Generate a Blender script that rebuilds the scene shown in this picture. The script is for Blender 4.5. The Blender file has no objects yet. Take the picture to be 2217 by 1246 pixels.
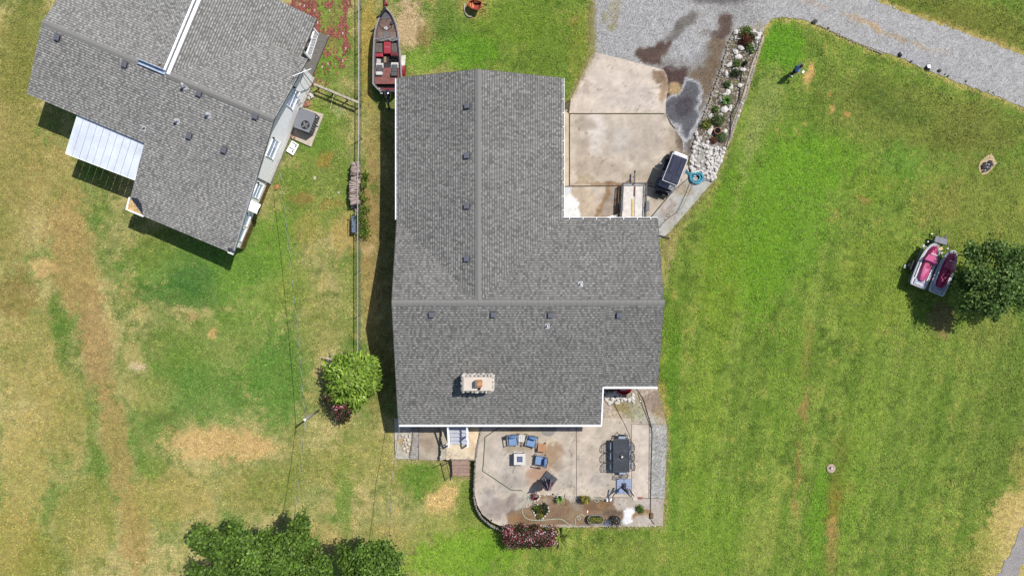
import bpy, bmesh, math, random
import numpy as np
from mathutils import Vector, Matrix

SC = bpy.context.scene
COL = SC.collection
R = math.radians
PI = math.pi
random.seed(7)

# ------------------------------------------------------------------ camera, sky, sun, exposure
CAM_H, FPX, CX, CY = 45.0, 1575.0, 1108.5, 623.0
cam = bpy.data.cameras.new('camera')
cam.sensor_width = 36.0
cam.lens = 36.0 * FPX / 2217.0
cam.clip_start, cam.clip_end = 0.5, 3000
cob = bpy.data.objects.new('camera', cam)
COL.objects.link(cob)
cob.location = (0, 0, CAM_H)
SC.camera = cob

wld = bpy.data.worlds.new('World')
SC.world = wld
wld.use_nodes = True
_n = wld.node_tree
_bg = _n.nodes['Background']
_sky = _n.nodes.new('ShaderNodeTexSky')
_sky.sky_type = 'NISHITA'
_sky.sun_disc = False
_sky.sun_elevation = R(60)
_sky.sun_rotation = R(54.9)
_n.links.new(_sky.outputs[0], _bg.inputs[0])
_bg.inputs[1].default_value = 0.1

_sl = bpy.data.lights.new('sun', 'SUN')
_sl.energy = 4.3
_sl.angle = R(0.5)
_sl.color = (1.0, 0.96, 0.90)
_so = bpy.data.objects.new('sun', _sl)
COL.objects.link(_so)
_so.rotation_euler = Vector((-.47, -.33, -1)).to_track_quat('-Z', 'Y').to_euler()

SC.view_settings.view_transform = 'Standard'
SC.view_settings.look = 'None'
SC.view_settings.exposure = 0.45
SC.view_settings.gamma = 1.0
SC.view_settings.use_curve_mapping = False
SC.cycles.max_bounces = 5
SC.cycles.diffuse_bounces = 3
SC.cycles.glossy_bounces = 2
SC.cycles.transparent_max_bounces = 6
KLIT = 1.9          # sunlit level ground renders albedo * KLIT


def lin(c):
    c = np.asarray(c, float) / 255.0
    return np.where(c <= 0.04045, c / 12.92, ((c + 0.055) / 1.055) ** 2.4)


def A(c):
    """photo pixel colour of a sunlit surface -> base colour"""
    return np.minimum(lin(c) / KLIT, 0.84)


# ------------------------------------------------------------------ numpy noise
def _hash(ix, iy, s):
    h = (ix.astype(np.int64) * 374761393 + iy.astype(np.int64) * 668265263 + s * 1442695041) & 0xffffffff
    h = ((h ^ (h >> 13)) * 1274126177) & 0xffffffff
    h = h ^ (h >> 16)
    return (h & 0xffff) / 65535.0


def vn(x, y, s=0):
    x = np.asarray(x, float); y = np.asarray(y, float)
    ix = np.floor(x); iy = np.floor(y)
    fx = x - ix; fy = y - iy
    fx = fx * fx * (3 - 2 * fx); fy = fy * fy * (3 - 2 * fy)
    a = _hash(ix, iy, s); b = _hash(ix + 1, iy, s); c = _hash(ix, iy + 1, s); d = _hash(ix + 1, iy + 1, s)
    return a + (b - a) * fx + (c - a) * fy + (a - b - c + d) * fx * fy


def fbm(x, y, s=0, o=4):
    t = 0; amp = 0.5; n = 0
    for k in range(o):
        t = t + amp * vn(x, y, s + k * 17)
        n += amp; amp *= 0.5; x = x * 2.03; y = y * 2.03
    return t / n


def sst(a, b, x):
    t = np.clip((np.asarray(x, float) - a) / (b - a), 0, 1)
    return t * t * (3 - 2 * t)


# ------------------------------------------------------------------ places
def Gz(x, y):
    """height of the ground: it drops away behind and to the left of the house"""
    px = np.asarray(x, float) * 35 + CX
    py = CY - np.asarray(y, float) * 35
    g = -0.65 * (1 - sst(1030, 1450, px)) * sst(350, 750, py)
    return g


def P(px, py, z=0.0):
    k = (CAM_H - z) / FPX
    return Vector(((px - CX) * k, (CY - py) * k, z))


def PG(px, py, dz=0.0):
    z = dz
    for _ in range(4):
        p = P(px, py, z)
        z = float(Gz(p.x, p.y)) + dz
    return P(px, py, z)


def pip(poly, x, y):
    x = np.asarray(x); y = np.asarray(y)
    ins = np.zeros(x.shape, bool)
    n = len(poly)
    for i in range(n):
        x0, y0 = poly[i]; x1, y1 = poly[(i + 1) % n]
        if y0 == y1: continue
        c = ((y0 > y) != (y1 > y)) & (x < (x1 - x0) * (y - y0) / (y1 - y0) + x0)
        ins ^= c
    return ins


def clip(poly, conv):
    """Sutherland-Hodgman: poly clipped by convex ccw conv"""
    out = list(poly)
    m = len(conv)
    for i in range(m):
        ax, ay = conv[i]; bx, by = conv[(i + 1) % m]
        inp = out; out = []
        if not inp: break
        def side(p): return (bx - ax) * (p[1] - ay) - (by - ay) * (p[0] - ax)
        s = inp[-1]; ds = side(s)
        for e in inp:
            de = side(e)
            if (de >= 0) != (ds >= 0):
                t = ds / (ds - de)
                out.append((s[0] + (e[0] - s[0]) * t, s[1] + (e[1] - s[1]) * t))
            if de >= 0: out.append(e)
            s, ds = e, de
    return out


def area(p):
    return 0.5 * sum(p[i][0] * p[(i + 1) % len(p)][1] - p[(i + 1) % len(p)][0] * p[i][1] for i in range(len(p)))


# ------------------------------------------------------------------ materials
_mats = {}


def M(name, c=(128, 128, 128), rough=0.75, var=0.18, sc=6.0, bump=0.0, bsc=40.0, metal=0.0, attr=False, spec=0.3, trans=0.0, fine=0.0, coat=0.0, both=False):
    """procedural material: base colour (photo pixel value), mottled by noise"""
    if name in _mats: return _mats[name]
    m = bpy.data.materials.new(name); m.use_nodes = True
    nt = m.node_tree; N = nt.nodes; L = nt.links
    b = N['Principled BSDF']
    b.inputs['Roughness'].default_value = rough
    b.inputs['Metallic'].default_value = metal
    b.inputs['Specular IOR Level'].default_value = spec
    if coat: b.inputs['Coat Weight'].default_value = coat
    tc = N.new('ShaderNodeTexCoord')
    nz = N.new('ShaderNodeTexNoise'); nz.inputs['Scale'].default_value = sc; nz.inputs['Detail'].default_value = 5
    L.new(tc.outputs['Object'], nz.inputs['Vector'])
    mr = N.new('ShaderNodeMapRange')
    mr.inputs['From Min'].default_value = 0.3; mr.inputs['From Max'].default_value = 0.7
    mr.inputs['To Min'].default_value = 1 - var; mr.inputs['To Max'].default_value = 1 + var
    L.new(nz.outputs[0], mr.inputs[0])
    fac = mr.outputs[0]
    if fine:
        n2 = N.new('ShaderNodeTexNoise'); n2.inputs['Scale'].default_value = bsc; n2.inputs['Detail'].default_value = 4
        L.new(tc.outputs['Object'], n2.inputs['Vector'])
        m2 = N.new('ShaderNodeMapRange')
        m2.inputs['From Min'].default_value = 0.3; m2.inputs['From Max'].default_value = 0.7
        m2.inputs['To Min'].default_value = 1 - fine; m2.inputs['To Max'].default_value = 1 + fine
        L.new(n2.outputs[0], m2.inputs[0])
        mm = N.new('ShaderNodeMath'); mm.operation = 'MULTIPLY'
        L.new(fac, mm.inputs[0]); L.new(m2.outputs[0], mm.inputs[1]); fac = mm.outputs[0]
    vm = N.new('ShaderNodeVectorMath'); vm.operation = 'SCALE'
    if attr:
        at = N.new('ShaderNodeAttribute'); at.attribute_name = 'Col'
        L.new(at.outputs['Color'], vm.inputs[0])
    else:
        a = A(c)
        vm.inputs[0].default_value = tuple(a)
    L.new(fac, vm.inputs['Scale'])
    L.new(vm.outputs[0], b.inputs['Base Color'])
    if bump:
        nb = N.new('ShaderNodeTexNoise'); nb.inputs['Scale'].default_value = bsc; nb.inputs['Detail'].default_value = 4
        L.new(tc.outputs['Object'], nb.inputs['Vector'])
        bp = N.new('ShaderNodeBump'); bp.inputs['Strength'].default_value = bump; bp.inputs['Distance'].default_value = 0.03
        L.new(nb.outputs[0], bp.inputs['Height']); L.new(bp.outputs[0], b.inputs['Normal'])
    if trans:
        tl = N.new('ShaderNodeBsdfTranslucent'); L.new(vm.outputs[0], tl.inputs[0])
        mx = N.new('ShaderNodeMixShader'); mx.inputs[0].default_value = trans
        L.new(b.outputs[0], mx.inputs[1]); L.new(tl.outputs[0], mx.inputs[2])
        L.new(mx.outputs[0], N['Material Output'].inputs[0])
    _mats[name] = m
    return m


# ------------------------------------------------------------------ mesh helpers
def fast_mesh(name, co, polys_n, col=None, smooth=False):
    """co (n,k,3) array of n k-gons -> mesh; col (n,3) linear face colour or (n,k,3)"""
    n, k, _ = co.shape
    me = bpy.data.meshes.new(name)
    me.vertices.add(n * k)
    me.vertices.foreach_set('co', co.astype(np.float32).ravel())
    me.loops.add(n * k)
    me.loops.foreach_set('vertex_index', np.arange(n * k, dtype=np.int32))
    me.polygons.add(n)
    me.polygons.foreach_set('loop_start', np.arange(0, n * k, k, dtype=np.int32))
    me.update(calc_edges=True)
    if col is not None:
        at = me.attributes.new('Col', 'FLOAT_COLOR', 'POINT')
        c = np.ones((n, k, 4), np.float32)
        c[:, :, :3] = col[:, None, :] if col.ndim == 2 else col
        at.data.foreach_set('color', c.ravel())
    return me


_ico = {}


def ico(sub):
    if sub not in _ico:
        bm = bmesh.new(); bmesh.ops.create_icosphere(bm, subdivisions=sub, radius=1)
        bm.verts.ensure_lookup_table()
        _ico[sub] = ([v.co.copy() for v in bm.verts], [tuple(v.index for v in f.verts) for f in bm.faces])
        bm.free()
    return _ico[sub]


def wloc(o):
    p = Vector((0, 0, 0))
    while o is not None:
        p = p + Vector(o.location); o = o.parent
    return p


class MB:
    def __init__(s): s.v = []; s.f = []; s.c = []

    def add(s, vs, fs, col=None):
        b = len(s.v)
        s.v += [tuple(v) for v in vs]
        for f in fs:
            s.f.append(tuple(b + i for i in f)); s.c.append(col)
        return s

    def box(s, c, d, rz=0.0, mat=None, col=None, taper=1.0):
        x, y, z = d[0] / 2, d[1] / 2, d[2] / 2
        t = taper
        vs = [Vector(q) for q in ((-x, -y, -z), (x, -y, -z), (x, y, -z), (-x, y, -z), (-x * t, -y * t, z), (x * t, -y * t, z), (x * t, y * t, z), (-x * t, y * t, z))]
        m = mat if mat is not None else Matrix.Rotation(rz, 3, 'Z')
        vs = [m @ v + Vector(c) for v in vs]
        return s.add(vs, [(3, 2, 1, 0), (4, 5, 6, 7), (0, 1, 5, 4), (1, 2, 6, 5), (2, 3, 7, 6), (3, 0, 4, 7)], col)

    def beam(s, p0, p1, w, h, col=None):
        p0 = Vector(p0); p1 = Vector(p1); d = p1 - p0
        if d.length < 1e-6: return s
        q = d.to_track_quat('X', 'Z').to_matrix()
        return s.box((p0 + p1) / 2, (d.length, w, h), mat=q, col=col)

    def prism(s, poly, z0, z1, col=None):
        """poly list of (x,y); z0,z1 numbers or functions of (x,y)"""
        p = list(poly)
        if area(p) < 0: p.reverse()
        n = len(p)
        f0 = z0 if callable(z0) else (lambda x, y: z0)
        f1 = z1 if callable(z1) else (lambda x, y: z1)
        vs = [(x, y, f0(x, y)) for x, y in p] + [(x, y, f1(x, y)) for x, y in p]
        fs = [tuple(range(n - 1, -1, -1)), tuple(range(n, 2 * n))] + [(i, (i + 1) % n, n + (i + 1) % n, n + i) for i in range(n)]
        return s.add(vs, fs, col)

    def tube(s, pts, r, n=8, col=None, caps=True, closed=False):
        pts = [Vector(p) for p in pts]
        m = len(pts)
        rs = r if isinstance(r, (list, tuple)) else [r] * m
        vs = []; fs = []
        prev = None
        for i, p in enumerate(pts):
            a = pts[(i - 1) % m] if (closed or i > 0) else p
            b = pts[(i + 1) % m] if (closed or i < m - 1) else p
            d = (b - a)
            if d.length < 1e-9: d = Vector((0, 0, 1))
            d.normalize()
            if prev is None:
                ref = Vector((0, 0, 1)) if abs(d.z) < 0.9 else Vector((1, 0, 0))
                x = d.cross(ref).normalized()
            else:
                x = (prev - d * prev.dot(d))
                x = x.normalized() if x.length > 1e-6 else d.orthogonal().normalized()
            prev = x
            y = d.cross(x)
            for k in range(n):
                t = 2 * PI * k / n
                vs.append(p + (x * math.cos(t) + y * math.sin(t)) * rs[i])
        seg = m if closed else m - 1
        for i in range(seg):
            for k in range(n):
                j = (i + 1) % m
                fs.append((i * n + k, i * n + (k + 1) % n, j * n + (k + 1) % n, j * n + k))
        if caps and not closed:
            fs.append(tuple(range(n - 1, -1, -1))); fs.append(tuple(range((m - 1) * n, m * n)))
        return s.add(vs, fs, col)

    def cyl(s, c, r, z0, z1, n=16, r1=None, col=None):
        return s.tube([(c[0], c[1], z0), (c[0], c[1], z1)], [r, r if r1 is None else r1], n, col)

    def lathe(s, prof, c=(0, 0, 0), n=20, sx=1.0, sy=1.0, rz=0.0, col=None):
        vs = []; fs = []
        m = len(prof)
        cr, sr = math.cos(rz), math.sin(rz)
        for r, z in prof:
            for k in range(n):
                t = 2 * PI * k / n
                x, y = r * math.cos(t) * sx, r * math.sin(t) * sy
                vs.append((c[0] + x * cr - y * sr, c[1] + x * sr + y * cr, c[2] + z))
        for i in range(m - 1):
            for k in range(n):
                fs.append((i * n + k, i * n + (k + 1) % n, (i + 1) * n + (k + 1) % n, (i + 1) * n + k))
        fs.append(tuple(range(n - 1, -1, -1)))
        fs.append(tuple(range((m - 1) * n, m * n)))
        return s.add(vs, fs, col)

    def blob(s, c, r, seed=0, rough=0.2, sub=1, rz=0.0, col=None, flat=None):
        vs, fs = ico(sub)
        rnd = random.Random(seed)
        pl = [(Vector((rnd.gauss(0, 1), rnd.gauss(0, 1), rnd.gauss(0, 1))).normalized(), rnd.uniform(.55, .95)) for _ in range(9)]
        out = []
        cr, sr = math.cos(rz), math.sin(rz)
        for v in vs:
            k = 1 + rough * (rnd.random() - .5)
            q = v.copy()
            if rough:
                for nn, dd in pl:
                    e = q.dot(nn)
                    if e > dd: q = q - nn * (e - dd)
            q = q * k
            x, y, z = q.x * r[0], q.y * r[1], q.z * r[2]
            if flat is not None: z = max(z, -flat)
            out.append((c[0] + x * cr - y * sr, c[1] + x * sr + y * cr, c[2] + z))
        return s.add(out, fs, col)

    def xform(s, mat):
        s.v = [tuple(mat @ Vector(v)) for v in s.v]
        return s

    def mesh(s, name, off=None, smooth=False):
        me = bpy.data.meshes.new(name)
        v = s.v if off is None else [(a - off.x, b - off.y, c - off.z) for a, b, c in s.v]
        me.from_pydata(v, [], s.f)
        if any(c is not None for c in s.c):
            at = me.attributes.new('Col', 'FLOAT_COLOR', 'CORNER')
            arr = []
            for f, c in zip(s.f, s.c):
                c = (1, 1, 1) if c is None else c
                arr += [c[0], c[1], c[2], 1.0] * len(f)
            at.data.foreach_set('color', arr)
        if smooth: me.polygons.foreach_set('use_smooth', [True] * len(me.polygons))
        me.update()
        return me

    def build(s, name, mat, parent=None, smooth=False, bev=0.0, kind=None, label=None):
        off = wloc(parent) if parent is not None else None
        me = s.mesh(name, off, smooth)
        return link(name, me, mat, parent, bev, kind, label)


def link(name, me, mat, parent=None, bev=0.0, kind=None, label=None):
    o = bpy.data.objects.new(name, me)
    COL.objects.link(o)
    if mat is not None:
        me.materials.clear(); me.materials.append(mat)
    if parent is not None: o.parent = parent
    if bev:
        b = o.modifiers.new('bevel', 'BEVEL'); b.width = bev; b.segments = 2; b.limit_method = 'ANGLE'; b.angle_limit = R(40)
    if kind: o['kind'] = kind
    if label: o['label'] = label
    return o


def tag(o, label, cat, group=None):
    o['label'] = label; o['category'] = cat
    if group: o['group'] = group
    return o


def thing(name, label, cat, loc=(0, 0, 0), group=None):
    o = bpy.data.objects.new(name, None)
    COL.objects.link(o)
    o.location = loc; o.empty_display_size = 0.2
    return tag(o, label, cat, group)


def dup(root, loc, rz=0.0, label=None, group=None):
    r = root.copy(); COL.objects.link(r); r.location = loc; r.rotation_euler = (0, 0, rz)
    if label: r['label'] = label
    if group: r['group'] = group
    for ch in [c for c in bpy.data.objects if c.parent == root]:
        c = ch.copy(); COL.objects.link(c); c.parent = r
        for g in [q for q in bpy.data.objects if q.parent == ch]:
            d = g.copy(); COL.objects.link(d); d.parent = c
    return r


def patch(name, poly, z, cell, colf, mat, parent=None, kind='structure', skirt=0.12, world=False):
    """a surface over a polygon of photo points at height z (number or function of world x,y), coloured per vertex by colf(px,py)"""
    zf = z if callable(z) else (lambda x, y: np.zeros_like(np.asarray(x, float)) + z)
    zc = 0.0 if callable(z) else z
    w = [tuple(p) for p in poly] if world else [tuple(P(a, b, zc)[:2]) for a, b in poly]
    if area(w) < 0: w.reverse()
    xs = [p[0] for p in w]; ys = [p[1] for p in w]
    x0, y0 = min(xs), min(ys)
    nx = int((max(xs) - x0) / cell) + 2; ny = int((max(ys) - y0) / cell) + 2
    gx = x0 - cell * .37 + cell * np.arange(nx + 1); gy = y0 - cell * .41 + cell * np.arange(ny + 1)
    GX, GY = np.meshgrid(gx, gy)
    ins = pip(w, GX, GY)
    # cells an edge passes through
    cut = np.zeros((ny, nx), bool)
    n = len(w)
    for i in range(n):
        ax, ay = w[i]; bx, by = w[(i + 1) % n]
        m = int(math.hypot(bx - ax, by - ay) / (cell * .2)) + 2
        t = np.linspace(0, 1, m)
        ci = np.floor((ax + (bx - ax) * t - gx[0]) / cell).astype(int); cj = np.floor((ay + (by - ay) * t - gy[0]) / cell).astype(int)
        for da in (0,):
            cut[np.clip(cj, 0, ny - 1), np.clip(ci, 0, nx - 1)] = True
    vid = {}; V = []; F = []
    def vert(x, y):
        k = (round(x, 4), round(y, 4))
        if k not in vid: vid[k] = len(V); V.append(k)
        return vid[k]
    for j in range(ny):
        for i in range(nx):
            q = [(gx[i], gy[j]), (gx[i + 1], gy[j]), (gx[i + 1], gy[j + 1]), (gx[i], gy[j + 1])]
            if cut[j, i]:
                c = clip(w, q)
                ids = []
                for p in c:
                    k = vert(*p)
                    if not ids or ids[-1] != k: ids.append(k)
                if len(ids) > 1 and ids[0] == ids[-1]: ids.pop()
                if len(set(ids)) == len(ids) and len(ids) >= 3: F.append(tuple(ids))
            elif ins[j, i]:
                F.append(tuple(vert(*p) for p in q))
    X = np.array([p[0] for p in V]); Y = np.array([p[1] for p in V])
    Z = zf(X, Y)
    nv = len(V)
    PX = CX + X * FPX / (CAM_H - zc); PY = CY - Y * FPX / (CAM_H - zc)
    C = colf(PX, PY)
    if skirt:
        zs = zf(np.array([p[0] for p in w]), np.array([p[1] for p in w]))
        extra_v = []; base = nv
        ecol = []
        for i in range(n):
            extra_v += [(w[i][0], w[i][1], zs[i] - 0.0008), (w[i][0], w[i][1], zs[i] - skirt)]
        for i in range(n):
            j = (i + 1) % n
            F.append((base + 2 * i + 1, base + 2 * j + 1, base + 2 * j, base + 2 * i))
        V3 = [(X[i], Y[i], Z[i]) for i in range(nv)] + extra_v
        wc = colf(np.array([CX + p[0] * FPX / CAM_H for p in w]), np.array([CY - p[1] * FPX / CAM_H for p in w]))
        C = np.vstack([C, np.repeat(wc, 2, axis=0)])
    else:
        V3 = [(X[i], Y[i], Z[i]) for i in range(nv)]
    me = bpy.data.meshes.new(name)
    off = wloc(parent) if parent is not None else Vector((0, 0, 0))
    me.from_pydata([(a - off.x, b - off.y, c - off.z) for a, b, c in V3], [], F)
    at = me.attributes.new('Col', 'FLOAT_COLOR', 'POINT')
    arr = np.ones((len(V3), 4), np.float32); arr[:, :3] = A(C[:len(V3)])
    at.data.foreach_set('color', arr.ravel())
    me.update()
    return link(name, me, mat, parent, 0, kind)


def poly_dist(poly, px, py):
    d = np.full(px.shape, 1e9)
    n = len(poly)
    for i in range(n):
        ax, ay = poly[i]; bx, by = poly[(i + 1) % n]
        l2 = (bx - ax) ** 2 + (by - ay) ** 2 + 1e-9
        t = np.clip(((px - ax) * (bx - ax) + (py - ay) * (by - ay)) / l2, 0, 1)
        d = np.minimum(d, np.hypot(px - ax - t * (bx - ax), py - ay - t * (by - ay)))
    return d


def layer(base, blobs, seed=0, warp=10.0, wsc=26.0):
    """colour field over photo points: base rgb plus soft ragged patches (px,py,rx,ry,deg,rgb,strength[,hard])"""
    def f(px, py):
        px = np.asarray(px, float); py = np.asarray(py, float)
        c = np.zeros(px.shape + (3,)) + np.asarray(base, float) if not callable(base) else base(px, py)
        wx = px + warp * 2 * (fbm(px / wsc, py / wsc, seed + 3) - .5)
        wy = py + warp * 2 * (fbm(px / wsc, py / wsc, seed + 9) - .5)
        rag = (fbm(px / 9.0, py / 9.0, seed + 21, 3) - .5)
        for b in blobs:
            if isinstance(b[0], list):
                poly, rgb, st, soft = b[:4]
                xs_ = [q[0] for q in poly]; ys_ = [q[1] for q in poly]
                near = (px > min(xs_) - 15) & (px < max(xs_) + 15) & (py > min(ys_) - 15) & (py < max(ys_) + 15)
                if not near.any(): continue
                x2 = px[near] + 16 * (fbm(px[near] / 14, py[near] / 14, seed + 5, 5) - .5); y2 = py[near] + 16 * (fbm(px[near] / 14, py[near] / 14, seed + 6, 5) - .5)
                d = poly_dist(poly, x2, y2); d = np.where(pip(poly, x2, y2), d, -d)
                mott = .72 + .5 * fbm(px[near] / 11, py[near] / 11, seed + 40, 4)
                m = np.clip(np.clip(.5 + d / soft, 0, 1) * st * np.clip(mott, 0, 1.05), 0, 1)[..., None]
                cc = c[near] * (1 - m) + np.asarray(rgb, float) * m
                if len(b) > 4:
                    rm = (np.exp(-(d / b[5]) ** 2) * b[6] * (d > -b[5]))[..., None]; cc = cc * (1 - rm) + np.asarray(b[4], float) * rm
                c[near] = cc
                continue
            bx, by, rx, ry, dg, rgb, st = b[:7]
            hard = b[7] if len(b) > 7 else 0.55
            near = (np.abs(px - bx) < 2.2 * max(rx, ry) + 40) & (np.abs(py - by) < 2.2 * max(rx, ry) + 40)
            if not near.any(): continue
            a = R(dg); ca, sa = math.cos(a), math.sin(a)
            dx = wx[near] - bx; dy = wy[near] - by
            d = np.sqrt(((dx * ca + dy * sa) / rx) ** 2 + ((-dx * sa + dy * ca) / ry) ** 2)
            m = np.clip((1.0 + hard * .5 - d + rag[near] * .9 * hard * 2) / hard, 0, 1)
            m = (m * m * (3 - 2 * m) * st)[..., None]
            c[near] = c[near] * (1 - m) + np.asarray(rgb, float) * m
        return c
    return f
# ================================================================== GROUND
GREEN, LUSH, DARKG, OLIVE = (116, 139, 62), (103, 146, 48), (72, 108, 44), (132, 134, 70)
TAN, SAND, BROWN, STRAW = (194, 177, 128), (212, 184, 138), (168, 140, 98), (194, 180, 124)
PALEG = (140, 152, 84)


def lawn_base(px, py):
    """mowing stripes on the right, dry blotchy grass on the left"""
    r = sst(820, 1150, px)
    f1 = fbm(px / 70, py / 70, 5, 4); f2 = fbm(px / 22, py / 22, 8, 3)
    left = np.zeros(px.shape + (3,)) + np.array((146, 150, 93))
    k = np.clip((f1 - .45) * 4.0 + (f2 - .5) * 1.6, -1, 1)[..., None]
    left = np.where(k > 0, left * (1 - k * .75) + np.array(TAN) * k * .75, left * (1 + k * .7) - np.array((98, 132, 58)) * k * .7)
    right = np.zeros(px.shape + (3,)) + np.array((122, 145, 65))
    st = px + (py - 620) * (0.16 + 0.00012 * (px - 1500)) + 6 * (fbm(px / 60, py / 60, 77, 3) - .5)
    w = np.tanh(2.2 * np.sin(st / 8.2)) * .75 + np.sin(st / 31.0 + 1.1) * .5 + np.sin(st / 4.1 + 2) * .4 + np.sin(st / 17.0) * .4
    w = (w * (.35 + .65 * sst(420, 680, py)) * 1.3 + (f1 - .5) * 3.0 + (f2 - .5) * 1.4)[..., None]
    w = np.clip(w * .55, -1, 1)
    right = np.where(w > 0, right * (1 - w * .5) + np.array((156, 170, 82)) * w * .5, right * (1 + w * .6) - np.array((98, 128, 48)) * w * .6)
    # clover, thin yellow spots and worn streaks at the scale of a footstep
    f3 = fbm(px / 13, py / 13, 203, 4); f4 = fbm(px / 9 + 40, py / 14, 207, 4); f5 = fbm(px / 34, py / 34, 211, 3)
    dk = (np.clip((f3 - .54) * 7, 0, 1) * .8 * sst(.38, .6, f5))[..., None]; yl = (np.clip((f4 - .57) * 7, 0, 1) * .6 * sst(.62, .4, f5))[..., None]
    right = right * (1 - dk) + np.array((88, 112, 46)) * dk; right = right * (1 - yl) + np.array((176, 168, 92)) * yl
    left = left * (1 - dk * .8) + np.array((96, 116, 56)) * dk * .8; left = left * (1 - yl) + np.array((190, 168, 112)) * yl
    return left * (1 - r[..., None]) + right * r[..., None]


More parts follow.
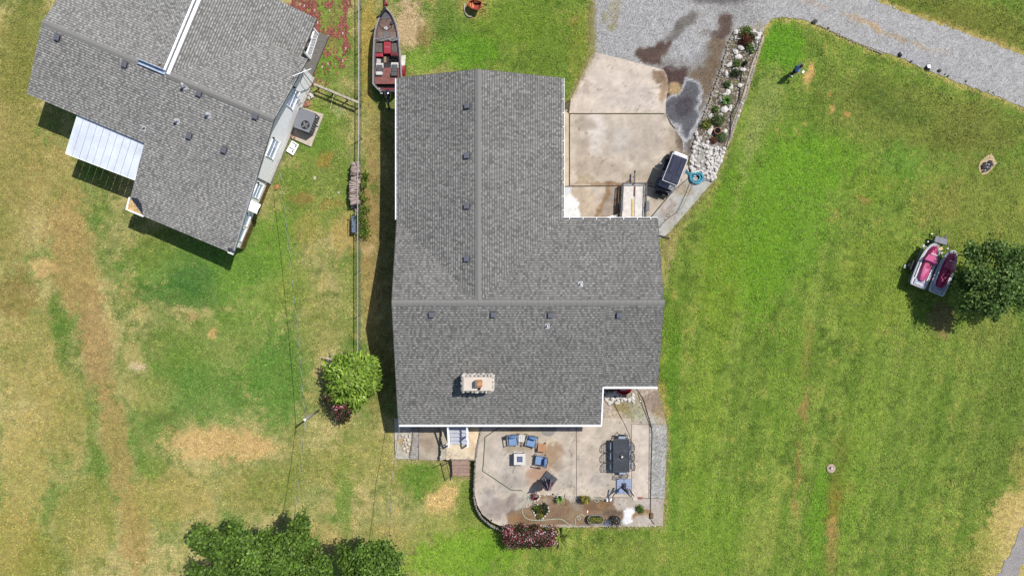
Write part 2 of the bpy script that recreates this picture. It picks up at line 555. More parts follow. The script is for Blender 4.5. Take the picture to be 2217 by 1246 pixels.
lawn_blobs = [
    # ---- far left edge and the dry wheel track
    (25, 330, 60, 260, 0, (158, 145, 88), .75), (60, 120, 60, 120, 0, (122, 128, 62), .6),
    (120, 420, 60, 120, -6, (176, 154, 98), .55), (95, 580, 26, 22, 0, (204, 172, 122), .85), (105, 500, 80, 60, 0, TAN, .4),
    (160, 560, 48, 130, -8, (174, 148, 98), .75), (205, 740, 34, 120, -8, BROWN, .75), (250, 960, 28, 130, -9, (176, 146, 98), .65),
    (290, 1150, 30, 90, -9, (172, 142, 92), .6), (128, 720, 14, 90, -7, (92, 124, 54), .8), (215, 1040, 10, 160, -10, (108, 130, 60), .6),
    (60, 760, 70, 120, 0, (166, 152, 92), .55), (50, 1010, 60, 110, 0, (182, 164, 104), .7), (30, 1180, 70, 90, 0, (172, 155, 90), .7),
    (130, 900, 60, 100, 0, (170, 152, 90), .5), (180, 1130, 60, 100, 0, (158, 148, 84), .6), (90, 1210, 50, 60, 0, (138, 138, 66), .6),
    (25, 640, 50, 50, 0, (140, 120, 72), .5), (300, 620, 40, 40, 0, (176, 156, 100), .5),
    # ---- left lawn, green heart
    (430, 575, 170, 60, 0, (94, 136, 58), .75), (400, 640, 120, 26, 5, (76, 118, 52), .75), (420, 600, 60, 30, 0, (72, 112, 56), .6),
    (560, 600, 90, 120, 0, (112, 148, 60), .6), (500, 760, 150, 90, 0, (108, 138, 62), .6), (600, 820, 60, 100, 0, (94, 136, 58), .7),
    (430, 850, 120, 60, 12, (92, 132, 58), .65), (640, 760, 40, 90, 0, (98, 130, 58), .5), (690, 700, 40, 70, 0, (142, 146, 80), .5),
    (380, 760, 60, 50, 0, (112, 136, 62), .5), (320, 540, 60, 40, -20, (118, 134, 62), .5),
    (480, 962, 118, 34, 3, (206, 172, 122), .85, .6), (465, 725, 13, 15, 0, (206, 170, 118), .85), (297, 792, 15, 10, 0, (212, 190, 168), .9),
    (290, 770, 26, 24, 0, (178, 164, 110), .6), (420, 685, 14, 8, 0, BROWN, .6), (320, 850, 60, 40, 0, (150, 150, 84), .5),
    (360, 1080, 100, 60, 0, (168, 152, 90), .6), (560, 1060, 80, 50, 0, (158, 148, 84), .5), (330, 1010, 30, 30, 0, (110, 136, 60), .6),
    (745, 1080, 18, 110, 0, (116, 142, 66), .75), (860, 1000, 30, 60, 0, (150, 146, 82), .5), (840, 1190, 60, 60, 0, (174, 156, 98), .6),
    (700, 1170, 60, 40, 0, (184, 162, 108), .5), (955, 1082, 40, 36, 0, (212, 180, 128), .93, .45), (910, 1030, 50, 40, 0, (104, 136, 52), .6),
    (780, 990, 60, 60, 0, (150, 150, 82), .5), (690, 1010, 60, 40, 0, (140, 142, 74), .5), (960, 1170, 80, 60, 0, (150, 155, 84), .55),
    (1010, 1100, 20, 60, 0, (110, 132, 58), .6), (640, 1010, 24, 90, 4, (126, 136, 70), .5),
    # ---- between the two houses
    (690, 420, 90, 90, 0, (116, 140, 60), .65), (600, 520, 40, 60, 0, (112, 148, 56), .6), (705, 345, 14, 20, 30, (174, 124, 74), .7),
    (745, 505, 30, 44, 0, (184, 160, 102), .7), (660, 500, 34, 40, 0, (170, 152, 90), .5), (720, 440, 30, 14, 0, (160, 132, 78), .5),
    (660, 430, 24, 12, 0, (158, 122, 78), .6), (730, 240, 20, 10, 20, (198, 184, 166), .8), (690, 280, 60, 60, 0, (112, 144, 56), .6),
    (700, 90, 60, 110, 0, (118, 148, 58), .55), (660, 30, 26, 36, 0, (176, 118, 100), .55), (720, 60, 12, 60, 0, (160, 110, 92), .35),
    (670, 150, 12, 10, 0, (184, 110, 86), .7), (755, 640, 24, 100, 0, (128, 146, 70), .4), (640, 620, 50, 50, 0, (150, 152, 80), .4),
    # ---- strip between the fence and the house
    (800, 100, 18, 130, 0, (172, 150, 82), .85), (812, 300, 20, 80, 0, (160, 146, 92), .75), (805, 460, 22, 130, 0, (158, 134, 92), .85),
    (800, 620, 20, 90, 0, (164, 142, 94), .7), (800, 540, 14, 12, 0, (196, 170, 128), .8), (812, 410, 12, 14, 0, (104, 130, 56), .7),
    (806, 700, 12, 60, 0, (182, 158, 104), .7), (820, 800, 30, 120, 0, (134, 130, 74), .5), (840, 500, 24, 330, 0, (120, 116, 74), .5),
    # ---- lawn in front of the house
    (885, 55, 34, 58, 6, (198, 172, 142), .92, .5), (915, 85, 16, 30, 0, (130, 112, 72), .6), (910, 130, 40, 26, 0, (110, 158, 50), .6),
    (1010, 110, 70, 40, 0, (102, 152, 44), .7), (1190, 90, 60, 60, 0, (106, 132, 52), .55), (1110, 50, 90, 50, 0, (112, 142, 50), .5),
    (1250, 100, 20, 80, 0, (138, 142, 66), .5), (1025, 18, 30, 24, 0, (170, 150, 92), .7), (1240, 45, 16, 10, 0, (150, 138, 72), .5),
    (960, 30, 20, 40, 0, (96, 130, 50), .6),
    # ---- right lawn
    (1680, 470, 120, 190, 20, (112, 156, 50), .65), (1760, 350, 110, 60, -10, (114, 158, 48), .6), (1690, 100, 46, 60, -30, (100, 152, 42), .75),
    (1660, 560, 40, 160, 12, (112, 154, 46), .5), (1580, 440, 36, 120, 20, (112, 148, 48), .6), (1560, 600, 50, 120, 5, (122, 150, 48), .45),
    (1655, 230, 30, 90, 18, (150, 160, 98), .5), (1625, 320, 16, 70, 16, (156, 164, 102), .5), (1600, 420, 10, 60, 16, (150, 158, 92), .4),
    (1970, 250, 200, 70, 12, (126, 134, 66), .7), (1930, 235, 60, 30, 10, (98, 116, 54), .6), (2060, 300, 60, 30, 0, (104, 116, 56), .5), (1880, 190, 30, 40, 0, (104, 122, 54), .5), (1900, 200, 40, 30, 0, (98, 118, 52), .5), (1990, 260, 30, 14, 0, (92, 112, 50), .5),
    (2120, 280, 90, 60, 10, (124, 128, 66), .6), (1950, 350, 50, 40, 0, (108, 152, 60), .5), (1890, 400, 60, 40, 0, (120, 150, 50), .4),
    (2130, 460, 110, 120, 0, (140, 142, 74), .5), (2030, 440, 60, 50, 0, (150, 144, 78), .4), (1900, 620, 90, 120, 0, (130, 150, 60), .5),
    (1752, 160, 11, 26, 8, (208, 168, 112), .9, .4), (1797, 238, 8, 15, 0, (204, 160, 104), .85), (1832, 251, 8, 6, 0, (200, 150, 96), .8),
    (1798, 205, 5, 5, 0, (196, 152, 98), .7), (1868, 430, 16, 8, 20, (168, 138, 84), .6), (1920, 408, 3, 10, 0, (176, 130, 86), .5),
    (1745, 760, 12, 60, 8, (150, 130, 76), .5, .9), (1742, 880, 10, 34, 4, (172, 138, 92), .7, .9), (1728, 1020, 8, 60, 6, (166, 136, 86), .55, .9),
    (1722, 1090, 7, 30, 0, (182, 146, 100), .55, .9), (1842, 1050, 13, 16, 0, (184, 148, 98), .65, .9), (1808, 1090, 20, 60, 8, (140, 124, 58), .7),
    (1802, 1150, 14, 26, 10, (188, 150, 100), .75, .9), (1800, 1200, 18, 40, 0, (160, 136, 82), .6, .9), (1825, 990, 28, 60, 10, (112, 120, 54), .6),
    (1700, 820, 40, 160, 8, (112, 144, 54), .5), (1860, 1000, 30, 200, 10, (122, 156, 56), .5), (1770, 1120, 18, 120, 8, (104, 150, 44), .6),
    (1930, 900, 80, 160, 10, (124, 146, 66), .4), (2150, 900, 80, 200, 12, (112, 132, 62), .5), (2040, 760, 120, 60, 0, (134, 150, 72), .4),
    (2040, 690, 26, 40, 0, (150, 124, 92), .7), (2140, 690, 60, 60, 0, (136, 140, 78), .4),
    (2195, 1110, 44, 70, 30, (206, 178, 122), .85), (2160, 1200, 60, 60, 30, (186, 172, 104), .7), (2217, 1010, 30, 60, 0, (168, 158, 92), .6),
    (2100, 1225, 40, 30, 0, (150, 150, 78), .6), (1450, 1200, 120, 40, 0, (134, 148, 70), .5), (1330, 1200, 70, 40, 0, (128, 142, 66), .5),
    (1000, 1200, 120, 50, -10, (118, 164, 44), .6), (1540, 1150, 90, 100, 10, (124, 156, 56), .5), (1640, 1180, 40, 80, 8, (150, 158, 82), .5),
    (1450, 760, 16, 110, 0, (104, 140, 46), .6), (1460, 950, 10, 200, 0, (92, 132, 44), .6), (1520, 900, 40, 200, 6, (124, 154, 54), .4),
    (1445, 560, 16, 60, 10, (176, 164, 112), .75), (1466, 510, 14, 30, 30, (172, 160, 104), .7), (1520, 440, 10, 60, 38, (150, 156, 84), .6),
    (1425, 890, 22, 50, 10, (176, 158, 84), .85), (1437, 850, 10, 30, 0, (170, 156, 84), .7),
    # ---- verge beyond the drive
    (2060, 40, 180, 50, 14, (122, 126, 62), .8), (2120, 90, 120, 20, 22, (142, 130, 76), .6), (1960, 12, 60, 16, 10, (106, 124, 52), .6),
]
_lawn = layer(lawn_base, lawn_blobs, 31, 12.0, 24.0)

DRIVE = [(1284, -90), (1284, 0), (1281, 60), (1285, 113), (1300, 124), (1432, 158), (1436, 240), (1458, 270), (1468, 300), (1470, 335), (1490, 346), (1497, 318),
         (1518, 256), (1536, 212), (1560, 150), (1574, 98), (1588, 66), (1602, 60), (1652, 70), (1657, 54), (1672, 42), (1692, 37), (1722, 40), (1762, 50),
         (1800, 68), (1850, 90), (1900, 110), (1948, 124), (2000, 148), (2060, 172), (2140, 202), (2217, 232), (2330, 276), (2360, 190), (2217, 122), (2150, 94),
         (2100, 76), (2050, 58), (2000, 42), (1960, 28), (1920, 12), (1890, -2), (1860, -30), (1830, -90)]
PATHP = [(2150, 1262), (2165, 1235), (2185, 1200), (2202, 1160), (2217, 1128), (2240, 1080), (2290, 1100), (2270, 1180), (2235, 1200), (2210, 1230), (2200, 1265)]
SLABZ = 0.03
T_SLAB = [(1284, 112), (1437, 151), (1444, 165), (1447, 190), (1441, 222), (1442, 245), (1232.5, 245), (1236, 214), (1262, 160)]
T_MID = [(1234, 247.5), (1442, 247.5), (1450, 268), (1468, 290), (1477, 302), (1479, 322), (1474, 345), (1492, 362), (1490, 385), (1456, 413), (1404, 400.5), (1234, 402)]
T_STRIP = [(1212, 231), (1231.5, 246), (1231.5, 402), (1212, 404)]
T_LOW = [(1212, 405), (1232, 404.5), (1404, 403), (1454, 415), (1404, 474), (1404, 500), (1212, 500)]
T_WALK = [(1457.5, 414.5), (1491, 386), (1506, 383), (1541, 396), (1520, 420), (1448, 504), (1430, 516), (1406, 520), (1406, 475.5)]
BED = [(1588, 67), (1602, 61), (1652, 71), (1646, 100), (1630, 140), (1612, 205), (1594, 250), (1578, 300), (1562, 352), (1541, 395), (1506, 382), (1492, 366), (1492, 345), (1498, 318), (1520, 256), (1538, 212), (1562, 150), (1575, 98)]
PATIO_OUT = [(1043, 915), (1041, 935), (1035, 955), (1031, 990), (1029, 1030), (1028, 1070), (1033, 1092), (1044, 1112), (1066, 1130), (1092, 1141),
             (1120, 1143), (1235, 1139), (1340, 1138.5), (1434, 1137), (1437, 1100), (1439, 1075), (1444, 950), (1443, 918), (1425, 850), (1425, 832), (1290, 832), (1290, 910)]
BACKYARD = [(853, 910), (853, 992), (905, 996), (961, 996), (975, 1034), (1018, 1034), (1030, 1000), (1040, 930), (1041, 910)]
HOUSE_PX = [(875, 195), (1205, 195), (1205, 480), (1405, 480), (1405, 815), (1290, 815), (1290, 895), (875, 895)]
NHOUSE = [(160, -60), (690, -60), (672, 172), (528, 538), (300, 440), (110, 210)]


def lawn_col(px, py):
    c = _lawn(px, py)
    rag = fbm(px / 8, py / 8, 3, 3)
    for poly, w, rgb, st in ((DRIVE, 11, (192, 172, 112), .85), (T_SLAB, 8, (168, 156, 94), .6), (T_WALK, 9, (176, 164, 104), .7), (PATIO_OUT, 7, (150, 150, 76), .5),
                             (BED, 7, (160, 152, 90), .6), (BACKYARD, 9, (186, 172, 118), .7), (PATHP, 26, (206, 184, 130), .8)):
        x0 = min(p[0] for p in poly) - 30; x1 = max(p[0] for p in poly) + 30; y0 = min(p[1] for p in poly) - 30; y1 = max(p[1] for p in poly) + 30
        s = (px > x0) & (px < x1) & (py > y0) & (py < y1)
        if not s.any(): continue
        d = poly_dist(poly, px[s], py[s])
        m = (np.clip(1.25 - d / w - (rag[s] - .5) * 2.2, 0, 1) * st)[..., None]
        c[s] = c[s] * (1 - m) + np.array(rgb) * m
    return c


def build_ground():
    fx = np.arange(-33.6, 33.61, 0.12); fy = np.arange(-19.2, 19.21, 0.12)
    far = np.array([35.0, 38, 43, 50, 62, 80, 120, 200, 400, 900])
    gx = np.concatenate([-far[::-1], fx, far]); fa = far - 14
    gy = np.concatenate([-fa[::-1], fy, fa])
    X, Y = np.meshgrid(gx, gy)
    Z = Gz(X, Y)
    # fine roughness of the turf
    Z = Z + (fbm(X * 1.3, Y * 1.3, 4, 3) - .5) * .05 * ((abs(X) < 34) & (abs(Y) < 19.5)) - .02
    ny, nx = X.shape
    me = bpy.data.meshes.new('ground')
    me.vertices.add(nx * ny)
    me.vertices.foreach_set('co', np.stack([X, Y, Z], -1).astype(np.float32).ravel())
    i = np.arange(nx - 1)[None, :] + np.arange(ny - 1)[:, None] * nx
    q = np.stack([i, i + 1, i + 1 + nx, i + nx], -1).reshape(-1, 4)
    me.loops.add(q.size); me.loops.foreach_set('vertex_index', q.astype(np.int32).ravel())
    me.polygons.add(len(q)); me.polygons.foreach_set('loop_start', np.arange(0, q.size, 4, dtype=np.int32))
    me.polygons.foreach_set('use_smooth', np.ones(len(q), bool))
    me.update(calc_edges=True)
    k = CAM_H - Z
    c = np.ones((ny, nx, 4), np.float32)
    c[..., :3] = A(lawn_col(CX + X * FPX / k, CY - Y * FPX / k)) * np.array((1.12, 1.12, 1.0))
    at = me.attributes.new('Col', 'FLOAT_COLOR', 'POINT')
    at.data.foreach_set('color', c.ravel())
    m = M('lawn soil', attr=True, rough=.95, var=.22, sc=3.0, bump=.5, bsc=26, spec=.05, fine=.55)
    link('ground', me, m, kind='structure')


build_ground()


def grass():
    """short mown grass: one leaf-shaped blade clump per triangle"""
    rng = np.random.default_rng(3)
    n = 560000
    x = rng.uniform(-32.3, 32.3, n); y = rng.uniform(-18.4, 18.4, n)
    z = Gz(x, y)
    px = CX + x * FPX / (CAM_H - z); py = CY - y * FPX / (CAM_H - z)
    bad = np.zeros(n, bool)
    for poly in (T_SLAB, T_MID, T_STRIP, T_LOW, T_WALK, BED, PATIO_OUT, BACKYARD, HOUSE_PX, NHOUSE):
        bad |= pip(poly, px, py)
    bad |= pip(DRIVE, px, py) & (rng.random(n) > .004)
    bad |= pip(PATHP, px, py) & (rng.random(n) > .1)
    # bare spots keep fewer blades
    c0 = lawn_col(px + rng.normal(0, 3.5, n), py + rng.normal(0, 3.5, n))
    dry = np.clip((c0[:, 0] - c0[:, 1] + 10) / 45, 0, 1)
    bad |= rng.random(n) < dry * .45
    k = ~bad
    x, y, z, c0, dry = x[k], y[k], z[k], c0[k], dry[k]
    n = len(x)
    a = rng.uniform(0, 2 * PI, n); L = rng.uniform(.05, .12, n) * (1 - .25 * dry); w = rng.uniform(.018, .04, n); h = L * rng.uniform(.25, .75, n)
    ca, sa = np.cos(a), np.sin(a)
    co = np.zeros((n, 3, 3))
    zb = z - .03
    co[:, 0] = np.stack([x - sa * w, y + ca * w, zb], -1)
    co[:, 1] = np.stack([x + sa * w, y - ca * w, zb], -1)
    co[:, 2] = np.stack([x + ca * L, y + sa * L, zb + .025 + h], -1)
    tone = .62 + .8 * fbm(px[k] / 3.2, py[k] / 3.2, 301, 3)
    col = A(c0) * (rng.uniform(.8, 2.2, n) * tone * 1.12)[:, None] * np.array((1.06, 1.06, .92))
    pale = rng.random(n) < (.05 + .16 * dry)
    col[pale] = A((214, 204, 150)) * rng.uniform(.6, 1.0, (pale.sum(), 1))
    me = fast_mesh('grass', co, 3, col)
    link('grass', me, M('grass blade', attr=True, rough=.7, var=.1, sc=2, spec=.15, trans=.25), kind='stuff')


grass()

# ------------------------------------------------------------------ gravel drive
gravel_blobs = [
    (1400, 60, 90, 60, 0, (182, 180, 180), .5), (1330, 60, 40, 60, 0, (176, 174, 174), .6),
    (1330, 25, 14, 30, 10, (160, 148, 96), .35), (1325, 60, 10, 8, 0, (150, 144, 84), .4), (1307, 40, 6, 16, 10, (136, 132, 60), .35),
    (1560, -6, 70, 16, 0, (108, 104, 100), .7), (1480, 50, 26, 12, -35, (122, 116, 108), .75), (1465, 70, 12, 22, 40, (112, 106, 98), .7),
    (1450, 90, 8, 10, 0, (108, 100, 92), .7), (1420, 112, 32, 14, -14, (98, 80, 70), .95), (1400, 120, 20, 10, 0, (104, 88, 76), .85), (1436, 100, 12, 12, 0, (96, 76, 68), .9),
    (1478, 110, 40, 34, 20, (182, 182, 182), .7), (1570, 45, 14, 22, 25, (104, 84, 72), .9), (1552, 78, 14, 10, -30, (96, 78, 72), .95), (1530, 70, 14, 8, 0, (126, 118, 108), .5),
    (1545, 110, 16, 30, 20, (124, 106, 82), .8), (1532, 140, 16, 18, 0, (122, 110, 76), .7), (1522, 158, 20, 14, 20, (108, 88, 74), .85), (1546, 90, 10, 12, 0, (136, 134, 92), .6),
    (1462, 158, 30, 14, 10, (88, 70, 68), 1, .3), (1480, 150, 14, 8, 0, (92, 76, 72), .9),
    (1446, 185, 10, 30, 0, (100, 80, 66), .8), (1500, 200, 20, 30, 20, (166, 166, 168), .75), (1512, 190, 16, 24, 10, (124, 104, 90), .7),
    (1460, 188, 12, 16, 25, (196, 168, 124), .95, .3), (1472, 225, 24, 26, 35, (92, 92, 96), 1, .25), (1478, 232, 13, 14, 30, (96, 86, 88), .7), (1494, 235, 16, 24, 20, (104, 104, 108), .9, .3),
    (1487, 270, 16, 26, -4, (108, 108, 112), .95, .3), (1452, 232, 9, 18, -20, (110, 108, 108), .9, .3), (1508, 245, 9, 26, 15, (110, 90, 76), .8),
    (1468, 262, 9, 9, 0, (168, 166, 168), .7, .3), (1478, 300, 4, 26, -10, (178, 176, 178), .8, .3), (1492, 318, 7, 22, 10, (92, 84, 80), .85), (1484, 338, 10, 10, 0, (156, 136, 116), .8),
    (1518, 215, 10, 20, 18, (114, 96, 82), .8),
    (1585, 20, 40, 20, 0, (162, 160, 158), .5), (1640, 58, 16, 10, 0, (172, 160, 136), .6), (1620, 40, 30, 10, 0, (160, 158, 156), .5),
    (1720, 18, 60, 10, 12, (180, 178, 176), .5), (1760, 6, 30, 5, 20, (184, 164, 146), .6), (1850, 38, 26, 6, 24, (190, 168, 138), .7), (1892, 58, 30, 7, 28, (196, 168, 132), .85),
    (1945, 82, 30, 6, 18, (184, 160, 128), .7), (1990, 98, 26, 5, 20, (184, 164, 136), .55), (2040, 112, 24, 5, 14, (184, 168, 142), .4), (1990, 128, 70, 12, 20, (176, 174, 176), .6),
    (2120, 140, 90, 26, 22, (180, 178, 178), .5), (2100, 170, 80, 8, 20, (172, 170, 172), .5), (1690, 50, 12, 8, 0, (190, 170, 126), .6),
]
gravel_blobs += [
    ([(1420, 120), (1500, 130), (1560, 60), (1590, 60), (1575, 110), (1545, 200), (1515, 260), (1495, 330), (1480, 320), (1470, 270), (1436, 240), (1440, 170), (1400, 150)], (138, 132, 126), .55, 22),
    ([(1500, -20), (1600, -20), (1596, 6), (1560, 10), (1510, 4)], (112, 108, 106), .8, 10),
    ([(1516, 26), (1504, 44), (1478, 66), (1456, 92), (1444, 100), (1440, 90), (1460, 68), (1480, 46), (1496, 30)], (120, 114, 108), .85, 10),
    ([(1541, 88), (1575, 80), (1563, 130), (1548, 170), (1538, 210), (1520, 207), (1513, 170), (1490, 160), (1522, 149), (1542, 120)], (124, 106, 86), .9, 9),
    ([(1375, 118), (1383, 100), (1398, 110), (1424, 95), (1456, 86), (1449, 108), (1434, 121), (1431, 142), (1392, 134)], (98, 80, 72), 1.05, 5),
    ([(1556, 34), (1584, 30), (1586, 53), (1572, 80), (1541, 88), (1560, 66), (1567, 48)], (100, 82, 74), 1.0, 6),
    ([(1436, 149), (1490, 152), (1487, 170), (1474, 187), (1452, 208), (1442, 222), (1436, 246), (1430, 244), (1440, 205), (1444, 172)], (86, 68, 64), 1.1, 5),
    ([(1489, 166), (1511, 178), (1521, 200), (1509, 229), (1514, 253), (1499, 286), (1489, 306), (1479, 302), (1473, 268), (1456, 272), (1437, 252), (1431, 233), (1446, 212), (1466, 204), (1484, 178)], (104, 104, 108), 1.1, 5, (196, 196, 198), 4, 1.0),
    ([(1472, 212), (1490, 205), (1504, 214), (1498, 240), (1484, 256), (1466, 246), (1460, 228)], (84, 80, 84), .95, 8),
    ([(1449, 183), (1463, 177), (1473, 184), (1470, 198), (1456, 206), (1448, 200)], (194, 166, 122), 1.0, 4),
]
_grav = layer((181, 179, 177), gravel_blobs, 61, 7.0, 14.0)


def grav_col(px, py):
    c = _grav(px, py)
    s = fbm(px / 2.6, py / 2.6, 91, 2)[..., None]
    return c * (0.86 + .28 * s)


m_grav = M('gravel', attr=True, rough=.9, var=.1, sc=2.0, bump=.6, bsc=20, spec=.2, fine=.5)
# ragged edge where the stones run into the grass
def ragged(poly, amp=3.0, step=7.0, seed=1):
    out = []
    rnd = random.Random(seed)
    n = len(poly)
    for i in range(n):
        ax, ay = poly[i]; bx, by = poly[(i + 1) % n]
        m = max(1, int(math.hypot(bx - ax, by - ay) / step))
        for k in range(m):
            t = k / m
            out.append((ax + (bx - ax) * t + rnd.uniform(-amp, amp), ay + (by - ay) * t + rnd.uniform(-amp, amp)))
    return out


drive = patch('gravel_drive', ragged(DRIVE, 2.2, 6), 0.012, .11, grav_col, m_grav, skirt=.05)
pathc = layer((168, 162, 160), [(2190, 1180, 10, 40, 30, (160, 156, 158), .6)], 15, 9, 12)
patch('gravel_path', ragged(PATHP, 3.5, 8, 4), 0.006, .14, pathc, m_grav, skirt=.05)

# loose stones lying on the drive, too small and many to count
def loose_gravel():
    rng = np.random.default_rng(11)
    n = 26000
    px = rng.uniform(1280, 2217, n); py = rng.uniform(-20, 340, n)
    px[:15000] = rng.uniform(1280, 1660, 15000)
    ok = pip(DRIVE, px, py)
    px, py = px[ok], py[ok]
    c = grav_col(px, py)
    wet = c.mean(-1) < 128
    keep = ~wet | (rng.random(len(px)) < .3)
    px, py, c = px[keep], py[keep], c[keep]
    n = len(px)
    x = (px - CX) * CAM_H / FPX; y = (CY - py) * CAM_H / FPX
    s = rng.uniform(.012, .032, n); a = rng.uniform(0, 2 * PI, n)
    top = np.stack([x, y, .012 + s * 1.1], -1)
    co = []
    for k in range(3):
        t0 = a + k * 2.094; t1 = a + (k + 1) * 2.094
        co.append(np.stack([np.stack([x + np.cos(t0) * s, y + np.sin(t0) * s, np.full(n, .010)], -1), np.stack([x + np.cos(t1) * s, y + np.sin(t1) * s, np.full(n, .010)], -1), top], 1))
    co = np.concatenate(co, 0)
    col = np.tile(A(np.clip(c * rng.uniform(.75, 1.18, (n, 1)), 0, 238)), (3, 1))
    link('loose_gravel', fast_mesh('loose_gravel', co, 3, col), M('loose stone', attr=True, rough=.9, var=.1), kind='stuff')


loose_gravel()

# ------------------------------------------------------------------ concrete by the garage
conc_blobs = [
    (1330, 190, 70, 40, 0, (206, 190, 176), .5), (1380, 210, 40, 30, 0, (196, 182, 170), .5), (1425, 165, 16, 12, 0, (120, 92, 66), .7), (1436, 190, 8, 26, 0, (170, 138, 104), .8),
    (1270, 190, 8, 14, 0, (170, 152, 136), .5), (1281, 122, 12, 6, 0, (176, 156, 130), .5), (1350, 220, 60, 16, 0, (214, 198, 184), .5),
    (1330, 300, 80, 40, 0, (186, 172, 156), .7), (1290, 290, 22, 50, 0, (214, 204, 194), .7), (1345, 300, 20, 36, 0, (210, 202, 192), .5), (1265, 270, 24, 14, 0, (176, 160, 140), .6),
    (1262, 330, 14, 40, 20, (172, 156, 136), .6), (1420, 270, 50, 26, 0, (190, 176, 158), .6), (1290, 360, 60, 20, 0, (178, 160, 138), .6), (1365, 355, 10, 8, 0, (212, 200, 186), .7),
    (1390, 320, 40, 30, 0, (178, 164, 148), .6), (1460, 320, 20, 40, 0, (170, 150, 124), .6), (1270, 385, 20, 8, 0, (158, 138, 98), .5), (1400, 380, 60, 14, 0, (176, 158, 134), .6),
    (1320, 397, 90, 4, 0, (150, 120, 84), .7), (1460, 250, 14, 20, -30, (120, 96, 74), .8), (1472, 300, 7, 30, -8, (130, 112, 92), .8),
    (1260, 440, 30, 40, 0, (202, 178, 150), .7), 
    (1330, 420, 20, 20, 0, (164, 144, 122), .7, .4), (1226, 415, 9, 10, 0, (210, 210, 212), .9, .2), (1228, 450, 7, 40, 0, (226, 214, 196), .9, .3), 
    (1420, 445, 20, 16, 0, (190, 172, 152), .6), (1430, 420, 18, 14, 0, (140, 116, 84), .45),
]
conc_blobs += [
    ([(1316, 398), (1344, 400), (1338, 437), (1336, 476), (1288, 476), (1299, 455), (1302, 437), (1314, 419)], (170, 154, 138), .9, 5, (150, 108, 66), 5, .75),
    ([(1236, 423), (1252, 437), (1255, 455), (1258, 476), (1216, 476), (1216, 424)], (250, 249, 247), 1.25, 3),
    ([(1216, 404), (1236, 404), (1235, 421), (1216, 421)], (216, 216, 218), 1.1, 3),
    ([(1414, 154), (1440, 148), (1450, 170), (1446, 200), (1436, 196), (1434, 172), (1420, 166)], (150, 120, 92), .8, 8),
    ([(1470, 275), (1482, 300), (1482, 330), (1472, 340), (1468, 300)], (120, 102, 84), .9, 8),

]
walk_blobs = [(1445, 450, 18, 22, 30, (166, 150, 136), .7), (1480, 410, 18, 20, 30, (168, 148, 118), .7), (1420, 480, 14, 14, 0, (172, 174, 166), .7), (1500, 400, 16, 10, 0, (186, 186, 182), .5), (1440, 440, 10, 10, 0, (200, 190, 182), .6),
              (1455, 470, 10, 20, 40, (180, 166, 152), .5), (1495, 440, 8, 50, 40, (196, 196, 190), .5)]
_c1 = layer((202, 186, 166), conc_blobs, 41, 6, 12)
_c2 = layer((184, 182, 174), walk_blobs, 43, 6, 12)


def grime(f, seed):
    def g(px, py):
        c = f(px, py)
        a = fbm(px / 18, py / 18, seed, 5)[..., None]; b = fbm(px / 4, py / 4, seed + 5, 3)[..., None]
        l = c.mean(-1, keepdims=True); c = l + (c - l) * .85
        d = np.abs(fbm(px / 55, py / 55, seed + 70, 4) - .5); crk = np.exp(-(d / .004) ** 2)[..., None] * .22
        sp = np.clip((fbm(px / 2.2, py / 2.2, seed + 90, 2) - .68) * 6, 0, 1)[..., None] * .07
        e = fbm(px / 7, py / 7, seed + 33, 4)[..., None]
        return np.clip(c * (.84 + .22 * a + .12 * b + .10 * e - crk - sp), 0, 250)
    return g


_bed = layer((96, 84, 66), [], 2)
patch('joint_soil', [(1212, 231), (1236, 214), (1284, 113), (1436, 152), (1446, 190), (1441, 222), (1477, 302), (1479, 322), (1474, 345), (1491, 362), (1506, 383), (1540, 396), (1448, 503), (1430, 515), (1404, 500), (1212, 500)], .006, .5, _bed, M('dry soil', attr=True, rough=.95, var=.1, bump=.5, bsc=25, fine=.3), skirt=0)
m_conc = M('concrete', attr=True, rough=.85, var=.07, sc=1.5, bump=.15, bsc=60, spec=.2, fine=.12)
slabs = bpy.data.objects.new('driveway', None); COL.objects.link(slabs); slabs['kind'] = 'structure'; slabs.location = P(1330, 330, 0)
for i, (poly, cf) in enumerate(((T_SLAB, grime(layer((216, 199, 180), conc_blobs, 41, 6, 12), 2)), (T_MID, grime(_c1, 3)), (T_STRIP, grime(layer((210, 190, 160), [], 4), 4)), (T_LOW, grime(_c1, 5)), (T_WALK, grime(_c2, 6)))):
    patch('slab', poly, SLABZ + .004 * (i % 3), .1, cf, m_conc, slabs, None, skirt=.12)

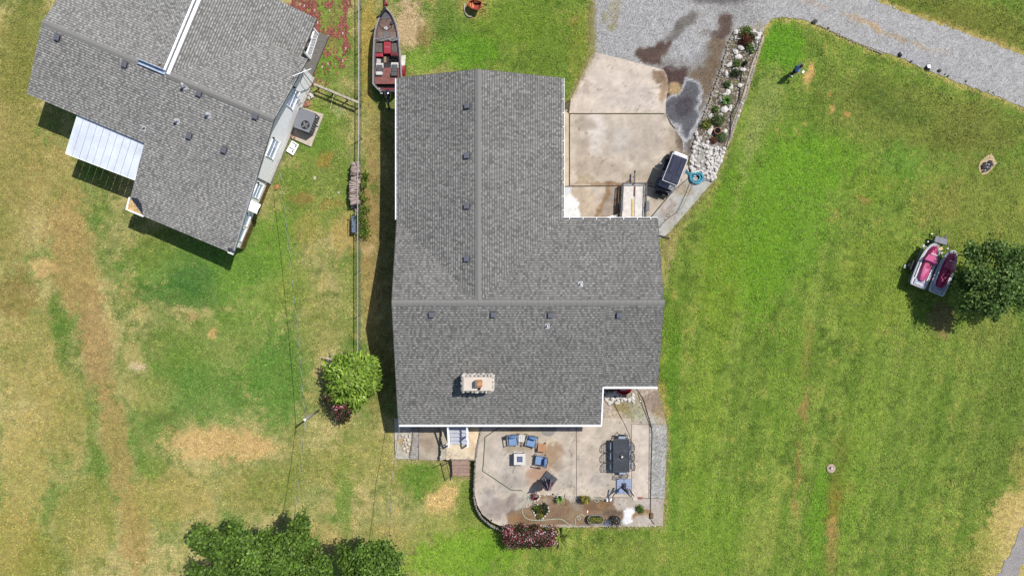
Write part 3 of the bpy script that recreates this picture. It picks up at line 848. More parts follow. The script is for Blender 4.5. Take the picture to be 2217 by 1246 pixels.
# ------------------------------------------------------------------ patio
PZ = 0.05
STAIN = [(1099, 1113), (1108, 1108), (1130, 1104), (1153, 1090), (1164, 1073), (1209, 1074), (1228, 1084), (1246, 1090), (1258, 1081), (1326, 1082), (1334, 1107), (1349, 1111), (1338, 1127), (1309, 1133), (1260, 1134), (1240, 1142), (1206, 1143), (1178, 1131), (1170, 1150), (1116, 1150), (1100, 1128)]
pat_blobs = [
    (1100, 1000, 40, 40, 0, (196, 184, 172), .6), (1080, 970, 24, 30, 0, (190, 178, 164), .5), (1192, 985, 26, 28, 0, (164, 130, 96), .55, .8), (1195, 978, 14, 16, 0, (160, 124, 88), .4, .8), (1168, 1022, 26, 18, -20, (184, 136, 106), .7, .6), (1182, 955, 0.1, .1, 0, (0, 0, 0), 0),
    (1205, 1005, 14, 12, 0, (150, 124, 92), .6), (1125, 970, 30, 10, 0, (158, 138, 110), .5), (1160, 1045, 30, 14, 30, (184, 150, 124), .6), (1190, 955, 16, 5, -35, (216, 196, 164), .8),
    (1110, 1040, 30, 24, 0, (172, 162, 152), .6), (1225, 1035, 24, 18, 0, (188, 178, 164), .5), (1215, 1000, 20, 12, -30, (196, 184, 168), .5), (1130, 930, 60, 12, 0, (184, 166, 138), .5),
    (1060, 1080, 20, 24, 0, (178, 166, 156), .6), (1075, 1100, 30, 20, 0, (148, 134, 126), .65), (1115, 1090, 18, 20, 0, (136, 122, 114), .6), (1052, 1060, 8, 9, 0, (168, 156, 142), .5),
    (1118, 1085, 6, 10, 0, (196, 184, 170), .5), (1260, 960, 16, 30, 0, (206, 188, 168), .6), (1300, 1040, 26, 20, 0, (188, 176, 164), .6), (1290, 1040, 10, 10, 0, (164, 152, 140), .5),
    (1270, 950, 10, 8, 0, (220, 206, 192), .5), (1270, 1000, 20, 30, 0, (190, 174, 158), .5), (1390, 1040, 20, 20, 0, (212, 196, 180), .5), (1385, 930, 20, 10, 0, (212, 198, 182), .5),
    (1240, 980, 6, 60, 8, (176, 160, 146), .4), (1215, 928, 16, 10, 0, (186, 172, 156), .4),
]
pat_blobs += [(STAIN, (150, 122, 92), 1.15, 5, (112, 88, 68), 2.5, .45), (1113, 1122, 10, 10, 0, (152, 112, 68), .6)]
_p1 = layer((201, 186, 167), pat_blobs, 51, 6, 14)
step_blobs = [
    (STAIN, (150, 122, 92), 1.15, 5, (112, 88, 68), 2.5, .45),
    (1130, 1122, 22, 10, 5, (132, 98, 66), .7), (1113, 1122, 10, 10, 0, (152, 112, 68), .6), (1205, 1112, 26, 14, 0, (136, 108, 82), .6), (1225, 1130, 20, 6, 0, (130, 100, 74), .6),
    (1290, 1094, 34, 14, 0, (128, 98, 72), .8), (1305, 1092, 10, 8, 0, (166, 124, 76), .6), (1275, 1106, 10, 8, 0, (140, 94, 64), .6), (1330, 1108, 22, 8, -8, (104, 86, 70), .8), (1250, 1092, 12, 14, 0, (160, 146, 128), .6),
    ([(1371, 1107), (1382, 1101), (1408, 1104), (1411, 1122), (1399, 1115), (1382, 1117), (1371, 1124)], (158, 124, 84), 1.0, 4),
    ([(1353, 1098), (1374, 1101), (1367, 1116), (1372, 1131), (1345, 1131), (1351, 1114)], (244, 244, 244), 1.2, 5),
    ([(1306, 1135), (1326, 1124), (1334, 1132), (1322, 1139)], (236, 234, 232), 1.1, 5),
    (1230, 1139, 30, 3, 0, (200, 188, 176), .7, .3), (1400, 1120, 16, 10, 0, (204, 192, 182), .5), (1420, 1090, 14, 14, 0, (180, 168, 160), .6), (1395, 1088, 18, 8, 0, (190, 180, 172), .5), (1352, 1090, 8, 14, -10, (206, 194, 180), .7),
    (1180, 1082, 16, 6, 0, (176, 158, 136), .6),
]
_p2 = layer((186, 172, 156), step_blobs, 53, 5, 12)
patio = bpy.data.objects.new('patio', None); COL.objects.link(patio); patio['kind'] = 'structure'; patio.location = P(1240, 1000, 0)
PAT_A = [(1043, 905), (1041, 935), (1035, 955), (1031, 990), (1029, 1030), (1028, 1070), (1033, 1092), (1044, 1112), (1066, 1130), (1092, 1141), (1114, 1143), (1114, 1096), (1150, 1069), (1248, 1073), (1247, 905)]
PAT_B = [(1248, 905), (1366.6, 905), (1367, 1076), (1249, 1073)]
PAT_C = [(1367.6, 918), (1405, 919), (1404, 1077), (1368, 1076)]
PAT_D = [(1150.3, 1069.4), (1248, 1073.6), (1403, 1078.2), (1437, 1079), (1437, 1100), (1434, 1137), (1340, 1138.5), (1235, 1139), (1114.2, 1143), (1114.2, 1096.2)]
GRAV_R = [(1406, 919), (1443, 919), (1444, 950), (1439, 1078), (1405, 1077)]
BACK_C = [(1290, 840), (1352, 832), (1425, 832), (1425, 850), (1443, 918), (1367, 917.5), (1290, 917)]
patch('slab', PAT_A, PZ, .1, grime(_p1, 7), m_conc, patio, None, skirt=.8)
patch('slab', PAT_B, PZ + .003, .1, grime(_p1, 8), m_conc, patio, None, skirt=.8)
patch('slab', PAT_C, PZ - .002, .1, grime(layer((210, 194, 176), pat_blobs, 51, 6, 14), 9), m_conc, patio, None, skirt=.8)
patch('slab', PAT_D, PZ - .005, .08, grime(_p2, 10), m_conc, patio, None, skirt=.8)
_gr = layer((180, 178, 172), [(1425, 930, 18, 12, 0, (202, 200, 192), .6), (1410, 1000, 6, 80, 0, (190, 186, 176), .5)], 12, 5, 9)
patch('gravel_strip', GRAV_R, PZ - .012, .08, lambda px, py: _gr(px, py) * (.72 + .5 * fbm(px / 2.2, py / 2.2, 71, 2)[..., None]), m_grav, skirt=.3)
_bc = layer((198, 182, 166), [(1352, 895, 30, 22, 10, (158, 154, 112), .85), (1345, 880, 20, 14, 0, (164, 146, 100), .8), (1372, 870, 16, 30, -20, (170, 162, 132), .7), (1330, 900, 26, 14, 0, (206, 188, 168), .7), (1312, 914, 12, 5, 0, (140, 124, 96), .6),
                              (1415, 870, 22, 26, 20, (160, 140, 124), .85), (1400, 845, 20, 10, 0, (188, 170, 152), .6), (1428, 895, 14, 20, 0, (172, 148, 104), .7), (1400, 905, 30, 10, 10, (196, 192, 178), .7), (1385, 890, 16, 16, 0, (178, 176, 146), .7), (1330, 850, 30, 20, 0, (108, 98, 90), .5)], 14, 6, 9)
patch('bare_soil', BACK_C, PZ - .02, .08, lambda px, py: _bc(px, py) * (.8 + .38 * fbm(px / 3, py / 3, 73, 3)[..., None]), M('dry soil', attr=True, rough=.95, var=.1, bump=.5, bsc=25, fine=.3), skirt=.3)

# lower pads by the back steps
LZ = -0.56
m_soil = M('dry soil')
yc1 = layer((196, 188, 172), [(878, 965, 16, 20, 0, (176, 160, 120), .6), (868, 985, 12, 10, 0, (192, 190, 176), .6), (866, 955, 4, 10, 0, (200, 160, 90), .8)], 17, 5, 9)
yc2 = layer((182, 164, 142), [(925, 965, 16, 20, 0, (160, 140, 116), .6), (935, 985, 16, 8, 0, (196, 186, 164), .6), (910, 980, 10, 14, 0, (196, 184, 170), .5)], 18, 5, 9)
yc3 = layer((178, 172, 166), [], 19, 5, 9)
patch('bare_soil', [(853, 905), (893, 905), (891, 950), (886, 984), (889, 993), (856, 993)], LZ + .02, .09, grime(yc1, 21), m_soil, skirt=.2)
patch('gravel_strip', [(894, 905), (906, 905), (906, 960), (905, 994), (889, 994), (887, 984), (892, 950)], LZ + .1, .09, lambda px, py: yc3(px, py) * (.75 + .45 * fbm(px / 2.5, py / 2.5, 75, 2)[..., None]), m_grav, skirt=.25)
patch('lower_pad', [(907, 905), (963, 905), (957, 960), (950, 996), (907, 995)], LZ + .03, .09, grime(yc2, 22), m_conc, skirt=.2)
LAND = [(966, 905), (1040, 905), (1039, 930), (1033, 955), (1030, 985), (1029.5, 996), (966, 995)]
patch('landing', LAND, -.03, .09, grime(layer((228, 206, 172), [(1020, 950, 8, 30, 0, (214, 178, 132), .5), (985, 985, 20, 8, 0, (222, 204, 176), .5)], 23, 5, 10), 23), m_conc, skirt=.6)
patch('ledge', [(957, 905), (965.5, 905), (965.5, 993), (953, 996), (957, 955)], -.06, .09, grime(layer((190, 180, 160), [(960, 945, 6, 20, 0, (206, 190, 150), .6)], 24), 24), m_conc, skirt=.6)

# ------------------------------------------------------------------ garden bed
soil_blobs = [(1600, 110, 24, 40, 0, (124, 108, 92), .7), (1545, 210, 26, 40, 20, (112, 94, 80), .7), (1570, 140, 14, 30, 20, (128, 114, 102), .7), (1530, 275, 20, 24, 0, (104, 88, 74), .8), (1590, 190, 20, 30, 0, (140, 118, 92), .7), (1605, 160, 14, 10, 0, (150, 126, 92), .6), (1575, 260, 14, 30, 0, (136, 118, 102), .6),
              (1530, 345, 36, 50, 0, (176, 172, 166), .95, .3), (1515, 335, 10, 22, 0, (186, 182, 172), .8), (1620, 75, 30, 12, 0, (150, 146, 130), .6)]
_so2 = layer((142, 126, 112), soil_blobs, 25, 6, 9)
bed = patch('garden_bed', ragged(BED, 1.0, 9, 6), .05, .09, lambda px, py: _so2(px, py) * (.7 + .55 * fbm(px / 3, py / 3, 79, 3)[..., None]), M('bed soil', attr=True, rough=.95, var=.15, bump=.8, bsc=18, fine=.35), skirt=.12)
# ================================================================== HOUSES
m_shin = M('shingle', attr=True, rough=.95, var=.06, sc=1.2, bump=.25, bsc=90, spec=.1, fine=.10)
m_cap = M('ridge shingle', (150, 148, 144), rough=.95, var=.10, sc=1.5, bump=.25, bsc=90, spec=.1, fine=.08)
m_deck = M('roof underside', (120, 112, 100), rough=.9)
m_white = M('white metal', (312, 312, 312), rough=.45, var=.04)
m_dark = M('dark metal', (46, 46, 50), rough=.5, var=.1)
m_lead = M('vent metal', (132, 133, 142), rough=.5, var=.08, metal=.2)
m_brick = M('house brick', (150, 110, 90), rough=.9, var=.25, sc=9)
m_side = M('white siding', (318, 320, 326), rough=.6, var=.03)
m_glass = M('window glass', (216, 236, 272), rough=.08, var=.1, spec=.8)  # pale blue sky reflection put into the pane colour
LT, DK = np.array((162, 160, 155)), np.array((130, 129, 126))


def shingles(polys, name, parent, seed, tone=1.0, tabw=(.09, .22), expo=.142, alt=.56):
    """lapped shingle tabs over roof planes. polys: (plan polygon ccw-convex, eave dir angle (uphill unit vector), z function)"""
    rnd = random.Random(seed)
    V = []; F = []; C = []
    for poly, up, zf in polys:
        if area(poly) < 0: poly = poly[::-1]
        ux, uy = up; tx, ty = uy, -ux
        s = [p[0] * ux + p[1] * uy for p in poly]; t = [p[0] * tx + p[1] * ty for p in poly]
        s0, s1, t0, t1 = min(s), max(s), min(t), max(t)
        d = expo * .95
        n = int(math.ceil((s1 - s0) / d))
        for i in range(n):
            a = s0 + i * d
            # dark band along each course head, painting in the shadow of the butts above
            qb = [(ux * m + tx * k, uy * m + ty * k) for m, k in ((a + d * .74, t0), (a + d * .74, t1), (min(a + d * 1.04, s1), t1), (min(a + d * 1.04, s1), t0))]
            if area(qb) < 0: qb.reverse()
            pb = clip(qb, poly)
            if len(pb) >= 3 and abs(area(pb)) > 1e-5:
                base = len(V); V += [(x, y, zf(x, y) + .0105) for x, y in pb]; F.append(tuple(range(base, base + len(pb)))); C.append(A(np.array((96, 95, 93)) * tone))
            a = s0 + i * d; b = min(a + d * 1.12, s1)
            q = t0 - rnd.uniform(0, .4)
            last = False
            while q < t1:
                w = rnd.uniform(*tabw)
                dark = rnd.random() < (.18 if last else .86)
                last = dark
                if not dark: w *= .75
                quad = [(ux * m + tx * k, uy * m + ty * k) for m, k in ((a, q), (a, q + w), (b, q + w), (b, q))]
                if area(quad) < 0: quad.reverse()
                mx = [p for p in quad]
                inside = all(_in(poly, p) for p in quad)
                pc = quad if inside else clip(quad, poly)
                if len(pc) >= 3 and abs(area(pc)) > 1e-5:
                    base = len(V)
                    lift = rnd.uniform(.012, .020) + (0 if dark else .006)
                    for p in pc:
                        k = (p[0] * ux + p[1] * uy - a) / max(b - a, 1e-4)
                        V.append((p[0], p[1], zf(p[0], p[1]) + .003 + lift * (1 - k)))
                    F.append(tuple(range(base, base + len(pc))))
                    c = (DK * rnd.uniform(.92, 1.16) if dark else LT * rnd.uniform(.90, 1.06)) * tone
                    # weathering across the roof
                    f = .95 + .10 * float(_wth(pc[0][0], pc[0][1]))
                    C.append(A(np.clip(c * f, 0, 235)))
                    # front edge of the tab
                    e = [i2 for i2, p in enumerate(pc) if abs(p[0] * ux + p[1] * uy - a) < 1e-4]
                    if len(e) == 2:
                        i0, i1 = e
                        b2 = len(V)
                        for ii in (i0, i1): V.append((pc[ii][0], pc[ii][1], zf(*pc[ii]) - .004))
                        F.append((base + i0, base + i1, b2 + 1, b2)); C.append(C[-1] * .8)
                q += w
    me = bpy.data.meshes.new(name)
    off = wloc(parent)
    me.from_pydata([(a - off.x, b - off.y, c - off.z) for a, b, c in V], [], F)
    at = me.attributes.new('Col', 'FLOAT_COLOR', 'CORNER')
    arr = np.ones((len(me.loops), 4), np.float32)
    tot = np.array([len(f) for f in F])
    arr[:, :3] = np.repeat(np.array(C), tot, axis=0)
    at.data.foreach_set('color', arr.ravel())
    me.update()
    return link(name, me, m_shin, parent, 0, 'stuff')


_wg = fbm(*np.meshgrid(np.arange(0, 80) * .45, np.arange(0, 80) * .45), 5, 4)


def _wth(x, y): return _wg[int((y + 40) * 1.0) % 80, int((x + 40) * 1.0) % 80]


def _in(poly, p):
    n = len(poly)
    for i in range(n):
        ax, ay = poly[i]; bx, by = poly[(i + 1) % n]
        if (bx - ax) * (p[1] - ay) - (by - ay) * (p[0] - ax) < -1e-9: return False
    return True


def roof_slab(mb, poly, zf, th=.14):
    mb.prism(poly, lambda x, y: zf(x, y) - th, zf)


_capmesh = {}


def ridge_caps(p0, p1, pitch, parent, half=.17, step=.30, seed=0):
    """bent cap shingles laid along a ridge; one object each"""
    p0 = Vector(p0); p1 = Vector(p1)
    key = (round(pitch, 3), half)
    if key not in _capmesh:
        ms = []
        for k in range(4):
            mb = MB(); L = step * 1.18
            rnd = random.Random(k)
            h = half * rnd.uniform(.95, 1.05)
            vs = []
            for (x, l) in ((0, .030), (L, .014)):
                vs += [(x, -h, -h * pitch + l * .7), (x, -.02, l + .006), (x, .02, l + .006), (x, h, -h * pitch + l * .7)]
            vs += [(0, -h, -h * pitch), (0, 0, -.01), (0, h, -h * pitch)]
            mb.add(vs, [(0, 4, 5, 1), (1, 5, 6, 2), (2, 6, 7, 3), (8, 0, 1, 9), (9, 1, 2), (9, 2, 3, 10)])
            me = mb.mesh('ridge_shingle'); ms.append(me)
        _capmesh[key] = ms
    d = p1 - p0; n = int(d.length / step); ang = math.atan2(d.y, d.x)
    rnd = random.Random(seed)
    off = wloc(parent)
    for i in range(n):
        o = bpy.data.objects.new('ridge_shingle', rnd.choice(_capmesh[key]))
        if not o.data.materials: o.data.materials.append(m_cap)
        COL.objects.link(o); o.parent = parent
        o.location = p0 + d * (i / n) + Vector((0, 0, .012)) - off
        o.rotation_euler = (0, 0, ang)


def roof_vent(x, y, zf, up, parent, s=.31):
    """low square metal vent; its hood stands level off the slope"""
    ux, uy = up; z = zf(x, y)
    ang = math.atan2(uy, ux)
    nrm = Vector((zf(x - .1, y) - zf(x + .1, y), zf(x, y - .1) - zf(x, y + .1), .2)).normalized()
    q = nrm.to_track_quat('Z', 'Y').to_matrix()
    e = q.col[1]; 
    yv = Vector((ux, uy, 0)); yv = (yv - nrm * yv.dot(nrm)).normalized(); xv = yv.cross(nrm)
    m = Matrix((xv, yv, nrm)).transposed()
    v = bpy.data.objects.new('roof_vent', None); COL.objects.link(v); v.parent = parent
    v.location = Vector((x, y, z)) - wloc(parent)
    c = Vector((x, y, z))
    MB().box(c + m @ Vector((0, .03, .018)), (s * 1.25, s * 1.25, .014), mat=m).build('flashing', m_shin_dark, v)
    MB().box(c + m @ Vector((0, 0, .085)), (s * .84, s * .84, .12), mat=m).build('throat', m_dark, v)
    mb = MB(); mb.box(c + m @ Vector((0, -.01, .165)), (s, s, .05), mat=m, taper=.92)
    mb.build('hood', m_lead, v, bev=.015)


def vent_pipe(x, y, zf, up, parent, h=.3, r=.045, mat=None, cap=False, fl=.26):
    ux, uy = up; z = zf(x, y)
    nrm = Vector((zf(x - .1, y) - zf(x + .1, y), zf(x, y - .1) - zf(x, y + .1), .2)).normalized()
    yv = Vector((ux, uy, 0)); yv = (yv - nrm * yv.dot(nrm)).normalized(); xv = yv.cross(nrm)
    m = Matrix((xv, yv, nrm)).transposed()
    v = bpy.data.objects.new('vent_pipe', None); COL.objects.link(v); v.parent = parent
    c = Vector((x, y, z)); v.location = c - wloc(parent)
    MB().box(c + m @ Vector((0, 0, .02)), (fl, fl * 1.2, .012), mat=m).build('flashing', M('pale flashing', (206, 206, 210), rough=.5), v)
    mb = MB(); mb.lathe([(r * 1.9, .02), (r * 1.3, .1), (r * 1.05, .12)], c, 12)
    mb.build('collar', m_dark if not cap else M('pale flashing'), v, smooth=True)
    mb = MB(); mb.tube([c, c + Vector((0, 0, h))], r, 12, caps=False); mb.tube([c + Vector((0, 0, h)), c + Vector((0, 0, h - .14))], r * .8, 12, caps=True)
    mb.build('pipe', mat or m_white, v, smooth=False)
    if cap:
        mb = MB(); mb.lathe([(r * 2.2, h + .02), (r * 2.4, h + .06), (r * .5, h + .14)], c, 14)
        mb.build('rain_cap', M('vent pipe grey', (206, 206, 208), rough=.5), v)


m_shin_dark = M('flashing', (112, 112, 114), rough=.8)


def gutter(p0, p1, out, parent, w=.13, hang=.75, dirt=True):
    """open trough fixed along an eave; out = unit vector away from the roof"""
    p0 = Vector(p0); p1 = Vector(p1); o = Vector((out[0], out[1], 0))
    g = bpy.data.objects.new('gutter', None); COL.objects.link(g); g.parent = parent; g.location = (p0 + p1) / 2 - wloc(parent)
    prof = [(0, -.02), (0, -.115), (w * .75, -.115), (w, -.06), (w, -.012), (w - .024, -.004), (w - .024, -.03), (w - .006, -.055), (w * .72, -.105), (.012, -.105), (.012, -.02)]
    mb = MB(); vs = []
    for p in (p0, p1):
        for a, b in prof: vs.append(p + o * a + Vector((0, 0, b)))
    n = len(prof)
    mb.add(vs, [(i, (i + 1) % n, n + (i + 1) % n, n + i) for i in range(n)] + [tuple(range(n)), tuple(range(2 * n - 1, n - 1, -1))])
    mb.build('trough', m_white, g)
    # dirt lying in the trough
    if dirt: q = MB(); q.beam(p0 + o * (w * .42) + Vector((0, 0, -.098)), p1 + o * (w * .42) + Vector((0, 0, -.098)), w * .55, .01); q.build('leaf_litter', M('gutter dirt', (40, 38, 36), rough=.9), g)
    L = (p1 - p0).length; k = int(L / hang)
    d = (p1 - p0).normalized()
    first = None
    for i in range(k):
        c = p0 + d * (i + .5) * (L / k) + o * (w * .5) + Vector((0, 0, -.006))
        if first is None:
            mb = MB(); mb.beam(-o * (w * .5), o * (w * .48), .03, .008)
            first = mb.mesh('gutter_hanger'); first.materials.append(m_white)
        h = bpy.data.objects.new('gutter_hanger', first); COL.objects.link(h); h.parent = g; h.location = c - (p0 + p1) / 2
    return g


def zmain_factory():
    zr, p = 4.7, .353
    YR, XR = -.82, -1.87
    return (lambda x, y: zr - p * abs(y - YR)), (lambda x, y: zr - p * abs(x - XR))


zM, zW = zmain_factory()
H = thing('house', 'large grey shingled house with a pale stone chimney and a concrete patio behind', 'house', (1.0, 1.0, 0))
XL, XR2, XI, YF, YRG, YE, YB, YS, XN = -6.66, 8.41, -1.87, 12.1, -.82, 3.95, -8.03, -5.68, 5.24
WL, WR = -6.65, 2.92
rf = MB()
slopes = [
    ([(XL, YRG), (XI, YRG), (XI - 4.77, YE)], (0, -1), zM), ([(XI, YRG), (XR2, YRG), (XR2, YE), (WR, YE)], (0, -1), zM),
    ([(XI, YRG), (XI, YF), (WL, YF), (WL, YE)], (1, 0), zW), ([(XI, YRG), (WR, YE), (WR, YF), (XI, YF)], (-1, 0), zW),
    ([(XL, YRG), (XR2, YRG), (XR2, YS), (XN, YS), (XN, YB), (XL - .03, YB)], (0, 1), zM)]
for poly, up, zf in slopes: roof_slab(rf, poly, zf)
roof = rf.build('roof', m_deck, H)
sh = []
for poly, up, zf in slopes[:4]: sh.append((poly, up, zf))
sh.append(([(XL - .03, YB), (XN, YB), (XN, YRG), (XL, YRG)], (0, 1), zM))
sh.append(([(XN, YS), (XR2, YS), (XR2, YRG), (XN, YRG)], (0, 1), zM))
shingles(sh, 'shingles', roof, 3)
ridge_caps((XL, YRG, 4.7), (XR2, YRG, 4.7), .353, H, half=.16, seed=1)
ridge_caps((XI, YF, 4.7), (XI, YRG + .2, 4.7), .353, H, half=.16, seed=2)
# rake and fascia boards
m_trim = M('dark trim', (92, 90, 88), rough=.7)
for a, b in (((XL, YRG), (XL, YE)), ((XL - .03, YB), (XL, YRG)), ((XR2, YRG), (XR2, YE)), ((XR2, YS), (XR2, YRG))):
    s = -1 if a[0] < 0 else 1
    MB().beam((a[0] + s * .012, a[1], zM(*a) - .09), (b[0] + s * .012, b[1], zM(*b) - .09), .02, .17).build('fascia_board', m_trim, H)
for a, b in (((WL, YF), (XI, YF)), ((XI, YF), (WR, YF))):
    MB().beam((a[0], a[1] + .012, zW(*a) - .09), (b[0], b[1] + .012, zW(*b) - .09), .02, .17).build('fascia_board', m_trim, H)
MB().beam((XN + .03, YB, zM(XN, YB) - .05), (XN + .03, YS - .02, zM(XN, YS) - .05), .07, .13).build('rake_board', m_white, H)
gutter((WL, YE, 3.0), (WL, YF, 3.0), (-1, 0), H, w=.1, dirt=False)
gutter((WR, YE + .14, 3.0), (WR, YF, 3.0), (1, 0), H, w=.1)
gutter((WR + .01, YE, 3.0), (XR2, YE, 3.0), (0, 1), H)
gutter((XL - .03, YB, zM(0, YB)), (XN + .05, YB, zM(0, YB)), (0, -1), H, dirt=False)
gutter((XN + .1, YS, 3.0), (XR2, YS, 3.0), (0, -1), H, dirt=False)
# walls
ol = [(-6.2, 11.7), (-1.87, 11.7), (2.5, 11.7), (2.5, 3.5), (8.0, 3.5), (8.0, -.82), (8.0, -5.3), (4.8, -5.3), (4.8, -7.6), (-6.2, -7.6), (-6.2, -.82), (-6.2, 3.5)]
def zunder(x, y):
    w = zW(x, y) if y > 3.4 and x < 2.6 else zM(x, y)
    return w - .15
vs = []; fs = []
for i, (x, y) in enumerate(ol): vs += [(x, y, -.95), (x, y, (zM(x, y) if (x > 2.6) else zunder(x, y) + .15) - .15)]
n = len(ol)
for i in range(n): fs.append((2 * i, 2 * i + 1, 2 * ((i + 1) % n) + 1, 2 * ((i + 1) % n)))
MB().add(vs, fs).build('wall', m_brick, H)
# doors and windows under the eaves
def wall_unit(name, c, w, h, ax, mat, out, parts=0):
    o = bpy.data.objects.new(name, None); COL.objects.link(o); o.parent = H; c = Vector(c); o.location = c - wloc(H)
    d = Vector((1, 0, 0)) if ax == 'x' else Vector((0, 1, 0)); n_ = Vector((out[0], out[1], 0))
    MB().beam(c - d * (w / 2) + n_ * .02, c + d * (w / 2) + n_ * .02, .04, h).build('pane' if name == 'window' else 'leaf', mat, o)
    f = MB()
    for s_ in (-1, 1): f.beam(c + d * (s_ * (w / 2 + .04)) + n_ * .03 - Vector((0, 0, h / 2 + .08)), c + d * (s_ * (w / 2 + .04)) + n_ * .03 + Vector((0, 0, h / 2 + .08)), .08, .08); f.beam(c - d * (w / 2) + n_ * .032 + Vector((0, 0, s_ * (h / 2 + .04))), c + d * (w / 2) + n_ * .032 + Vector((0, 0, s_ * (h / 2 + .04))), .08, .08)
    f.build('frame', m_white, o)
m_dg = M('dim glass', (96, 112, 132), rough=.08, var=.1, spec=.8); m_dr = M('door paint', (226, 224, 220), rough=.5)
wall_unit('door', (-2.95, -7.6, 1.05), .9, 1.75, 'x', m_dr, (0, -1)); wall_unit('door', (1.6, -7.6, 1.0), 1.7, 1.85, 'x', m_dg, (0, -1))
for x in (-5.0, 3.9): wall_unit('window', (x, -7.6, 1.25), 1.1, 1.0, 'x', m_dg, (0, -1))
for y in (-5.5, -1.5, 2.5, 6.5, 9.8): wall_unit('window', (-6.2, y, 1.5), 1.2, 1.1, 'y', m_dg, (-1, 0))
for y in (-3.5, 1.0): wall_unit('window', (8.0, y, 1.6), 1.2, 1.1, 'y', m_dg, (1, 0))
wall_unit('garage_door', (5.4, 3.5, 1.1), 4.2, 2.1, 'x', m_dr, (0, 1)); wall_unit('garage_door', (2.5, 6.4, 1.1), 3.6, 2.1, 'y', m_dr, (1, 0))
# vents and pipes
for px, py in ((1013, 229), (1012, 337), (1012, 446), (1012, 560)):
    p = P(px, py, 4.62); roof_vent(p.x, p.y, zW, (1, 0), H)
for px, py in ((934, 679), (1068, 679), (1192, 680), (1341, 680)):
    p = P(px, py, 4.62); roof_vent(p.x, p.y, zM, (0, 1), H)
p = P(1258, 615, 4.6); vent_pipe(p.x, p.y, zM, (0, -1), H)
p = P(1185, 705, 4.2); vent_pipe(p.x, p.y, zM, (0, 1), H)

# chimney
cz = 4.35
ctr = P(1033, 831, cz)
ch = bpy.data.objects.new('chimney', None); COL.objects.link(ch); ch.parent = H; ch.location = Vector((ctr.x, ctr.y, 2.6)) - wloc(H)
m_stone = M('pale stone', (226, 218, 208), rough=.9, var=.16, sc=5, bump=.5, bsc=14)
cw, cd = 1.78, .92
MB().box((ctr.x, ctr.y, 3.3), (cw - .14, cd - .14, 2.0)).build('shaft', m_stone, ch)
mb = MB(); rnd = random.Random(5)
for lv in range(7):
    z = 2.62 + lv * .25
    for sx, sy, L, ax in ((0, 1, cw, 0), (0, -1, cw, 0), (1, 0, cd, 1), (-1, 0, cd, 1)):
        q = -L / 2
        while q < L / 2 - .05:
            w = min(rnd.uniform(.16, .34), L / 2 - q)
            d = rnd.uniform(.09, .15)
            c = (ctr.x + (q + w / 2), ctr.y + sy * (cd / 2 - .03), z) if ax == 0 else (ctr.x + sx * (cw / 2 - .03), ctr.y + q + w / 2, z)
            mb.blob(c, (w * .54, d, .14) if ax == 0 else (d, w * .54, .14), rnd.randint(0, 9999), .12)
            q += w
mb.build('stone', m_stone, ch, kind='stuff')
mb = MB(); n = 12
mb.box((ctr.x, ctr.y, cz - .05), (cw - .1, cd - .1, .1), taper=.9); mb.build('crown', M('mortar crown', (236, 222, 206), rough=.9, var=.08, sc=2), ch, bev=.02)
fc = P(1036, 830, cz + .2)
mb = MB(); fw, fd, fh = .38, .34, .34
for a, b, c, d in ((-fw / 2, 0, .03, fd), (fw / 2, 0, .03, fd), (0, -fd / 2, fw, .03), (0, fd / 2, fw, .03)):
    mb.box((fc.x + a, fc.y + b, cz + fh / 2), (c + .001, d + .002, fh))
mb.build('clay_flue', M('clay', (214, 140, 92), rough=.85, var=.25, sc=6), ch)
MB().box((fc.x + .04, fc.y + .03, cz + fh + .02), (fw * .8, fd * .9, .025), rz=.05).build('flue_cover', M('rusty plate', (206, 150, 104), rough=.7, var=.3, sc=5), ch)
MB().box((fc.x - .13, fc.y, cz + fh + .04), (.14, fd * .98, .02)).build('cover_flange', M('grey plate', (130, 124, 116), rough=.7), ch)
MB().box((fc.x + .02, fc.y - .2, cz + .16), (.36, .05, .1)).build('flue_brace', m_white, ch)
q = P(1038, 841, cz)
mb = MB(); mb.tube([(q.x, q.y, cz), (q.x, q.y, cz + .12)], .065, 14, caps=False); mb.cyl(q, .05, cz - .02, cz + .03)
mb.build('flue_pipe', M('black pipe', (28, 26, 26), rough=.7), ch)

# ------------------------------------------------------------------ the neighbouring house
U, Vv = Vector((.922, -.388, 0)), Vector((-.388, -.922, 0))
R0 = Vector((-918 / 35, 519 / 35, 0))
NZ, NP = 4.4, .27


def NL(u, v, z=0.0): return R0 + U * u + Vv * v + Vector((0, 0, z))
def NX(u, v): q = NL(u, v); return (q.x, q.y)
def uv(x, y): d = Vector((x, y, 0)) - R0; return d.dot(U), d.dot(Vv)
def nzm(x, y): return NZ - NP * abs(uv(x, y)[1])
def nzc(x, y): return NZ - NP * abs(uv(x, y)[0] - 7.49)
def nzcr(x, y): return nzc(x, y) + .02


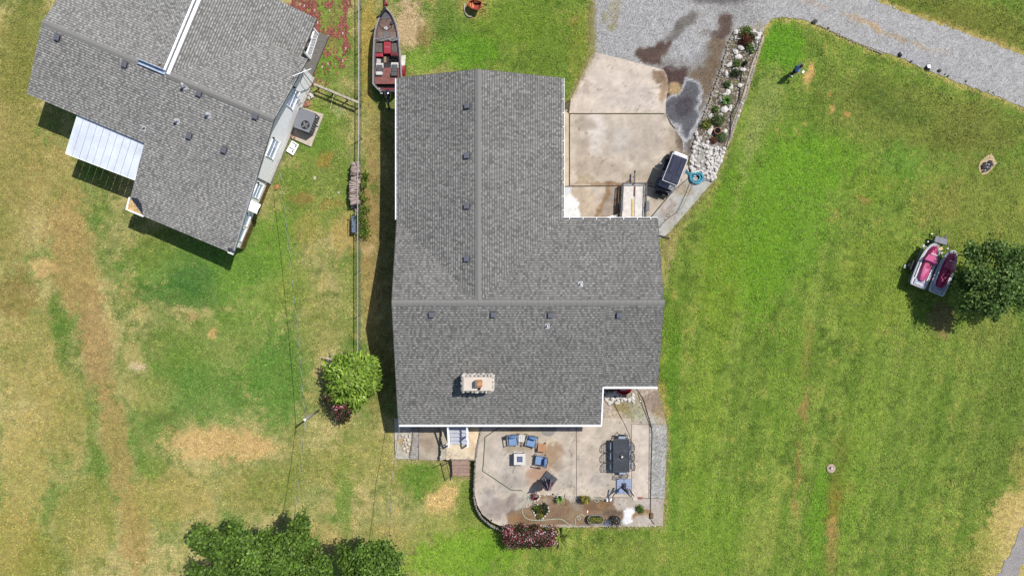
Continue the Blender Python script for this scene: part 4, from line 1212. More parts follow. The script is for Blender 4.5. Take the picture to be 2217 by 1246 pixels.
NH = thing('house', 'white sided grey shingled house set at an angle with a metal awning', 'house', NL(8, 0, 0))
UE = 14.05
nsl = [
    ([NX(0, 4.03), NX(7.3, 4.03), NX(7.3, 0), NX(0, 0)], -Vv, nzm), ([NX(7.3, 8.0), NX(UE, 8.0), NX(UE, 0), NX(7.3, 0)], -Vv, nzm),
    ([NX(0, 0), NX(7.49, 0), NX(3.46, -4.03), NX(0, -4.03)], Vv, nzm), ([NX(7.49, 0), NX(UE, 0), NX(UE, -4.03), NX(11.52, -4.03)], Vv, nzm),
    ([NX(7.49, 0), NX(7.49, -4.03), NX(3.46, -4.03)], U, nzc), ([NX(7.49, -4.03), NX(7.49, -6.49), NX(1.55, -6.49), NX(1.55, -4.03)], U, nzc),
    ([NX(7.49, 0), NX(11.52, -4.03), NX(7.49, -4.03)], -U, nzc), ([NX(7.49, -4.03), NX(13.43, -4.03), NX(13.43, -6.49), NX(7.49, -6.49)], -U, nzc)]
mb = MB()
for poly, up, zf in nsl: roof_slab(mb, poly, zf)
nroof = mb.build('roof', m_deck, NH)
shingles([(p_, (u_.x, u_.y), z_) for p_, u_, z_ in nsl], 'shingles', nroof, 9, tone=1.14, tabw=(.10, .20), alt=.45)
ridge_caps(NL(0, 0, NZ), NL(5.8, 0, NZ), NP, NH, half=.17, seed=3)
ridge_caps(NL(UE, 0, NZ), NL(7.6, 0, NZ), NP, NH, half=.17, seed=4)
# white metal ridge strips on the cross wing and the flashing where it meets the main ridge
for s, nm in ((-.14, 'ridge_flashing'), (.13, 'ridge_flashing')):
    MB().beam(NL(7.49 + s, -.05, NZ + .03), NL(7.49 + s, -6.5, NZ + .03), .18 if s > 0 else .11, .05).build(nm, m_white, NH)
MB().beam(NL(7.48, -.05, NZ + .012), NL(7.48, -6.5, NZ + .012), .07, .03).build('ridge_seam', M('seam', (120, 122, 126)), NH)
t = MB()
t.beam(NL(5.85, .06, NZ + .05), NL(7.45, .06, NZ + .05), .03, .16); t.beam(NL(5.85, -.16, NZ + .11), NL(7.45, -.16, NZ + .11), .03, .28); t.beam(NL(5.85, -.05, NZ - .0), NL(7.45, -.05, NZ - .0), .2, .03)
t.build('valley_trough', M('blue shaded white metal', (196, 214, 238), rough=.4), NH)  # white metal with the blue of its shade put into the colour
q = NL(6.95, -.35); MB().blob((q.x, q.y, 4.36), (.09, .06, .04), 3).build('debris', M('rusty debris', (110, 70, 50)), NH)
# walls of white siding: laps as thin boards on the gable that shows
UW = 13.6
vs = []; fs = []
ol = [(0.3, 3.6), (7.6, 3.6), (7.6, 7.7), (UW, 7.7), (UW, 0), (UW, -3.7), (0.3, -3.7), (0.3, 0)]
for u_, v_ in ol:
    q = NL(u_, v_); vs += [(q.x, q.y, -.6), (q.x, q.y, NZ - NP * abs(v_) - .15)]
n = len(ol)
for i in range(n): fs.append((2 * i, 2 * i + 1, 2 * ((i + 1) % n) + 1, 2 * ((i + 1) % n)))
MB().add(vs, fs).build('wall', m_side, NH)
for zz, v0, v1 in [(.28 + .2 * k, -3.68 if .0 < 9 else 0, 3.6) for k in range(19)]:
    lim = (NZ - .2 - zz) / NP
    a, b = max(-3.68, -lim), min(7.68, lim)
    if zz < .5: b = min(b, 3.35)
    if b - a > .3:
        MB().beam(NL(UW + .012, a, zz + .1), NL(UW + .012, b, zz + .1), .016, .188).build('siding_board', m_side, NH)
q = MB(); q.beam(NL(UW + .03, 3.4, .05), NL(UW + .03, 7.72, .05), .05, .78); 
q.build('foundation', M('brown skirting', (128, 106, 62), rough=.9, var=.2), NH)
jm = None
for k in range(9):
    a = NL(UW + .06, 3.45 + k * .53, .05)
    if jm is None: jm = MB().box((0, 0, 0), (.02, .03, .8)).mesh('skirting_joint'); jm.materials.append(M('skirt joint', (180, 164, 116)))
    o = bpy.data.objects.new('skirting_joint', jm); COL.objects.link(o); o.parent = NH; o.location = a - wloc(NH); o.rotation_euler = (0, 0, math.atan2(U.y, U.x))
MB().beam(NL(UW + .06, -3.7, .1), NL(UW + .06, 3.4, .1), .12, .3).build('footing', M('pale footing', (200, 196, 184), rough=.9), NH)


def nwindow(v0, v1, z0, z1, panes=1, blue=True):
    w = bpy.data.objects.new('window', None); COL.objects.link(w); w.parent = NH; w.location = NL(UW, (v0 + v1) / 2, (z0 + z1) / 2) - wloc(NH)
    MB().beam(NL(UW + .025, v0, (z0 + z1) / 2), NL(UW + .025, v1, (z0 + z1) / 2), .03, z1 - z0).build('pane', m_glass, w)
    f = MB(); t = .035
    f.beam(NL(UW + .05, v0 - t, z1), NL(UW + .05, v1 + t, z1), .05, t); f.beam(NL(UW + .07, v0 - t, z0), NL(UW + .07, v1 + t, z0), .07, t)
    for v_ in (v0, v1): f.beam(NL(UW + .05, v_, z0 + t / 2), NL(UW + .05, v_, z1 - t / 2), t, .05)
    if panes > 1: f.beam(NL(UW + .045, v0, (z0 + z1) / 2), NL(UW + .045, v1, (z0 + z1) / 2), .03, .03)
    f.build('frame', m_white, w)
    MB().beam(NL(UW + .08, v0 - .07, z1 + .055), NL(UW + .08, v0 + .02, z1 + .055), .16, .03).build('head_flashing', m_dark, w)
    return w


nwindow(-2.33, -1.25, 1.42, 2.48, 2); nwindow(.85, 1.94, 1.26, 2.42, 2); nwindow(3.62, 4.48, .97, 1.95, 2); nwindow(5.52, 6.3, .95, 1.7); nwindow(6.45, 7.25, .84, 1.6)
# small lean-to box and shelf by the door
bx = bpy.data.objects.new('entry_hood', None); COL.objects.link(bx); bx.parent = NH; bx.location = NL(UW, 5.0, 1.6) - wloc(NH)
MB().beam(NL(UW + .32, 4.72, 1.72), NL(UW + .32, 5.32, 1.66), .62, .06).build('canopy', m_white, bx)
MB().beam(NL(UW + .1, 4.74, 1.55), NL(UW + .1, 5.3, 1.5), .1, .3).build('bracket', m_white, bx)
MB().beam(NL(UW + .64, 4.95, 1.70), NL(UW + .64, 5.28, 1.68), .05, .1).build('lamp_bar', m_dark, bx)
MB().beam(NL(UW + .03, 4.8, 1.0), NL(UW + .03, 5.3, 1.0), .04, 1.1).build('door', M('door', (226, 226, 228)), NH)
MB().tube([NL(UW + .06, 3.32, 3.3), NL(UW + .07, 3.36, 1.7), NL(UW + .08, 3.38, .2)], .03, 8).build('conduit', m_dark, NH)
MB().beam(NL(UE - .02, 8.0, nzm(*NX(UE, 8)) - .06), NL(UE - .02, 3.2, nzm(*NX(UE, 3.2)) - .04), .05, .14).build('rake_board', M('pale trim', (190, 192, 196), rough=.6), NH)
MB().beam(NL(UE - .02, -4.03, nzm(*NX(UE, 4.03)) - .06), NL(UE - .02, 0, NZ - .06), .04, .14).build('rake_board', M('pale trim'), NH)
for (px, py) in ((127, 82), (273, 140), (434, 203), (556, 252)):
    q = P(px, py, 4.25); roof_vent(q.x, q.y, nzm, (-Vv.x, -Vv.y), NH, .31)
for (px, py, z) in ((411, 294, 3.7), (488, 325, 3.6)):
    q = P(px, py, z); roof_vent(q.x, q.y, nzm, (-Vv.x, -Vv.y), NH, .31)
for (px, py, z, h, c) in ((404, 189, 4.2, .45, True), (385, 263, 3.8, .32, True), (455, 251, 3.9, .3, True), (314, 279, 3.4, .18, False)):
    q = P(px, py, z); vent_pipe(q.x, q.y, nzm, (-Vv.x, -Vv.y), NH, h * .9, .04, M('vent pipe grey', (206, 206, 208), rough=.5), c)
# torn corner: a white fascia corner, bare decking and the peeled felt
cn = bpy.data.objects.new('torn_corner', None); COL.objects.link(cn); cn.parent = NH
c0 = NL(7.3, 8.0, nzm(*NX(7.3, 8.0))); cn.location = c0 - wloc(NH)
def tc(u_, v_, dz): q = NL(7.3 + u_, 8.0 + v_); return Vector((q.x, q.y, nzm(q.x, q.y) + dz))
MB().add([tc(.02, -.02, .03), tc(.95, -.02, .03), tc(.02, -.68, .03)], [(0, 1, 2)]).build('bare_decking', M('bare wood', (232, 196, 132), rough=.85, var=.35, sc=9), cn)
mb = MB(); mb.beam(tc(-.02, .02, .05), tc(1.05, .02, .05), .07, .1); mb.beam(tc(-.02, .05, .05), tc(-.02, -.72, .05), .07, .1); mb.build('fascia', m_white, cn)
MB().add([tc(.05, -.72, .05), tc(1.0, -.06, .05), tc(.86, -.62, .22), tc(.5, -.88, .2)], [(0, 1, 2, 3)]).build('peeled_felt', M('roof felt', (62, 66, 84), rough=.7, var=.2), cn)
mb = MB(); q = tc(6.5, -.18, .06); mb.blob(q, (.2, .13, .07), 5, .4); mb.blob(q + Vector((.22, -.13, -.02)), (.15, .06, .03), 8, .4)
mb.build('peeled_felt', M('roof felt'), NH)
MB().beam(tc(6.4, .02, -.02), tc(6.76, .02, -.02), .08, .06).build('fascia', m_white, NH)
# metal awning on posts
aw = bpy.data.objects.new('awning', None); COL.objects.link(aw); aw.parent = NH
aq = [P(168, 248, 3.15), P(318, 304, 3.15), P(291, 389, 2.75), P(142, 332, 2.75)]
aw.location = aq[0] - wloc(NH)
npan = 10
pv = []
for i in range(npan):
    a = aq[0].lerp(aq[1], i / npan); b = aq[0].lerp(aq[1], (i + .97) / npan); c = aq[3].lerp(aq[2], (i + .97) / npan); d = aq[3].lerp(aq[2], i / npan)
    mb = MB(); dz = Vector((0, 0, .03)); e0 = a.lerp(b, .06); e1 = d.lerp(c, .06); f0 = a.lerp(b, .94); f1 = d.lerp(c, .94)
    mb.add([a + dz, e0, f0, b + dz, d + dz, e1, f1, c + dz], [(0, 4, 5, 1), (1, 5, 6, 2), (2, 6, 7, 3)])
    mb.build('metal_panel', M('awning metal', (244, 252, 264), rough=.45, var=.12, sc=1.2, fine=.05, bsc=14), aw)
fr = MB()
for a, b in ((0, 1), (1, 2), (2, 3), (3, 0)): fr.beam(aq[a] - Vector((0, 0, .05)), aq[b] - Vector((0, 0, .05)), .06, .09)
fr.build('frame', m_white, aw)
for t_ in (.02, .35, .68, .98):
    q = aq[3].lerp(aq[2], t_); MB().beam((q.x, q.y, 2.68), (q.x, q.y, float(Gz(q.x, q.y)) - .05), .08, .08).build('post', m_white, aw)
# white railed porch under the wing
pr = bpy.data.objects.new('porch_railing', None); COL.objects.link(pr); pr.parent = NH; pr.location = NL(13.0, -5.2, .0) - wloc(NH)
rl = MB()
ra, rb = P(685, 70, .55), P(668, 123, .55)
ra.z = rb.z = 0
d = rb - ra
back = (Vector((-d.y, d.x, 0)).normalized())
MB().beam(ra + Vector((0, 0, 1.0)), rb + Vector((0, 0, 1.0)), .09, .06).build('top_rail', m_white, pr)
MB().beam(ra + Vector((0, 0, .18)), rb + Vector((0, 0, .18)), .06, .05).build('bottom_rail', m_white, pr)
bm_ = None
for k in range(15):
    q = ra.lerp(rb, (k + .5) / 15)
    if bm_ is None: bm_ = MB().box((0, 0, .57), (.035, .07, .8)).mesh('baluster'); bm_.materials.append(m_white)
    o = bpy.data.objects.new('baluster', bm_); COL.objects.link(o); o.parent = pr; o.location = q - wloc(pr); o.rotation_euler = (0, 0, math.atan2(U.y, U.x))
wr = MB()
for s in (-1, 1):
    for k in range(9):
        q0 = ra.lerp(rb, k / 9) + U * .03
        q1 = ra.lerp(rb, (k + 1) / 9) + U * .03
        wr.beam(q0 + Vector((0, 0, .25 if s > 0 else .95)), q1 + Vector((0, 0, .95 if s > 0 else .25)), .012, .03)
wr.build('lattice', m_white, pr)
for q in (ra, rb): MB().beam(q + Vector((0, 0, -.1)), q + Vector((0, 0, 2.75)), .1, .1).build('post', m_white, pr)
MB().prism([NX(11.6, -3.72), NX(13.5, -3.72), NX(13.5, -6.4), NX(11.6, -6.4)], 0, .16).build('porch_floor', M('porch floor', (120, 116, 110)), NH)
# ================================================================== VEGETATION
m_leaf = M('leaf', attr=True, rough=.55, var=.15, sc=1.5, spec=.25, trans=.3)
m_bark = M('bark', (112, 96, 80), rough=.95, var=.3, sc=8, bump=.6)


def leafcloud(name, lobes, n_clump, per, size, cols, parent, seed, spread=.3, long=1.0, up=.5, rand=.9, droop=0.0):
    """many leaf faces gathered in clumps spread over the shells of the lobes (centre, radii)"""
    rng = np.random.default_rng(seed)
    lob = np.array([[*c, *r] for c, r in lobes])
    wgt = lob[:, 3] * lob[:, 4]; wgt = wgt / wgt.sum()
    li = rng.choice(len(lob), n_clump, p=wgt)
    d = rng.normal(size=(n_clump, 3)); d[:, 2] = np.abs(d[:, 2]) * 1.1 - .25; d /= np.linalg.norm(d, axis=1)[:, None]
    rr = rng.uniform(.55, 1.06, n_clump)[:, None]
    cc = lob[li, :3] + d * lob[li, 3:] * rr
    cc = np.repeat(cc, per, 0); dd = np.repeat(d, per, 0)
    n = len(cc)
    off = rng.normal(size=(n, 3)) * spread * np.array([1, 1, .6])
    c = cc + off
    tone = np.repeat(rng.uniform(.72, 1.22, n_clump), per)
    nrm = dd * .7 + rng.normal(size=(n, 3)) * rand + np.array([0, 0, up]); nrm /= np.linalg.norm(nrm, axis=1)[:, None]
    ax = off / (np.linalg.norm(off, axis=1)[:, None] + 1e-6) + rng.normal(size=(n, 3)) * .35 + dd * .5
    ax[:, 2] -= droop
    ax = ax - nrm * (ax * nrm).sum(1)[:, None]; ax /= np.linalg.norm(ax, axis=1)[:, None] + 1e-9
    bx = np.cross(nrm, ax)
    s = rng.uniform(*size, n)[:, None]; w = s * .42 / long
    co = np.stack([c - ax * s * .5, c + bx * w + nrm * s * .06, c + ax * s * .5 - nrm * s * .08, c - bx * w + nrm * s * .06], 1)
    pal = np.array([A(k) for k in cols]); ci = rng.integers(0, len(pal), n)
    col = pal[ci] * (tone * rng.uniform(.75, 1.25, n))[:, None]
    off0 = wloc(parent)
    co = co - np.array([off0.x, off0.y, off0.z])
    o = link(name, fast_mesh(name, co, 4, col), m_leaf, parent)
    return o


def limbs(base, top, tips, r0, parent, name='trunk', mat=None):
    mb = MB(); rnd = random.Random(len(tips))
    base = Vector(base); top = Vector(top)
    mb.tube([base, base.lerp(top, .5) + Vector((rnd.uniform(-.1, .1), rnd.uniform(-.1, .1), 0)), top], [r0, r0 * .75, r0 * .5], 9)
    mb.build(name, mat or m_bark, parent, smooth=True)
    for t in tips:
        t = Vector(t); s = base.lerp(top, rnd.uniform(.55, .98)); m = s.lerp(t, .5) + Vector((0, 0, -.15))
        MB().tube([s, m, t], [r0 * .42, r0 * .28, r0 * .1], 6).build('limb', mat or m_bark, parent, smooth=True)


def tree(name, label, base, lobes, cols, seed, n_clump=240, per=70, size=(.12, .26), r0=.16, group=None, spread=.26, **kw):
    b = Vector(base)
    t = thing(name, label, 'tree', b, group)
    top = Vector((sum(l[0][0] for l in lobes) / len(lobes), sum(l[0][1] for l in lobes) / len(lobes), min(l[0][2] for l in lobes)))
    limbs(b - Vector((0, 0, .1)), b.lerp(top, .8), [l[0] for l in lobes], r0, t)
    leafcloud('crown', lobes, n_clump, per, size, cols, t, seed, spread, **kw)
    return t


def LB(px, py, z, r, rz=None):
    p = P(px, py, z); return ((p.x, p.y, z), (r, r, rz if rz else r * .75))


G1 = [(66, 98, 40), (80, 116, 48), (94, 132, 56), (60, 86, 36), (106, 142, 64)]
G1 = [(98, 134, 60), (114, 150, 70), (132, 168, 84), (84, 116, 52), (160, 190, 110)]
tree('shade_tree', 'dark green broad leaved tree beside the two personal watercraft', PG(2132, 612), [LB(2112, 556, 2.8, .55), LB(2152, 548, 3.0, .7), LB(2200, 566, 3.0, .7), LB(2088, 606, 2.5, .4), LB(2122, 600, 3.2, .75), LB(2170, 606, 3.2, .9), LB(2108, 640, 2.8, .6), LB(2155, 650, 3.0, .75), LB(2208, 622, 2.8, .7), LB(2148, 672, 2.5, .45), LB(2074, 590, 2.4, .2), LB(2094, 664, 2.4, .28), LB(2185, 546, 2.8, .35), LB(2128, 534, 2.7, .25), LB(2212, 656, 2.5, .45), LB(2185, 668, 2.5, .35), LB(2098, 534, 2.5, .2), LB(2080, 630, 2.4, .2)],
     G1, 5, 300, 44, (.09, .2), .14, spread=.17, rand=1.1)
G2 = [(114, 152, 56), (99, 133, 48), (129, 167, 66), (84, 114, 43), (146, 180, 80)]
def ragged_lobes(core, n, seed):
    rnd = random.Random(seed); out = list(core)
    for _ in range(n):
        c, r = rnd.choice(core); a = rnd.uniform(0, 2 * PI); k = rnd.uniform(.75, 1.25)
        s = rnd.uniform(.14, .3); out.append(((c[0] + math.cos(a) * r[0] * k, c[1] + math.sin(a) * r[1] * k, c[2] - rnd.uniform(.1, .6)), (s * 1.3, s * 1.3, s)))
    return out
GT = 'trees along the bottom edge'
tree('shade_tree', 'leftmost of the three leafy trees along the bottom edge', PG(556, 1172),
     ragged_lobes([LB(446, 1177, 5.4, .5), LB(478, 1179, 5.9, .55), LB(512, 1149, 5.8, .4), LB(520, 1181, 6.4, .75), LB(545, 1214, 6.7, .8), LB(490, 1209, 6.1, .6), LB(440, 1249, 5.4, .5), LB(480, 1255, 5.9, .7), LB(535, 1255, 6.4, .9)], 22, 1), G2, 6, 280, 50, (.10, .2), .2, GT, spread=.18, rand=.8, up=.5)
tree('shade_tree', 'middle and largest of the three leafy trees along the bottom edge', PG(656, 1185),
     ragged_lobes([LB(592, 1187, 6.1, .6), LB(622, 1167, 6.4, .6), LB(636, 1147, 6.1, .25), LB(656, 1179, 6.4, .6), LB(605, 1219, 6.7, .9), LB(662, 1211, 6.7, .8), LB(640, 1249, 6.7, .9), LB(690, 1224, 6.1, .6), LB(698, 1255, 6.1, .6), LB(590, 1259, 6.4, .8)], 24, 2), G2, 7, 300, 50, (.10, .2), .22, GT, spread=.18, rand=.8, up=.5)
tree('shade_tree', 'rightmost of the three leafy trees along the bottom edge', PG(808, 1205),
     ragged_lobes([LB(760, 1221, 5.4, .5), LB(790, 1211, 5.9, .6), LB(826, 1209, 5.6, .5), LB(834, 1191, 5.4, .3), LB(805, 1241, 5.9, .8), LB(848, 1237, 5.4, .5), LB(765, 1255, 5.5, .7)], 18, 3), G2, 8, 220, 50, (.10, .2), .18, GT, spread=.18, rand=.8, up=.5)

# feathery bright bush at the fence end
b0 = PG(758, 815)
fb_ = thing('bush', 'bright green feathery leaved bush by the left side of the house', 'bush', b0)
limbs(b0, b0 + Vector((0, 0, .9)), [b0 + Vector((math.cos(a) * .8, math.sin(a) * .8, 1.5)) for a in (0, 1.2, 2.5, 3.7, 5)], .05, fb_, 'stem')
leafcloud('foliage', [LB(758, 818, 1.3, 1.05, 1.0), LB(735, 800, 1.0, .8), LB(788, 800, 1.1, .75), LB(778, 838, 1.0, .85), LB(742, 845, .9, .7), LB(765, 780, 1.0, .6), LB(800, 822, .9, .5), LB(772, 855, .8, .55)],
          150, 62, (.22, .40), [(166, 204, 72), (146, 186, 62), (184, 218, 88), (124, 164, 54), (200, 228, 112)], fb_, 12, .17, long=2.6, up=.5, rand=.6)


def flowering(name, label, spots, base, seed, leafc, flowc, h=.8, n=40, frac=.4, cat='shrub', group=None, fsize=(.05, .11), z0=None):
    t = thing(name, label, cat, base, group)
    b = Vector(base)
    limbs(b, b + Vector((0, 0, h * .5)), [Vector(s[0]) for s in spots[:5]], .025, t, 'stem')
    leafcloud('foliage', spots, n, 46, (.06, .12), leafc, t, seed, .14)
    leafcloud('flowers', [(c, (r[0] * 1.05, r[1] * 1.05, r[2] * 1.1)) for c, r in spots], int(n * frac * 2.2), 12, fsize, flowc, t, seed + 1, .09, long=.6, up=1.2, rand=.5)
    return t


DKL = [(70, 62, 44), (84, 88, 52), (96, 66, 50), (60, 74, 42)]
flowering('rose_bush', 'dark rose bush with pink flowers below the bright green bush', [LB(718, 862, .8, .42), LB(735, 882, .7, .5), LB(750, 878, .6, .4), LB(740, 898, .5, .35), LB(722, 880, .6, .4), LB(752, 895, .4, .25)], PG(735, 874), 21,
          DKL, [(226, 120, 150), (206, 84, 96), (238, 196, 196), (196, 92, 120)], n=46, frac=.28)
hedge_spots = [LB(1100 + i * 15.5, 1150 + (i % 2) * 12, .42, .33, .3) for i in range(7)] + [LB(1104 + i * 15, 1172 - (i % 2) * 4, .38, .3, .26) for i in range(7)]
FC = [(200, 62, 92), (222, 96, 126), (244, 226, 226), (236, 170, 180), (240, 232, 222), (184, 50, 74), (160, 48, 66)]
flowering('flower_hedge', 'left half of the low red and white flowering hedge against the patio edge', [q for q in hedge_spots if q[0][0] < P(1141, 0, .4).x], PG(1115, 1162), 22, DKL + [(110, 84, 50)], FC, n=66, frac=.8, cat='hedge', group='flowering hedge against the patio', fsize=(.04, .085))
flowering('flower_hedge', 'right half of the low red and white flowering hedge against the patio edge', [q for q in hedge_spots if q[0][0] >= P(1141, 0, .4).x], PG(1170, 1160), 24, DKL + [(110, 84, 50)], FC, n=66, frac=.8, cat='hedge', group='flowering hedge against the patio', fsize=(.04, .085))


def blade_plant(name, label, px, py, z, r, n, cols, seed, h=.35, cat='plant', w=.05, dead=False, loc=None):
    """tuft of arching strap leaves"""
    b = loc if loc is not None else P(px, py, z)
    t = thing(name, label, cat, b)
    rng = np.random.default_rng(seed)
    a = rng.uniform(0, 2 * PI, n); L = rng.uniform(.5, 1.0, n) * r; hh = rng.uniform(.5, 1.1, n) * h
    pts = []
    for f0, f1 in ((0, .45), (.45, 1.0)):
        def pos(f):
            rad = L * f
            zz = hh * (1 - (1 - f * 1.3) ** 2) * .9
            return np.stack([np.cos(a) * rad, np.sin(a) * rad, np.maximum(zz, .01)], -1)
        w0 = w * (1 - f0 * .4); w1 = w * (1 - f1 * .92)
        tn = np.stack([-np.sin(a), np.cos(a), np.zeros(n)], -1)
        pts.append(np.stack([pos(f0) - tn * w0, pos(f0) + tn * w0, pos(f1) + tn * w1, pos(f1) - tn * w1], 1))
    co = np.concatenate(pts, 0)
    pal = np.array([A(c) for c in cols]); col = pal[rng.integers(0, len(pal), n)] * rng.uniform(.75, 1.2, (n, 1))
    link('leaves', fast_mesh('leaves', co, 4, np.concatenate([col, col], 0)), m_leaf, t)
    mb = MB(); mb.blob((0, 0, .03), (r * .16, r * .16, .06), seed)
    me = mb.mesh('root_crown'); link('root_crown', me, M('bed soil'), t)
    return t


YG = [(176, 190, 88), (158, 182, 74), (196, 206, 112), (140, 168, 66)]
blade_plant('spiky_plant', 'yellow green strap leaved plant at the right end of the flower hedge', 0, 0, 0, 1.0, 120, YG, 3, .5, loc=PG(1213, 1160))

# clumps of weeds hugging the edges of the concrete
def weeds():
    rng = np.random.default_rng(5)
    P0 = []
    def along(pts, n, sd):
        pts = np.array(pts, float)
        seg = np.hypot(*np.diff(pts, axis=0).T); cum = np.concatenate([[0], np.cumsum(seg)])
        t = rng.uniform(0, cum[-1], n); k = np.clip(np.searchsorted(cum, t) - 1, 0, len(seg) - 1)
        f = (t - cum[k]) / seg[k]
        q = pts[k] + (pts[k + 1] - pts[k]) * f[:, None] + rng.normal(0, sd, (n, 2))
        P0.append(q)
    along([(1445, 400 + 160), (1436, 540), (1448, 504), (1520, 420), (1543, 396)], 420, 5)
    along([(1545, 392), (1566, 348), (1598, 250), (1616, 205), (1634, 140), (1652, 80)], 260, 2)
    along([(1425, 835), (1443, 918), (1446, 950), (1440, 1090), (1436, 1138), (1340, 1142), (1240, 1143)], 420, 3)
    along([(853, 994), (905, 998), (961, 999)], 250, 4)
    along([(1285, 112), (1262, 160), (1236, 212)], 500, 3)
    along([(1030, 1000), (1026, 1060), (1032, 1096), (1060, 1132), (1090, 1146)], 500, 3)
    along([(1285, 113), (1281, 60), (1284, 0)], 500, 4)
    along([(1372, 860), (1365, 890), (1345, 905), (1335, 890)], 500, 12)
    along([(975, 1036), (1015, 1036), (1026, 1010)], 250, 4)
    q = np.concatenate(P0)
    n = len(q)
    x = (q[:, 0] - CX) * CAM_H / FPX; y = (CY - q[:, 1]) * CAM_H / FPX; z = Gz(x, y)
    bl = 9
    x = np.repeat(x, bl) + rng.normal(0, .03, n * bl); y = np.repeat(y, bl) + rng.normal(0, .03, n * bl); z = np.repeat(z, bl)
    a = rng.uniform(0, 2 * PI, n * bl); L = rng.uniform(.05, .16, n * bl); h = rng.uniform(.02, .09, n * bl); w = .012
    ca, sa = np.cos(a), np.sin(a)
    co = np.stack([np.stack([x - sa * w, y + ca * w, z - .02], -1), np.stack([x + sa * w, y - ca * w, z - .02], -1), np.stack([x + ca * L, y + sa * L, z + h], -1)], 1)
    pal = np.array([A(c) for c in ((166, 168, 92), (200, 188, 128), (146, 160, 80), (214, 202, 150), (190, 176, 120))])
    col = np.repeat(pal[rng.integers(0, 5, n)], bl, 0) * rng.uniform(.7, 1.25, (n * bl, 1))
    link('weeds', fast_mesh('weeds', co, 3, col * 1.5), M('grass blade'), kind='stuff')


weeds()

# ================================================================== STONES
_stm = {}
m_rock = M('white rock', (240, 234, 226), rough=.9, var=.12, sc=4, bump=.4, bsc=12)
m_rock2 = M('grey rock', (176, 168, 158), rough=.9, var=.2, sc=4, bump=.4, bsc=12)


def stones(spots, parent, mat=None, name='stone', seed=1, kind=None):
    """spots: (world Vector, size x, size y, height, angle) each its own object sharing a few meshes"""
    mat = mat or m_rock
    rnd = random.Random(seed); off = wloc(parent)
    k0 = mat.name
    if k0 not in _stm:
        _stm[k0] = []
        for k in range(6):
            me = MB().blob((0, 0, 0), (1, 1, 1), 100 + k * 7, .22, 1).mesh('stone'); me.materials.append(mat); _stm[k0].append(me)
    for p, sx, sy, h, a in spots:
        o = bpy.data.objects.new(name, rnd.choice(_stm[k0])); COL.objects.link(o); o.parent = parent
        o.location = p - off; o.scale = (sx * 1.12, sy * 1.12, h); o.rotation_euler = (0, 0, a)


S_ = 1 / 35.0
# the big pale rocks lying in the bed (crop coordinates of two close looks)
bedrocks = []
for cx, cy, w, h, a in ((780, 505, 32, 30, 0), (815, 575, 44, 36, 0), (690, 695, 50, 30, 25), (755, 652, 32, 18, 10), (775, 757, 44, 26, 20), (885, 768, 40, 26, 0), (630, 830, 28, 42, 0), (703, 1020, 28, 38, 10),
                        (838, 1003, 28, 32, 0), (660, 1103, 32, 40, -20), (612, 1140, 30, 18, 10), (855, 440, 42, 28, -25), (765, 300, 18, 24, 0), (1130, 260, 28, 34, 0), (1095, 300, 32, 24, 0), (1090, 360, 20, 20, 0), (780, 205, 30, 30, 0), (840, 215, 16, 18, 0), (735, 490, 12, 22, 0), (940, 290, 16, 14, 0), (840, 310, 40, 12, 0)):
    bedrocks.append((1480 + cx / 6.92, 40 + cy / 6.92, w / 6.92, h / 6.92, R(a)))
for cx, cy, w, h, a in ((565, 105, 18, 24, 0), (605, 215, 46, 38, 0), (685, 190, 18, 36, -15), (448, 293, 34, 24, 35), (565, 290, 28, 30, 0), (440, 465, 26, 52, -20), (610, 480, 36, 22, 30), (530, 225, 10, 14, 0), (425, 135, 10, 14, 0), (270, 505, 18, 28, 0), (280, 560, 18, 18, 0), (318, 560, 16, 20, 0), (825, 135, 18, 16, 0), (795, 230, 18, 18, 0), (775, 290, 18, 18, 0)):
    bedrocks.append((1460 + cx / 5.66, 200 + cy / 5.66, w / 5.66, h / 5.66, R(a)))
stones([(P(x, y, .1), w * S_ * 1.4, h * S_ * 1.35, .15, a) for x, y, w, h, a in bedrocks], bed, m_rock, seed=3)
rnd = random.Random(8)
sp = []
heap = [(1508, 312), (1556, 318), (1571, 326), (1560, 356), (1543, 392), (1527, 388), (1512, 374), (1494, 366), (1496, 340)]
while len(sp) < 210:
    x, y = rnd.uniform(1490, 1574), rnd.uniform(304, 396)
    if not bool(pip(heap, np.array([x]), np.array([y]))[0]): continue
    if (x - 1517) ** 2 / 13 ** 2 + (y - 338) ** 2 / 22 ** 2 < 1 and rnd.random() < .85: continue
    s = rnd.uniform(.045, .11)
    sp.append((P(x, y, .07 + rnd.random() * .08), s * rnd.uniform(.8, 1.4), s, s * .7, rnd.uniform(0, PI)))
for x, y in ((1499, 343), (1498, 355), (1497, 364), (1499, 372), (1505, 374), (1502, 318), (1508, 312), (1520, 314), (1526, 316), (1532, 308), (1531, 320), (1512, 306), (1505, 310), (1568, 322), (1566, 330), (1563, 340), (1560, 350), (1556, 358), (1551, 368), (1547, 378), (1541, 390), (1548, 385)):
    sp.append((P(x, y, .12), .15, .12, .12, rnd.uniform(0, PI)))
stones(sp, bed, m_rock, seed=4)
